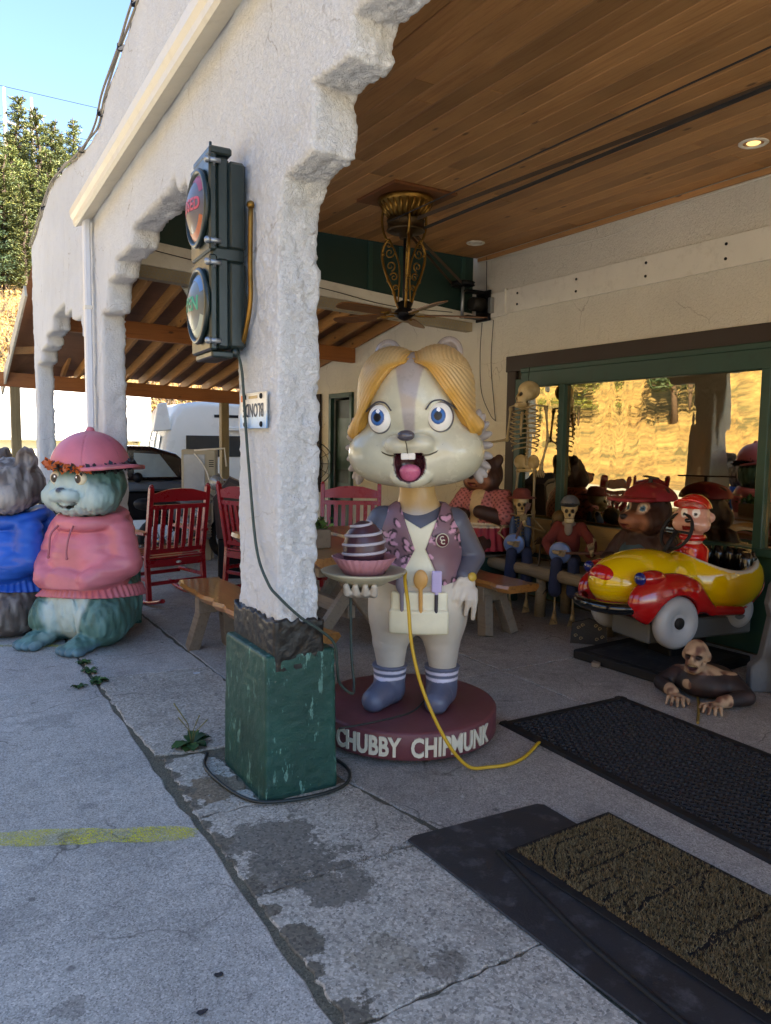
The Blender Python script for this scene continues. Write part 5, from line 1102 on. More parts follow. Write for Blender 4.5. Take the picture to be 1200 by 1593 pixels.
# ---------------------------------------------------------------- two seated animal statues in hooded sweaters
def seated_statue(loc, rz, label, fur, furlo, belly, shirt_c_, sc_=1., capcol=None, name='animal_statue', ears=False, brim=0.):
    A = thing(name, label, 'statue', loc, rz); A.scale = (sc_,)*3
    def fur_noise(P): return vnoise(P*np.array([1, 1, .2]), 34, 3)*.026+vnoise(P*np.array([1, 1, .3]), 70, 9)*.012
    def f(P):
        d = U(.06, ell((0, .04, .28), (.35, .34, .32)), ell((-.23, -.12, .19), (.16, .22, .19)), ell((.23, -.12, .19), (.16, .22, .19)), ell((0, .0, .6), (.27, .24, .35)))
        ft = [U(.01, ell((s*.2, -.33, .055), (.10, .15, .06)), *[ell((s*.2+dx, -.475+abs(dx)*.4, .036), (.03, .06, .036)) for dx in (-.078, -.026, .026, .078)]) for s in (-1, 1)]
        hd_ = U(.06, ell((0, 0, 1.2), (.27, .26, .22)), ell((-.17, -.09, 1.1), (.15, .15, .12)), ell((.17, -.09, 1.1), (.15, .15, .12)), ell((0, -.12, 1.06), (.17, .15, .1)))
        mz = U(.02, hd_, ell((-.055, -.27, 1.12), (.075, .055, .05)), ell((.055, -.27, 1.12), (.075, .055, .05)), ell((0, -.3, 1.16), (.03, .03, .022)))
        mz = SUB(.01, mz, lambda Q: np.abs(np.hypot(Q[:, 0], (Q[:, 2]-1.13)*1.2)-.115)-.008+np.where(Q[:, 2] > 1.075, 1, 0)+np.where(Q[:, 1] > -.1, 1, 0))
        e = [SUB(.01, ell((s*.2, .04, 1.41), (.09, .045, .1), (0, 0, s*55)), ell((s*.235, .01, 1.41), (.065, .04, .072), (0, 0, s*55))) for s in (-1, 1)] if ears else []
        tl = [ell((0, .36, .3), (.13, .12, .3))]
        r_ = U(.03, d, *ft, mz, *e, *tl)(P); mask = 1-sstep(.0, .14, -P[:, 1]-.2)*(P[:, 2] > .95)*.8
        r_ = r_+fur_noise(P)*mask*np.where(P[:, 2] < .1, .25, 1)
        for s in (-1, 1): r_ = np.maximum(r_, -ell((s*.115, -.3, 1.245), (.05, .075, .055))(P))
        return np.maximum(r_, .002-P[:, 2])
    def c(V, n):
        x, y, z = V[:, 0], V[:, 1], V[:, 2]; C = np.tile(L3(fur), (len(V), 1)); C = lay(C, sstep(.25, -.25, vnoise(V*np.array([1, 1, .25]), 28, 5)*1.6), furlo)
        fb = (1-sstep(.8, 1.1, np.sqrt((x/.2)**2+((z-.3)/.28)**2)))*(y < -.1); C = lay(C, fb*.9, belly); C = lay(C, (1-sstep(.7, 1.25, np.sqrt((x/.3)**2+((z-1.1)/.16)**2)))*sstep(.05, -.15, y)*.85, belly)
        C = lay(C, (1-sstep(.8, 1.1, np.sqrt((x/.028)**2+((z-1.165)/.02)**2)))*(y < -.27), '3d4450'); C = lay(C, sstep(.08, .03, z)*(y < -.25)*.5, '5f7690'); 
        mo = (np.abs(np.hypot(x, (z-1.13)*1.2)-.115) < .012)*(z < 1.075)*(y < -.1); return lay(C, mo.astype(float)*.8, '4a3a38')
    bd_ = blob('body', f, (-.44, -.56, -.01), (.44, .52, 1.56), .0125, pm_fur, A, c)
    for s in (-1, 1):
        def ec(V, n, s=s):
            C = np.tile(L3('c9b998'), (len(V), 1)); d = np.hypot(V[:, 0]-s*.108, V[:, 2]-1.245); C = lay(C, 1-sstep(.03, .033, d), '3a2417'); C = lay(C, 1-sstep(.017, .019, d), '0c0a0a'); return lay(C, 1-sstep(.006, .008, np.hypot(V[:, 0]-s*.1, V[:, 2]-1.258)), 'f0f0f0')
        sub_blob('eye', ell((s*.112, -.212, 1.245), (.052, .035, .052)), (s*.112, -.212, 1.245), (.07, .06, .07), .004, pm_eye, bd_, ec)
    def sh(P):
        d = U(.05, ell((0, .02, .62), (.325, .30, .32)), ell((0, -.06, .45), (.31, .27, .19)), chain([(-.26, .02, .84), (-.37, -.03, .62), (-.2, -.27, .5)], [.11, .105, .08]), chain([(.26, .02, .84), (.37, -.03, .62), (.2, -.27, .5)], [.11, .105, .08]))
        hood = U(.04, lambda Q: np.hypot(np.hypot(Q[:, 0]/1.08, Q[:, 1]-.02)-.2, (Q[:, 2]-.93-.12*Q[:, 1])*1.1)-.062, ell((0, .25, .84), (.2, .1, .17)))
        pk = ell((0, -.28, .47), (.19, .07, .12)); r_ = U(.025, d, hood, pk)(P); fold = vnoise(P*np.array([1, 1, 1.6]), 5, 6)*.02+vnoise(P*np.array([1, 1, 2.4]), 12, 7)*.012; a = np.arctan2(P[:, 1], P[:, 0])
        lb = U(.06, ell((0, .04, .28), (.35, .34, .32)), ell((-.23, -.12, .19), (.16, .22, .19)), ell((.23, -.12, .19), (.16, .22, .19)), ell((0, .0, .6), (.27, .24, .35)))(P)
        zt = P[:, 2]+.10*P[:, 1]-.05*P[:, 0]; hem = np.maximum(lb-.026+.006*np.sin(a*46), np.abs(zt-.385)-.045)
        return np.minimum(np.maximum(r_+fold, .405-zt), hem)
    blob('hooded_sweater', sh, (-.52, -.46, .26), (.52, .46, 1.06), .0105, pm_satin, A, lambda V, n: lay(np.tile(L3(shirt_c_), (len(V), 1)), sstep(.0, .35, vnoise(V, 5, 2))*.35, tuple(min(1, k*1.5) for k in lin(shirt_c_))))
    for s in (-1, 1):
        mb = MB(); mb.tube(bez([(s*.07, -.25, .9), (s*.085, -.31, .84), (s*.08, -.335, .74), (s*.085, -.34, .68)], 5), .008, 6); mb.ball((s*.085, -.34, .675), .012, 8, 6); mb.build('drawstring', M('cord '+shirt_c_, shirt_c_, .5, .2), A)
    if capcol:
        def cf(P):
            d = ell((0, .02, 1.31), (.285, .30, .285))(P); a = np.arctan2(P[:, 1]-.02, P[:, 0]); d = d+.005*(np.abs(np.sin(a*3)) < .05)*(P[:, 2] > 1.32); d = np.maximum(d, 1.315-P[:, 2]); d = np.maximum(d, -(ell((0, .02, 1.31), (.265, .28, .265))(P)))
            q = P-np.array([0, .02, 1.32]); q = q @ np.array(Matrix.Rotation(-brim, 3, 'Z')).T
            bz = q[:, 2]+.35*q[:, 0]**2-.02; br_ = np.maximum(np.sqrt((q[:, 0]/.27)**2+((q[:, 1]+.17)/.27)**2)*.28-.28, np.abs(bz)-.013)
            return U(.02, lambda Z: d, lambda Z: br_, ell((0, .02, 1.605), (.03, .03, .022)))(P)
        def cc_(V, n):
            q = V-np.array([0, .02, 1.32]); q = q @ np.array(Matrix.Rotation(-brim, 3, 'Z')).T; C = np.tile(L3(capcol), (len(V), 1)); return lay(C, sstep(-.3, -.45, q[:, 1])*sstep(-.2, .3, vnoise(V, 14, 3))*.8, '6b4a35')
        blob('cap', cf, (-.6, -.58, 1.24), (.6, .6, 1.66), .0095, pm_satin, A, cc_)
    return A
pk = seated_statue((1.10, 6.12, 0), R(-52), 'seated animal statue in a pink hooded sweater and pink cap', '56766e', '3f5c52', 'a9b6ae', 'b2646c', 1.0, 'b5636e', brim=R(84))
bl_ = seated_statue((.62, 6.72, 0), R(-72), 'seated grey-brown animal statue in a blue hooded sweater, cut by the photo edge', '7d746c', '4f453f', 'a39b92', '1c4a9c', .97, None, ears=True)
# garland round the pink cap
g = MB(); g2 = MB(); rr = random.Random(9)
for i in range(900):
    a = rr.uniform(0, 6.28); c = Vector((.295*math.cos(a), .02+.31*math.sin(a), 1.33+.015*math.sin(a*2)+rr.gauss(0, .014)))+Vector((rr.gauss(0, .012), rr.gauss(0, .012), 0)); u = Vector((rr.gauss(0, 1), rr.gauss(0, 1), rr.gauss(0, 1))).normalized(); v_ = u.orthogonal().normalized(); s = rr.uniform(.014, .03)
    t = g2 if (math.sin(a*1.0+3.6) > .35 and rr.random() < .75) else g
    t.add([c-u*s, c+v_*s*.6, c+u*s, c-v_*s*.6], [(0, 1, 2, 3)])
ga = thing('garland', 'black and orange tinsel garland round the pink cap', 'garland', (1.10, 6.12, 0), R(-52))
g.build('black_tinsel', M('black tinsel', '15120f', .4), ga, fix=False); g2.build('orange_tinsel', M('orange tinsel', 'd0641c', .45, .3), ga, fix=False)

# ================================================================ props along the shop window
w_log = wood('peeled log', '7d6a4d', 'a08c68', 1, .75, objvar=.1, grey=.3)
lb = thing('log_bench', 'rustic log bench below the shop window', 'bench', (4.86, 5.05, 0))
mb = MB(); mb.tube([(-.2, -.98+.17*i, .41+.006*math.sin(i*2.1)) for i in range(13)], [.055+.006*math.sin(i*1.7) for i in range(13)], 10); mb.build('front_log', w_log, lb)
mb = MB(); mb.cbox((.02, .0, .43), (.36, 2.0, .05), .008); mb.build('seat', w_log, lb)
mb = MB(); mb.cbox((.34, .1, .64), (.05, 2.5, .34), .006); mb.build('back_board', wood('tan plank', '9a7a45', 'b8965c', 1, .6), lb)
for y in (-.8, .0, .85):
    mb = MB(); mb.tube([(-.12, y, .38), (-.14, y, 0)], .05, 8); mb.tube([(.16, y, .4), (.18, y, 0)], .05, 8); mb.build('leg', w_log, lb)
bone = 'b8a47c'
def bonec(V, n): return lay(np.tile(L3(bone), (len(V), 1)), sstep(-.1, .3, vnoise(V, 22, 3)), '9a8458')
def skull(parent, c, rz, s=1., mat=pm_bone, col=bonec, tilt=0.):
    f = U(.02, ell((0, .02, .03), (.074, .09, .078)), ell((0, -.045, -.03), (.05, .045, .045)), rbox((0, -.05, -.085), (.042, .04, .024), .018))
    f = SUB(.008, f, U(0, ell((-.03, -.085, .0), (.021, .03, .02)), ell((.03, -.085, .0), (.021, .03, .02)), ell((0, -.095, -.035), (.011, .02, .016)), rbox((0, -.09, -.066), (.034, .012, .003), .002), ell((-.062, -.03, -.05), (.014, .04, .025)), ell((.062, -.03, -.05), (.014, .04, .025))))
    def c2(V, n): 
        C = col(V, n); dk = np.minimum.reduce([np.linalg.norm((V-np.array(k))/np.array(r_), axis=1) for k, r_ in (((-.03, -.075, .0), (.021, .03, .02)), ((.03, -.075, .0), (.021, .03, .02)), ((0, -.085, -.035), (.011, .02, .016)))]); C = lay(C, 1-sstep(.8, 1.1, dk), '1d150c'); return lay(C, (np.abs(V[:, 2]+.066) < .004)*(V[:, 1] < -.05)*.8, '4a3820')
    o = blob('skull', f, (-.1, -.12, -.13), (.1, .13, .13), .0055, mat, parent, c2); o.location = c; o.rotation_euler = (tilt, 0, rz); o.scale = (s, s, s); return o
m_bone = M('bone plastic', 'b09b72', .55, .3, 12, .2, 80, dirt=.3, dirtcol='5d4a30')
def limb(parent, name, pts, r=.011, mat=None, hand=None, s=1.):
    mb = MB()
    for a, b2 in zip(pts[:-1], pts[1:]):
        a = Vector(a); b2 = Vector(b2); mb.tube([a, a.lerp(b2, .12), a.lerp(b2, .5), a.lerp(b2, .88), b2], [r*1.7, r*1.05, r*.8, r*1.05, r*1.6], 7); mb.ball(a, r*1.8, 8, 6); mb.ball(b2, r*1.7, 8, 6)
    if hand:
        w_ = Vector(pts[-1]); d = Vector(hand).normalized(); sd_ = d.orthogonal().normalized()
        mb.tube([w_, w_+d*.05*s], [.014*s, .02*s], 7)
        for k in range(5):
            o_ = sd_*(k-2)*.011*s; p = w_+d*.045*s+o_; e1 = p+d*.03*s+o_*.3; e2 = e1+d*.025*s+d.cross(sd_)*.012*s; mb.tube([p, e1, e2], [.006*s, .0055*s, .0035*s], 5)
    return mb.build(name, mat or m_bone, parent)
def ribs(parent, c, s=1., rz=0, mat=None, lean=0.):
    Mx = Matrix.Rotation(rz, 3, 'Z') @ Matrix.Rotation(lean, 3, 'X'); c = Vector(c); mb = MB(); tr = lambda p: c+Mx @ (Vector(p)*s)
    for k in range(9):
        z = .16-.036*k; w_ = .085+.035*math.sin(math.pi*(k+1.2)/10.5); dp = .1-.002*k
        for sg in (-1, 1): mb.tube([tr((sg*w_*math.sin(t), .03-dp*(1-math.cos(t))*.62 if t < 2.6 else .03-dp*(1-math.cos(2.6))*.62, z-.045*(t/2.6))) for t in np.linspace(.1, 2.75 if k < 7 else 1.9, 12)], .0058*s, 5)
    mb.tube([tr((0, -.075, .13)), tr((0, -.09, .02)), tr((0, -.085, -.05))], [.012*s, .011*s, .006*s], 6)
    for sg in (-1, 1): mb.tube([tr((0, -.07, .15)), tr((sg*.09, -.04, .18)), tr((sg*.16, .02, .17))], .007*s, 5)
    return mb.build('ribcage', mat or m_bone, parent)
def spine(parent, pts, r=.014, mat=None):
    mb = MB(); P = bez(pts, 5)
    for p in P: mb.ball(p, (r*1.25, r*1.25, r*.75), 7, 5)
    mb.tube(P, r*.6, 6); return mb.build('spine', mat or m_bone, parent)
def pelvis(parent, c, s=1., rz=0, mat=pm_bone):
    f = U(.015, ell((-.06, .01, .03), (.055, .025, .06), (0, 25, 15)), ell((.06, .01, .03), (.055, .025, .06), (0, -25, -15)), ell((0, .03, .01), (.035, .025, .05)), cap((-.05, -.02, -.04), (.05, -.02, -.04), .014))
    o = blob('pelvis', f, (-.14, -.07, -.1), (.14, .08, .12), .007, mat, parent, bonec); o.location = c; o.rotation_euler = (0, 0, rz); o.scale = (s,)*3; return o
CAMR = R(-31.4)     # local -Y points back at the viewer's side of the porch
# ---- hanging skeleton, seen from the side, one arm held out
K = thing('hanging_skeleton', 'life-size plastic skeleton hanging at the window edge with one arm out', 'skeleton', (5.08, 5.7, .5), CAMR-R(38))
skull(K, (0, -.02, 1.52), R(-38), 1.2); spine(K, [(0, .02, 1.43), (0, .0, 1.32), (0, .045, 1.1), (0, .02, .92), (0, .03, .84)], .016); ribs(K, (0, .0, 1.18), 1.3)
pelvis(K, (0, .02, .83), 1.2)
limb(K, 'arm', [(-.19, .02, 1.38), (-.23, .03, 1.08), (-.42, -.14, 1.04)], .013, hand=(-1, -.4, .0), s=1.3)
limb(K, 'arm', [(.19, .02, 1.38), (.21, .04, 1.08), (.17, .0, .84)], .013, hand=(0, -.1, -1), s=1.2)
limb(K, 'leg', [(-.09, .02, .78), (-.1, -.02, .38), (-.1, .03, 0)], .014, hand=(0, -1, -.3), s=1.3); limb(K, 'leg', [(.09, .02, .78), (.1, .0, .38), (.1, .04, 0)], .014, hand=(0, -1, -.3), s=1.3)
mb = MB(); mb.tube([(0, 0, 1.64), (0, .02, 1.78)], .003, 5); mb.build('cord', m_iron, K)
# ---- banjo skeletons sitting on the log bench
m_denim = M('dark denim', '2a3350', .85, .25, 9, .5, 130); m_redcl = M('rust red cloth', '6e2a22', .85, .25, 8, .4, 120); m_bluecl = M('faded blue vest', '4a5f86', .8, .25, 8, .4, 120)
def banjo(parent, c, ang, yaw, s=1.):
    Mx = Matrix.Rotation(yaw, 3, 'Z') @ Matrix.Rotation(ang, 3, 'Y'); c = Vector(c); tr = lambda p: c+Mx @ (Vector(p)*s)
    mb = MB(); mb.lathe([(.0, -.02), (.085, -.022), (.092, -.012), (.092, .018), (.085, .022), (.0, .02)], 26, c, Mx @ Matrix.Rotation(R(90), 3, 'X')); b_ = mb.build('banjo_pot', M('banjo blue', '5a74a8', .35, .15, 5, .05, metal=.2), parent)
    mb = MB(); mb.lathe([(.094, -.01), (.098, 0), (.094, .01)], 26, c, Mx @ Matrix.Rotation(R(90), 3, 'X')); mb.build('banjo_rim', m_steel, b_)
    mb = MB(); mb.cbox((0, 0, 0), (.3, .022, .026), .004); mb.cbox((.17, 0, 0), (.07, .02, .045), .006); mb.v = [tuple(tr(Vector(v)+Vector((.2, -.012, 0)))) for v in mb.v]; mb.build('banjo_neck', wood('banjo neck', '3d1f18', '5a2d22', 0, .4), b_)
def pants(parent, hipz, knee_y, hang, s=1.):
    f = U(.03, ell((0, .02, hipz+.02), (.105, .085, .07)), chain([(-.055, 0, hipz), (-.07, knee_y, hipz+.02), (-.075, knee_y-.02, hipz-hang)], [.058, .05, .055]), chain([(.055, 0, hipz), (.07, knee_y, hipz+.02), (.075, knee_y-.02, hipz-hang)], [.058, .05, .055]))
    blob('trousers', lambda P: f(P)+vnoise(P, 14, 3)*.012, (-.16, knee_y-.12, hipz-hang-.1), (.16, .14, hipz+.12), .009, m_denim, parent)
def sitter(loc, rz, label, top, hat, bang, byaw, hands):
    K = thing('seated_skeleton', label, 'skeleton', loc, rz)
    pants(K, .06, -.22, .22); skull(K, (0, -.03, .52), R(8), .98); spine(K, [(0, .0, .44), (0, .02, .3), (0, .02, .1)], .012)
    if top == 'shirt':
        f = U(.03, ell((0, .01, .25), (.1, .07, .17)), chain([(-.1, .01, .37), (-.19, -.02, .22), (-.13, -.14, .16)], [.045, .045, .04]), chain([(.1, .01, .37), (.2, -.02, .24), (.2, -.15, .17)], [.045, .045, .045]), ell((.0, -.03, .4), (.05, .045, .03)))
        blob('shirt', lambda P: f(P)+vnoise(P, 15, 5)*.016, (-.27, -.24, .05), (.28, .12, .47), .0085, m_redcl, K)
        f2 = U(.02, ell((0, -.03, .405), (.06, .05, .03)), ell((-.0, -.07, .36), (.035, .02, .06))); blob('neckerchief', f2, (-.09, -.12, .27), (.09, .06, .46), .008, M('grey cloth', '8d7f72', .9, .2, 9, .4, 90), K)
    else:
        ribs(K, (0, .0, .28), .8); f = U(.02, ell((-.07, -.03, .25), (.035, .06, .15)), ell((.07, -.03, .25), (.035, .06, .15)), ell((0, .05, .25), (.09, .03, .16))); blob('vest', lambda P: f(P)+vnoise(P, 15, 5)*.012, (-.14, -.12, .06), (.14, .12, .44), .008, m_bluecl, K)
    banjo(K, (-.05, -.17, .16), bang, byaw)
    limb(K, 'arm', [(-.12, .01, .38), (-.2, -.03, .24), (-.1, -.2, .17)], .008, hand=(1, -.15, -.1), s=1.05); limb(K, 'arm', [(.12, .01, .38), (.22, -.04, .27), tuple(hands)], .008, hand=(-.1, -.2, 1), s=1.05)
    limb(K, 'leg', [(-.075, -.24, -.12), (-.075, -.22, -.36)], .010, hand=(0, -.5, -1), s=1.3); limb(K, 'leg', [(.075, -.24, -.12), (.078, -.21, -.36)], .010, hand=(0, -.5, -1), s=1.3)
    if hat == 'cap':
        f = U(.01, np_cap, ell((0, -.09, .565), (.07, .06, .012))); o = blob('cap', f, (-.11, -.18, .53), (.11, .13, .68), .0065, pm_old, K, lambda V, n: lay(np.tile(L3('55585e'), (len(V), 1)), (V[:, 2] < .585).astype(float), '20242c'))
    else:
        mb = MB(); mb.lathe([(.14, .575), (.13, .585), (.085, .592), (.08, .64), (.05, .665), (0, .67)], 24, (0, 0, 0)); mb.build('hat', M('red felt', '7a3a32', .8, .4, 20, .2), K)
    return K
np_cap = lambda P: np.maximum(ell((0, .0, .57), (.082, .098, .085))(P), .565-P[:, 2])
sitter((4.83, 5.46, .46), CAMR-R(12), 'seated skeleton with a red hat and upright blue banjo, nearest the bear in pink', 'vest', 'hat', R(-72), R(0), (.04, -.2, .34))
sitter((4.86, 4.86, .45), CAMR-R(20), 'seated skeleton in a rust red shirt and grey cap playing a blue banjo', 'shirt', 'cap', R(-4), R(-6), (.22, -.22, .16))
m_brz = M('dark bronze resin', '4a3a22', .5, .4, 14, .3, 60, metal=.3)
K = thing('bronze_skeleton', 'small bronze-coloured skeleton musician between the two banjo players', 'skeleton', (5.0, 5.1, .44), CAMR-R(55)); brc = lambda V, n: lay(np.tile(L3('5d4a2c'), (len(V), 1)), sstep(-.2, .3, vnoise(V, 18, 3)), '30240f')
skull(K, (0, -.03, .4), 0, 1.0, pm_old, brc); ribs(K, (0, .0, .2), .75, 0, m_brz); spine(K, [(0, .0, .33), (0, .02, .2), (0, .02, .02)], .012, m_brz)
limb(K, 'arm', [(-.12, 0, .3), (-.18, -.06, .16), (-.06, -.2, .24)], .009, m_brz, (.3, -1, .1)); limb(K, 'arm', [(.12, 0, .3), (.17, -.08, .16), (.0, -.2, .22)], .009, m_brz, (-.3, -1, .1)); limb(K, 'leg', [(-.06, 0, .02), (-.07, -.2, .06), (-.07, -.2, -.2)], .011, m_brz, (0, -1, -.2)); limb(K, 'leg', [(.06, 0, .02), (.07, -.2, .06), (.07, -.2, -.2)], .011, m_brz, (0, -1, -.2))
mb = MB(); mb.tube([(-.05, -.16, .27), (-.02, -.24, .22), (.02, -.3, .02), (.03, -.3, -.1)], [.008, .009, .009, .012], 7); mb.build('flute', m_brz, K)
# ---- carved bears
def bear(loc, rz, label, furc, muz, body_col, s=1., cap_=None, skirt=None):
    A = thing('bear_figure', label, 'bear figure', loc, rz); A.scale = (s,)*3
    def f(P):
        h = U(.04, ell((0, .02, .78), (.17, .17, .18)), ell((-.1, -.06, .71), (.1, .1, .1)), ell((.1, -.06, .71), (.1, .1, .1)), ell((0, -.17, .72), (.1, .09, .07)), ell((-.14, .03, .92), (.05, .03, .055)), ell((.14, .03, .92), (.05, .03, .055)))
        h = U(.015, h, ell((0, -.255, .755), (.03, .025, .022))); h = SUB(.01, h, ell((0, -.25, .675), (.045, .06, .022)))
        b_ = U(.05, ell((0, .03, .36), (.24, .2, .33)), ell((-.13, -.16, .1), (.1, .2, .1)), ell((.13, -.16, .1), (.1, .2, .1)), chain([(-.2, 0, .55), (-.28, -.1, .36), (-.1, -.24, .38)], [.085, .08, .065]), chain([(.2, 0, .55), (.28, -.1, .36), (.1, -.24, .42)], [.085, .08, .065]))
        return np.maximum(U(.03, h, b_)(P)+vnoise(P*np.array([1, 1, .4]), 30, 4)*.016*(P[:, 1] > -.12), .003-P[:, 2])
    def c(V, n):
        x, y, z = V[:, 0], V[:, 1], V[:, 2]; C = lay(np.tile(L3(furc), (len(V), 1)), sstep(-.2, .3, vnoise(V, 12, 2))*.6, tuple(k*.55 for k in lin(furc)))
        C = lay(C, (1-sstep(.8, 1.15, np.sqrt((x/.15)**2+((z-.71)/.085)**2)))*(y < -.09)*(.6+.6*vnoise(V, 20, 8)+.3), muz)
        for s_ in (-1, 1):
            d = np.hypot((x-s_*.075)/.9, z-.82); C = lay(C, (1-sstep(.045, .052, d))*(y < -.1), 'a88a78'); C = lay(C, (1-sstep(.032, .036, d))*(y < -.1), 'c9c4b8'); C = lay(C, (1-sstep(.02, .023, np.hypot(x-s_*.075, z-.815)))*(y < -.1), '3f6f9c'); C = lay(C, (1-sstep(.009, .011, np.hypot(x-s_*.075, z-.815)))*(y < -.1), '0c0c10')
        C = lay(C, ((z < .7)*(z > .63)*(np.abs(x) < .045)*(y < -.2)).astype(float), '5a1c1c'); return lay(C, (1-sstep(.9, 1.1, np.sqrt((x/.032)**2+((z-.755)/.024)**2)))*(y < -.24), '1c1210')
    blob('body', f, (-.42, -.4, -.01), (.42, .28, 1.0), .0105, pm_old, A, c)
    g = U(.04, ell((0, .03, .38), (.255, .215, .31)), chain([(-.2, 0, .56), (-.285, -.09, .38)], [.1, .1]), chain([(.2, 0, .56), (.285, -.09, .38)], [.1, .1])) if skirt else ell((0, .02, .33), (.255, .225, .29))
    def gf(P):
        d = g(P)+vnoise(P, 16, 6)*.012; z = P[:, 2]
        if skirt: 
            sk = np.hypot(P[:, 0], P[:, 1]-.0)-(.27+.25*(.3-z)+.012*np.sin(np.arctan2(P[:, 1], P[:, 0])*26)); sk = np.maximum(np.maximum(sk, z-.28), .04-z); return np.maximum(np.minimum(d, sk), z-.63)
        return np.maximum(d, z-(.52+.1*(np.abs(P[:, 0]) < .12)))
    blob('garment', gf, (-.42, -.42, .02), (.42, .42, .68), .0105, pm_old, A, body_col)
    if cap_:
        cf = U(.012, lambda P: np.maximum(ell((0, .02, .87), (.21, .21, .14))(P), .875-P[:, 2]), lambda P: np.maximum(ell((0, -.17, .885), (.19, .17, .1))(P), np.abs(P[:, 2]-.885-.2*(P[:, 0]**2)*0)-.013))
        blob('cap', cf, (-.26, -.38, .83), (.26, .27, 1.05), .0095, pm_old, A, lambda V, n: lay(np.tile(L3('7a141c'), (len(V), 1)), sstep(.2, .4, vnoise(V, 20, 3)), '9c5a40'))
        mb = MB(); mb.tube([(0, .02, 1.0), (0, .02, 1.05)], .016, 8); mb.cbox((0, .02, 1.052), (.44, .035, .01), .003, (R(8), 0, R(-35))); mb.build('propeller', m_brownt, A)
    return A
def pinkc(V, n):
    C = lay(np.tile(L3('a5615e'), (len(V), 1)), ((np.sin(V[:, 0]*110)*np.sin(V[:, 2]*110+V[:, 1]*60)) > .35).astype(float), '5f2d30'); C = lay(C, ((np.abs(V[:, 0]) < .05+.1*(V[:, 2]-.35))*(V[:, 1] < -.1)).astype(float), 'b59a72'); C = lay(C, (V[:, 2] < .3).astype(float), 'c2b49a'); return lay(C, (V[:, 2] < .265).astype(float), '8a2434')
bear((4.74, 5.9, .48), CAMR-R(40), 'worn bear figure in a pink lace top and red skirt', '3a2118', '8a5a40', pinkc, .98, None, True)
bear((4.95, 4.1, .22), CAMR-R(62), 'worn bear figure in blue overalls and a red propeller cap', '3a2118', '8f5f45', lambda V, n: lay(np.tile(L3('38505c'), (len(V), 1)), sstep(-.1, .3, vnoise(V, 14, 2))*.6, '24333c'), 1.02, True)
bx_ = thing('plinth_box', 'dark green box under the bear figure in pink', 'box', (4.76, 5.92, 0)); mb = MB(); mb.cbox((0, 0, .23), (.5, .5, .46), .01); mb.build('carcass', m_gdark, bx_); mb = MB(); mb.cbox((0, 0, .47), (.56, .56, .02), .006); mb.build('lid', w_grey, bx_)
sh_ = thing('old_shoes', 'pile of small grey shoes and a white tie on the log bench', 'shoes', (4.72, 4.3, .455), CAMR); sh_b = U(.01, ell((-.08, 0, .03), (.045, .1, .035)), ell((-.08, .05, .06), (.04, .05, .04)), ell((.06, .02, .03), (.045, .1, .035)), ell((.06, .07, .06), (.04, .05, .04)))
blob('shoe_pair', sh_b, (-.16, -.14, -.01), (.14, .16, .13), .008, M('scuffed canvas', '77736c', .8, .35, 16, .4, 80), sh_); mb = MB(); mb.tube(bez([(-.1, -.1, .07), (0, -.05, .1), (.08, -.08, .07), (.14, 0, .04)], 5), .006, 6); mb.build('lace', m_white, sh_)

# ---------------------------------------------------------------- coin-operated toy car
CA = R(23); dh = Vector((-math.cos(R(31.4)), math.sin(R(31.4)), 0))*math.cos(CA)-Vector((math.sin(R(31.4)), math.cos(R(31.4)), 0))*math.sin(CA)
rzc = math.atan2(dh.x, -dh.y)
CL = (4.586, 3.537, .178)
V_ = thing('toy_car_ride', 'glossy yellow and red coin-operated toy car ride with grey wheels', 'ride-on car', CL, rzc); V_.scale = (1.12,)*3
yellow, redc = 'c2a000', '8e0f10'
cut = ell((0, .31, .69), (.7, .335, .255)); hol = ell((0, .3, .46), (.2, .3, .22)); cock = U(0, cut, hol)
zl = lambda y: np.interp(y, [-.62, -.45, -.2, -.02, .15, .4, .56, .66], [.28, .28, .36, .30, .205, .185, .23, .40])
vol = U(.1, ell((0, -.27, .385), (.215, .37, .195)), ell((0, .3, .37), (.275, .38, .25)))
def topy(P): return np.maximum(SUB(.02, vol, cock)(P), zl(P[:, 1])-P[:, 2])
blob('body_shell', topy, (-.34, -.68, .18), (.34, .72, .66), .0085, pm_car, V_, lambda V, n: lay(lay(np.tile(L3(yellow), (len(V), 1)), (hol(V) < .012).astype(float), '121212'), ((np.abs(cut(V)) < .02)*(vol(V) > -.03)*(hol(V) > .0)).astype(float), 'b8b2a0'))
def lowr(P):
    fr = lambda s: U(.05, ell((s*.235, -.27, .30), (.095, .29, .165)), chain([(s*.25, -.1, .33), (s*.262, .06, .22), (s*.255, .3, .2)], [.06, .035, .03]))
    low = lambda Q: np.maximum(np.maximum(vol(Q)-.008, Q[:, 2]-zl(Q[:, 1])), -1)
    d = U(.03, low, fr(-1), fr(1))
    for s in (-1, 1): d = SUB(.01, d, lambda Q, s=s: np.maximum(np.hypot(Q[:, 1]+.25, Q[:, 2]-.165)-.178, np.abs(Q[:, 0]-s*.31)-.12))
    return np.maximum(d(P), .165-P[:, 2])
blob('fenders', lowr, (-.4, -.7, .15), (.4, .74, .5), .0085, pm_car, V_, flat(redc))
blob('grille', ell((.0, -.56, .43), (.11, .075, .066), (38, 0, 0)), (-.16, -.7, .3), (.16, -.42, .56), .006, pm_car, V_, flat('a01216'))
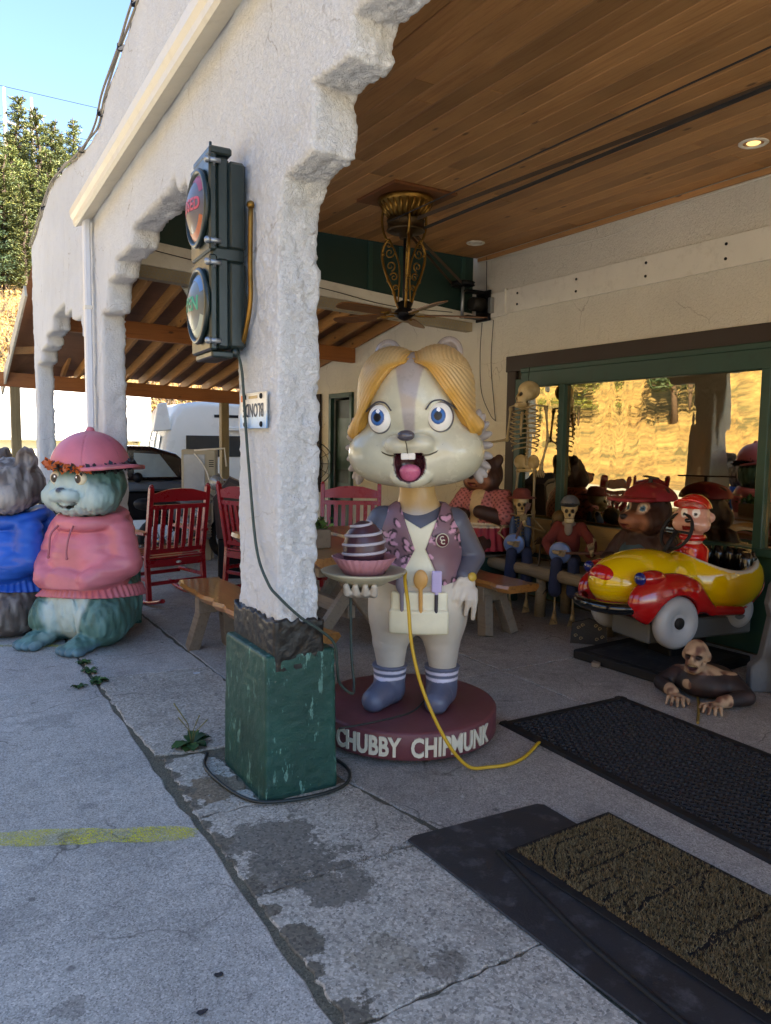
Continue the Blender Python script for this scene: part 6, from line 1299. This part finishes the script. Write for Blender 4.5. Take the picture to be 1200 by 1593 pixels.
for s in (-1, 1):
    sub_blob('headlight_pod', ell((s*.235, -.40, .44), (.055, .1, .05)), (s*.235, -.40, .44), (.09, .13, .08), .006, pm_car, V_, flat(redc))
    mb = MB(); mb.ball((s*.235, -.485, .442), (.042, .03, .04), 14, 8); mb.build('headlight', M('blue lens', '16206e', .08, .1, coat=.8), V_)
    for y in (-.25, .40):
        x = s*(.285 if y < 0 else .13); q_ = 1 if y < 0 else .8; mb = MB(); mb.lathe([(r0*q_, z0) for r0, z0 in ((.05, -.035), (.1, -.05), (.135, -.045), (.158, -.02), (.16, .0), (.158, .02), (.135, .045), (.1, .05), (.06, .035), (.052, .03))], 36, (x, y, .175), (0, R(90), 0)); wl = mb.build('wheel', M('grey wheel paint', 'a2a3a6', .35, .15, 4, .05), V_)
        mb = MB(); mb.lathe([(.034, 0), (.036, .012), (.0, .014)], 18, (x+s*.026, y, .175), (0, R(90) if s > 0 else R(-90), 0)); mb.build('hub', m_black, wl)
mb = MB(); mb.tube(bez([(-.25, -.48, .27), (-.16, -.62, .26), (0, -.665, .26), (.16, -.62, .26), (.27, -.46, .27)], 7), .034, 10); mb.build('bumper', M('black gloss', '0f1013', .15, .1, coat=.6), V_)
for i in range(7):
    a = R(-78+26*i); mb = MB(); c = Vector((.165*math.sin(a), .40+.17*math.cos(a), .43)); mb.tube([c+Vector((0, 0, -.12)), c+Vector((0, 0, .07)), c+Vector((0, -.0, .12))], [.04, .042, .025], 10); mb.build('seat_roll', M('black vinyl', '0e0e10', .18, .1, coat=.5), V_)
mb = MB(); mb.tube([(.12*math.cos(t), .0+.05*math.sin(t), .68+.11*math.sin(t)) for t in np.linspace(0, 6.28, 29)[:-1]], .011, 8, closed=True); mb.tube([(-.11, .0, .68), (.11, 0, .68)], .008, 6); mb.tube([(0, 0, .68), (0, -.1, .55)], .014, 8); mb.build('steering_wheel', m_black, V_)
mb = MB(); mb.cbox((0, .08, .085), (.34, .85, .13), .012); mb.build('ride_base', M('grey steel base', '5f6265', .45, .15, 4, .1), V_)
mb = MB(); mb.cbox((0, .05, -.05), (.2, .3, .15), .01); mb.build('ride_pedestal', m_iron, V_)
pl = thing('ride_platform', 'black scuffed platform under the toy car', 'platform', (4.5, 3.55, 0), rzc+R(12)); mb = MB(); mb.cbox((0, 0, .035), (.8, .95, .065), .008); mb.build('platform_top', m_black, pl); mb = MB(); mb.cbox((.02, -.02, .0685), (.66, .8, .002), .0008); mb.build('rubber_sheet', M('scuffed rubber', '26282c', .6), pl)
mb = MB(); mb.cbox((0, 0, .016), (.3, .06, .03), .004); o = mb.build('wood_offcut', w_grey, None, (4.1, 3.75, 0), (0, 0, R(30))); tag(o, 'short wood offcut on the floor in front of the black platform', 'wood block')
# driver figure
Dv = thing('puppet_driver', 'round-cheeked puppet in a red cap and red sweater sitting in the toy car', 'puppet', (CL[0]-dh.x*.15, CL[1]-dh.y*.15, .62), rzc+R(32))
f = U(.03, ell((0, 0, .42), (.115, .11, .12)), ell((-.06, -.05, .37), (.07, .07, .06)), ell((.06, -.05, .37), (.07, .07, .06)), ell((0, -.1, .38), (.06, .05, .04)), cap((0, 0, .2), (0, 0, .34), .07), ell((-.12, .02, .42), (.025, .02, .03)), ell((.12, .02, .42), (.025, .02, .03)))
f = U(.008, f, ell((0, -.155, .405), (.022, .018, .016))); f = SUB(.006, f, ell((0, -.16, .345), (.04, .04, .016)))
def dc(V, n):
    x, y, z = V[:, 0], V[:, 1], V[:, 2]; C = np.tile(L3('b98a78'), (len(V), 1))
    for s in (-1, 1): C = lay(C, (1-sstep(.9, 1.05, np.hypot((x-s*.04)/.026, (z-.455)/.036)))*(y < -.04), 'd8d4cc'); C = lay(C, (1-sstep(.011, .013, np.hypot(x-s*.038, z-.445)))*(y < -.04), '141414')
    C = lay(C, (1-sstep(.9, 1.1, np.hypot(x/.022, (z-.405)/.017)))*(y < -.145), '0e0e10'); return lay(C, ((np.abs(z-.345) < .018)*(np.abs(x) < .042)*(y < -.1)).astype(float), '6a1014')
blob('head', f, (-.18, -.2, .15), (.18, .15, .57), .0065, pm_gloss, Dv, dc)
blob('sweater', U(.03, chain([(0, 0, .0), (0, 0, .18)], [.11, .085]), chain([(.07, 0, .17), (.09, -.07, .1)], [.05, .04]), chain([(-.07, 0, .17), (-.09, -.07, .1)], [.05, .04]), lambda P: np.hypot(np.hypot(P[:, 0], P[:, 1])-.072, P[:, 2]-.275)-.022), (-.22, -.2, -.12), (.22, .14, .33), .008, pm_car, Dv, flat('a3100f'))
blob('cap', U(.01, lambda P: np.maximum(ell((0, .01, .46), (.125, .125, .125))(P), .485-P[:, 2]), lambda P: np.maximum(np.hypot(P[:, 0]/.11, (P[:, 1]+.11)/.1)*.1-.1, np.abs(P[:, 2]-.5-.5*(-.1-P[:, 1])*(P[:, 1] < -.1))-.008)), (-.16, -.25, .46), (.16, .16, .62), .0065, pm_car, Dv, flat('b51a12'))
# ---------------------------------------------------------------- crawling torso prop
Z_ = thing('zombie_torso', 'crawling rubber zombie torso with both hands on the floor', 'halloween prop', (4.08, 2.92, 0), CAMR-R(32))
def hand_sdf(c, sgn, fw):
    c = np.array(c); fs = [ell(c+np.array([0, -.01, .028]), (.042, .045, .02))]
    for k, (dx, L) in enumerate(((-.036, .07), (-.013, .09), (.011, .087), (.034, .07))): fs.append(chain([c+np.array([dx*.8, -.045, .03]), c+np.array([dx*1.2+fw*.01, -.045-L*.5, .04]), c+np.array([dx*1.4+fw*.02, -.045-L, .012])], [.012, .0115, .008]))
    fs.append(chain([c+np.array([-sgn*.036, 0, .026]), c+np.array([-sgn*.068, -.03, .026]), c+np.array([-sgn*.075, -.06, .012])], [.014, .012, .008])); return U(.01, *fs)
zf = U(.03, ell((.02, .08, .09), (.2, .2, .1)), ell((.0, .0, .12), (.13, .1, .09)), chain([(-.14, .04, .11), (-.22, -.03, .06), (-.13, -.14, .045)], [.06, .05, .035]), chain([(.17, .04, .11), (.27, -.03, .055), (.15, -.17, .042)], [.065, .05, .035]), cap((-.01, -.02, .14), (-.02, -.07, .21), .055))
zf = U(.015, zf, hand_sdf((-.1, -.165, 0), -1, .6), hand_sdf((.12, -.2, 0), 1, .3))
hz_ = U(.02, ell((-.02, -.06, .285), (.072, .082, .085)), ell((-.025, -.115, .235), (.05, .05, .05)), ell((-.022, -.12, .2), (.035, .04, .025)), ell((-.025, -.16, .27), (.014, .022, .022)), ell((-.092, -.05, .27), (.012, .02, .026)), ell((.052, -.05, .27), (.012, .02, .026)), ell((-.05, -.125, .298), (.024, .02, .012)), ell((.005, -.125, .298), (.024, .02, .012)))
hz_ = SUB(.008, hz_, U(0, ell((-.052, -.145, .278), (.017, .02, .012)), ell((.006, -.145, .278), (.017, .02, .012)), ell((-.024, -.165, .217), (.032, .03, .018)), ell((-.07, -.1, .235), (.014, .03, .02)), ell((.026, -.1, .235), (.014, .03, .02))))
def zc_f(V, n):
    x, y, z = V[:, 0], V[:, 1], V[:, 2]; C = np.tile(L3('a08468'), (len(V), 1)); C = lay(C, sstep(-.05, .3, vnoise(V, 30, 3)), '5a3a2c'); hnd = (np.hypot(x+.1, y+.2) < .11) | (np.hypot(x-.13, y+.24) < .12); body = ~hnd & ((z < .165) | (y > .05)); C = lay(C, body.astype(float), '1c1314'); C = lay(C, body*sstep(.0, .4, vnoise(V, 13, 7)), '33221f')
    for cx in (-.052, .006): C = lay(C, 1-sstep(.8, 1.4, np.linalg.norm((V-np.array([cx, -.13, .278]))/np.array([.02, .03, .016]), axis=1)), '1c0f0c')
    C = lay(C, 1-sstep(.8, 1.2, np.linalg.norm((V-np.array([-.024, -.15, .217]))/np.array([.034, .04, .019]), axis=1)), '2c0c0c'); return C
blob('figure', U(.02, zf, hz_), (-.34, -.36, -.005), (.36, .32, .4), .0065, pm_old, Z_, zc_f)
mb = MB()
for k in range(7): mb.cbox((-.048+.008*k, -.152+abs(k-3)*.002, .228), (.006, .008, .012), .002)
mb.build('teeth', m_bone, Z_)
# ---------------------------------------------------------------- gravestones
m_stone = M('grey foam stone', '63666a', .85, .3, 6, .7, 40, dirt=.3, dirtcol='2e3032')
G_ = thing('gravestone', 'grey gravestone prop with skeleton hands at the right edge', 'gravestone', (4.70, 2.66, 0), CAMR-R(10))
prof = [(-.3, 0), (.3, 0), (.3, .16), (.24, .22), (.2, .48), (.22, .56), (.2, .68), (.12, .8), (0, .84), (-.12, .8), (-.2, .68), (-.22, .56), (-.2, .48), (-.24, .22), (-.3, .16)]
mb = MB(); mb.prism(prof, lambda u, v, d: (u, d, v), -.05, .05); o = mb.build('slab', m_stone, G_); bv = o.modifiers.new('b', 'BEVEL'); bv.width = .012; bv.segments = 2; bv.limit_method = 'ANGLE'
mb = MB()
for zz_ in (.3, .4, .5):
    for s in (-1, 1): mb.tube([(s*.14+s*.03*(1-.8*i/14)*math.cos(i*.6), -.052, zz_+.03*(1-.8*i/14)*math.sin(i*.6)) for i in range(15)], .005, 5)
mb.build('scroll_carving', m_stone, G_)
for s in (-.16, -.05): limb(G_, 'bony_arm', [(s, -.1, .0), (s+.01, -.09, .16)], .016, m_stone, (0, -.15, 1), 1.5)
G2 = thing('gravestone', 'small dark ornate plaque leaning on the floor before the toy car', 'gravestone', (4.4, 4.15, 0), CAMR-R(15))
mb = MB(); mb.prism([(-.14, 0), (.14, 0), (.13, .15), (.06, .17), (0, .19), (-.06, .17), (-.13, .15)], lambda u, v, d: (u, d+.25*v, v), -.015, .015); mb.build('slab', M('dark plaque', '2e2c2a', .8, .3, 8, .5, 60), G2)
mb = MB()
for s in (-1, 1):
    for (x, z) in ((.08, .12), (.1, .06), (.05, .14), (.06, .04)): mb.tube([(s*x+.016*(1-.8*i/10)*math.cos(i*.7), -.018+.25*z, z+.016*(1-.8*i/10)*math.sin(i*.7)) for i in range(11)], .003, 4)
mb.build('ornament', m_bone, G2)

# ================================================================ yard beyond the porch
m_rv = M('cream van enamel', 'd2cdbf', .3, .06, 3, .03, 40, coat=.3); m_dkglass = M('tinted glass', '0d1012', .05, .1, 3, 0, coat=.5); m_chrome = M('chrome trim', 'a8aaae', .15, .1, 8, 0, metal=.95)
RV = thing('camper_van', 'cream high-roof camper van parked beyond the carport', 'van', (4.15, 15.6, -.11))
po = [(-.0, .35), (5.6, .35), (5.6, 1.7), (5.3, 1.86), (5.1, 2.3), (4.4, 2.42), (.85, 2.42), (.45, 2.36), (.28, 2.12), (.16, 1.8), (.02, 1.2)]
mb = MB(); mb.prism(po, lambda u, v, d: (u, d, v), 0, 2.0); o = mb.build('body', m_rv, RV); bv = o.modifiers.new('b', 'BEVEL'); bv.width = .12; bv.segments = 4; bv.limit_method = 'ANGLE'; o.data.polygons.foreach_set('use_smooth', [True]*len(o.data.polygons))
for (x0, x1, z0, z1) in ((.55, 1.75, 1.28, 1.72), (2.75, 4.4, 1.28, 1.72)):
    mb = MB(); mb.cbox(((x0+x1)/2, -.006, (z0+z1)/2), (x1-x0, .02, z1-z0), .03); o = mb.build('side_window', m_dkglass, RV); o.data.polygons.foreach_set('use_smooth', [False]*len(o.data.polygons))
mb = MB(); mb.cbox((2.6, -.004, 2.13), (2.9, .014, .06), .004); mb.build('roof_vent_strip', m_iron, RV)
mb = MB(); mb.cbox((3.1, -.03, 1.87), (3.6, .07, .09), .02); mb.build('awning_rail', m_rv, RV)
mb = MB(); mb.prism([(.0, 1.78), (.1, 2.34), (.28, 2.38), (.38, 1.82)], lambda u, v, d: (u-.12, d, v), -.02, .06); o = mb.build('rear_cap', m_rv, RV); bv = o.modifiers.new('b', 'BEVEL'); bv.width = .02; bv.limit_method = 'ANGLE'
mb = MB(); mb.cbox((.07, .9, 1.5), (.02, 1.3, .42), .01, (0, R(9), 0)); mb.build('rear_window', M('sky glass', '6f8790', .05, .2, coat=.5), RV)
for y in (.35, .75):
    mb = MB(); mb.tube(bez([(-.05, y, .7), (-.02, y, 1.4), (.06, y, 1.8), (.2, y, 2.3)], 5), .015, 6); mb.build('ladder_rail', m_chrome, RV)
for z in (1.0, 1.3, 1.6):
    mb = MB(); mb.tube([(-.03, .35, z), (-.03, .75, z)], .012, 6); mb.build('ladder_rung', m_chrome, RV)
for x in (1.1, 4.5):
    mb = MB(); mb.lathe([(.2, -.1), (.33, -.1), (.35, 0), (.33, .1), (.2, .1)], 24, (x, .1, .35), (R(90), 0, 0)); mb.build('wheel', m_black, RV)
m_maroon = M('dark maroon enamel', '1f1013', .25, .1, 3, .02, 40, coat=.5); m_gbody = M('grey blue enamel', '5a6470', .35, .15, 3, .05, 40, coat=.3)
AC = thing('antique_car', 'old dark maroon car with grey lower body under the carport', 'car', (1.6, 10.9, 0))
mb = MB(); mb.prism([(.2, .95), (1.85, .95), (1.78, 1.12), (1.55, 1.33), (1.2, 1.43), (.6, 1.44), (.2, 1.38)], lambda u, v, d: (u, d, v), 0, 1.4); cab = mb.build('cab_roof', m_maroon, AC); bv = cab.modifiers.new('b', 'BEVEL'); bv.width = .06; bv.segments = 3; bv.limit_method = 'ANGLE'
mb = MB(); mb.cbox((1.1, .7, .87), (2.7, 1.5, .13), .03); mb.build('belt_panel', m_gbody, AC)
mb = MB(); mb.cbox((1.1, .7, .6), (2.5, 1.3, .42), .04); mb.build('lower_body', m_iron, AC)
for (x0, x1) in ((.42, .83), (.95, 1.55)):
    po = [(x0, 1.0), (x1, 1.0), (x1-.04 if x0 < .9 else x1-.25, 1.32), (x0, 1.34)]; mb = MB(); mb.prism(po, lambda u, v, d: (u, d, v), -.012, .01); mb.build('side_window', M('pale reflecting glass', '9fb0b8', .05, .3, 3, 0, coat=.6), AC)
mb = MB(); mb.ball((.98, -.08, 1.0), (.07, .05, .07), 12, 8); mb.build('headlamp', m_iron, AC)
for x in (.3, 1.9):
    blob('mudguard', SUB(.02, ell((x, .1, .52), (.5, .2, .3)), lambda P, x=x: np.hypot(P[:, 0]-x, P[:, 2]-.3)-.33), (x-.55, -.15, .25), (x+.55, .35, .85), .02, m_gbody, AC)
    mb = MB(); mb.lathe([(.2, -.06), (.29, -.06), (.31, 0), (.29, .06), (.2, .06)], 24, (x, .05, .31), (R(90), 0, 0)); mb.build('wheel', m_black, AC)
    mb = MB(); mb.lathe([(.19, -.02), (.19, .02), (.03, .05)], 20, (x, -.0, .31), (R(90), 0, 0)); mb.build('rim', m_chrome, AC)
SCt = thing('motor_scooter', 'silver motorcycle parked behind the first red rocking chair', 'motorcycle', (2.45, 9.2, 0), R(10))
for x, r_ in ((.0, .3), (.95, .3)):
    mb = MB(); mb.tube([(x+.26*math.cos(t), 0, .31+.26*math.sin(t)) for t in np.linspace(0, 6.28, 25)[:-1]], .05, 8, closed=True); wl = mb.build('wheel', m_black, SCt)
    mb = MB()
    for k in range(10): a = k*.628; mb.tube([(x, 0, .31), (x+.23*math.cos(a), 0, .31+.23*math.sin(a))], .006, 4)
    mb.lathe([(.05, -.04), (.05, .04)], 12, (x, 0, .31), (R(90), 0, 0)); mb.build('spokes', m_chrome, wl)
mb = MB(); mb.tube([(.95, .06, .31), (.78, .05, .95)], .03, 8); mb.tube([(.95, -.06, .31), (.78, -.05, .95)], .03, 8); mb.build('fork', m_chrome, SCt)
mb = MB(); mb.tube(bez([(.6, -.34, 1.12), (.68, -.22, 1.08), (.76, 0, 1.03), (.68, .22, 1.08), (.6, .34, 1.12)], 5), .014, 7); mb.build('handlebar', m_chrome, SCt)
blob('tank', U(.04, ell((.45, 0, .8), (.26, .12, .11)), ell((.75, 0, 1.0), (.09, .12, .1))), (.1, -.2, .6), (.95, .2, 1.15), .016, M('silver enamel', '9aa0a6', .25, .1, 4, .03, coat=.5, metal=.3), SCt)
blob('seat', U(.04, ell((.0, 0, .74), (.3, .12, .06)), ell((-.2, 0, .78), (.12, .1, .06))), (-.4, -.2, .62), (.4, .2, .9), .016, m_black, SCt)
blob('engine', lambda P: U(.03, rbox((.45, 0, .45), (.17, .13, .14), .03), ell((.5, 0, .62), (.1, .1, .12)))(P)+.008*np.sin(P[:, 2]*180), (.2, -.2, .25), (.75, .2, .78), .014, m_steel, SCt)
mb = MB(); mb.ball((.86, 0, .93), (.08, .09, .09), 12, 8); mb.build('headlamp', m_chrome, SCt)
mb = MB(); mb.tube(bez([(.4, -.14, .35), (.1, -.16, .28), (-.4, -.16, .3)], 5), [.03]*10+[.045], 8); mb.build('exhaust', m_chrome, SCt)
FP = thing('metal_cabinet', 'beige metal pump cabinet with a hose bracket beside the motorcycle', 'cabinet', (3.07, 9.6, 0), R(-25))
mb = MB(); mb.cbox((0, 0, 1.1), (.42, .3, .62), .01); mb.build('upper_case', M('beige enamel', 'a89f88', .45, .15, 4, .1), FP)
mb = MB(); mb.cbox((.0, 0, .42), (.3, .24, .84), .01); mb.build('pedestal', M('beige enamel', 'a89f88', .45, .15, 4, .1), FP)
mb = MB(); mb.cbox((-.05, -.156, 1.1), (.26, .008, .5), .004); mb.build('door_panel', m_steel, FP)
for k in range(4):
    mb = MB(); mb.cbox((.16, -.153, 1.2+.025*k), (.06, .006, .01), .002); mb.build('louvre', m_iron, FP)
mb = MB(); mb.tube(bez([(-.05, -.16, 1.36), (.05, -.22, 1.25), (.12, -.2, 1.1), (.16, -.18, .9)], 6), .01, 6); mb.tube([(-.05, -.16, 1.4), (.32, -.1, 1.43), (.34, -.1, 1.2)], .012, 6); mb.build('hose_bracket', m_white, FP)
CH = thing('leaning_panel', 'dark brown tapered wooden box leaning behind the rocking chairs', 'box', (2.98, 8.2, 0), R(-20))
po = [(-.16, .45), (.2, .45), (.3, .98), (-.02, 1.13), (-.2, .9)]
mb = MB(); mb.prism(po, lambda u, v, d: (u, d, v), -.16, .16); mb.build('case', M('dark brown stain', '33241f', .5, .2, 4, .1), CH)
mb = MB(); mb.prism([(-.13, .47), (.17, .47), (.26, .95), (-.02, 1.08), (-.16, .9)], lambda u, v, d: (u, d, v), -.175, -.163); mb.build('front_panel', M('brown stain', '46322a', .5, .2, 4, .1), CH)
mb = MB(); mb.cbox((0, 0, .22), (.3, .28, .45), .01); mb.build('foot', m_iron, CH)
# old sign board and cage fan on the back wall near the door
SB = thing('wall_sign', 'tall dark board with faded lettering on the cream wall left of the door', 'sign', (5.27, 10.72, 1.5)); mb = MB(); mb.cbox((0, 0, 0), (.03, .28, 1.5), .006); mb.build('board', M('old sign board', '2f2320', .8, .4, 9, .3), SB)
mb = MB(); rr = random.Random(4)
for k in range(6): mb.cbox((-.018, rr.uniform(-.04, .04), .55-.2*k), (.004, .14, .05), .001, (R(rr.uniform(-25, 25)), 0, 0))
mb.build('faded_paint', M('faded cream', '9d8f78', .8, .5, 30), SB)
FA = thing('cage_fan', 'round wire cage fan standing by the dark door', 'fan', (5.0, 10.35, 0)); mb = MB()
for r_ in (.1, .18, .26, .33): mb.tube([(r_*math.cos(t)*.85, -r_*math.cos(t)*.52, 1.2+r_*math.sin(t)) for t in np.linspace(0, 6.28, 33)[:-1]], .008 if r_ > .3 else .004, 5, closed=True)
for k in range(12): a = k*math.pi/6; mb.tube([(0, 0, 1.2), (.33*math.cos(a)*.85, -.33*math.cos(a)*.52, 1.2+.33*math.sin(a))], .004, 4)
mb.build('cage', m_iron, FA); mb = MB(); mb.cbox((.02, .03, 1.2), (.2, .2, .16), .03); mb.build('motor', m_iron, FA); mb = MB(); mb.tube([(.03, .03, 1.1), (.03, .03, .03)], .02, 8); mb.lathe([(.2, 0), (.2, .02), (.03, .05)], 20, (.03, .03, 0)); mb.build('stand', m_iron, FA)
# potted greenery on the table
PG = thing('planter', 'wooden planter of green leaves on the slab table', 'planter', (2.5, 5.2, .752)); mb = MB(); mb.cbox((0, 0, .07), (.2, .34, .14), .006); mb.build('trough', w_grey, PG)
mb = MB(); rr = random.Random(6)
for i in range(160):
    c = Vector((rr.gauss(0, .06), rr.gauss(0, .1), .15+abs(rr.gauss(0, .035)))); u = Vector((rr.gauss(0, 1), rr.gauss(0, 1), rr.gauss(.3, .6))).normalized(); v_ = u.orthogonal().normalized(); s = rr.uniform(.02, .04); mb.add([c-u*s, c+v_*s*.6, c+u*s, c-v_*s*.6], [(0, 1, 2, 3)])
tag(mb.build('foliage', leafmat('planter leaves', '2c4a1c', '4a6e2a', '6d8a3a'), PG, fix=False), kind='stuff')

# ================================================================ weeds, litter and grit
m_leaf = leafmat('weed leaves', '1f3d1a', '2f5524', '4a6b2c')
def rosette(x, y, n, r, label, stalks=0, seed=0):
    rr = random.Random(seed); e = thing('weed', label, 'weed', (x, y, 0)); mb = MB()
    for i in range(n):
        a = rr.uniform(0, 6.28); L = r*rr.uniform(.5, 1.1); w_ = L*.26; d = Vector((math.cos(a), math.sin(a), 0)); s = Vector((-d.y, d.x, 0)); lift = rr.uniform(.15, .6)
        P = [d*L*t+Vector((0, 0, lift*L*math.sin(t*2.6)*.7+.006)) for t in (0, .35, .7, 1)]; ww = [.15, .8, 1, .05]
        vs = []
        for p, q in zip(P, ww): vs += [p+s*w_*q, p+Vector((0, 0, -.004)), p-s*w_*q]
        mb.add(vs, [(3*k+j, 3*k+j+1, 3*k+j+4, 3*k+j+3) for k in range(3) for j in (0, 1)], True)
    mb.build('leaves', m_leaf, e, fix=False)
    if stalks:
        mb = MB()
        for i in range(stalks): a = rr.uniform(0, 6.28); h = rr.uniform(.12, .24); mb.tube([(0, 0, 0), (.02*math.cos(a), .02*math.sin(a), h*.5), (.09*math.cos(a), .09*math.sin(a), h)], [.0025, .002, .0035], 5)
        mb.build('seed_stalks', M('dry stalk', '7d7445', .8), e)
rosette(1.13, 3.70, 26, .11, 'broad-leaved weed with seed stalks beside the green column base', 5, 1)
for i, (x, y) in enumerate(((.915, 4.98), (.92, 5.22), (.918, 5.45), (.92, 5.7), (.8, 4.93))): rosette(x, y, 26, .07-.005*i, ['small weed where the sidewalk joints cross', 'low weed in the sidewalk joint, second from the crossing', 'low weed in the sidewalk joint, third from the crossing', 'low weed in the sidewalk joint nearest the pink statue', 'flat weed in the crosswise sidewalk joint'][i], 0, 5+i)
mb = MB(); rr = random.Random(8)
def grit(x, y, s, z=.0): 
    mb.ball((x, y, z+s*.4), (s*rr.uniform(.7, 1.3), s*rr.uniform(.7, 1.3), s*.6), 5, 4)
for i in range(420):
    y = rr.uniform(1.3, 3.7); x = .945+abs(rr.gauss(0, .03)); grit(x, y, rr.uniform(.0015, .005), -.006)
for i in range(350):
    t = rr.random(); x = 1.0+.7*t; y = 2.34+rr.gauss(0, .02); grit(x, y, rr.uniform(.0015, .004), .004)
for i in range(500):
    a = rr.uniform(0, 6.28); x = 1.4+.3*math.cos(a)*rr.uniform(.85, 1.2); y = 3.18+.34*math.sin(a)*rr.uniform(.9, 1.2); grit(x, y, rr.uniform(.001, .004), .001)
for i in range(260): grit(rr.uniform(.95, 2.3), rr.uniform(1.4, 3.2), rr.uniform(.001, .0028), .004)
tag(mb.build('grit', M('pale grit', '7d7668', .9, .4, 30), fix=False), 'scattered pale grit in the broken joints round the column', 'grit', kind='stuff')
def litter(x, y, s, col, label, cat='litter', rz=0):
    rr = random.Random(int(x*1000)); n = 9; po = [(s*math.cos(6.28*i/n)*rr.uniform(.5, 1.1), s*.7*math.sin(6.28*i/n)*rr.uniform(.5, 1.1)) for i in range(n)]; mb = MB(); mb.prism(po, lambda u, v, d: (u, v, d+.15*u*u/s), .0025, .0055); tag(mb.build('litter', M('litter '+col, col, .8, .2), None, (x, y, .0), (0, 0, rz)), label, cat)
for (px_, py_, s, c, l) in ((.69, 2.02, .016, '26262a', 'dark flattened gum spot on the sidewalk near the broken edge'), (.6, 1.9, .017, '2e2e33', 'second dark gum spot on the sidewalk, lower down'), (.25, 2.02, .014, 'b5a888', 'small pale dry leaf on the sidewalk')): litter(px_, py_, s, c, l)
litter(1.52, 4.86, .03, 'c9ccd0', 'white paper strip on the ground behind the column')
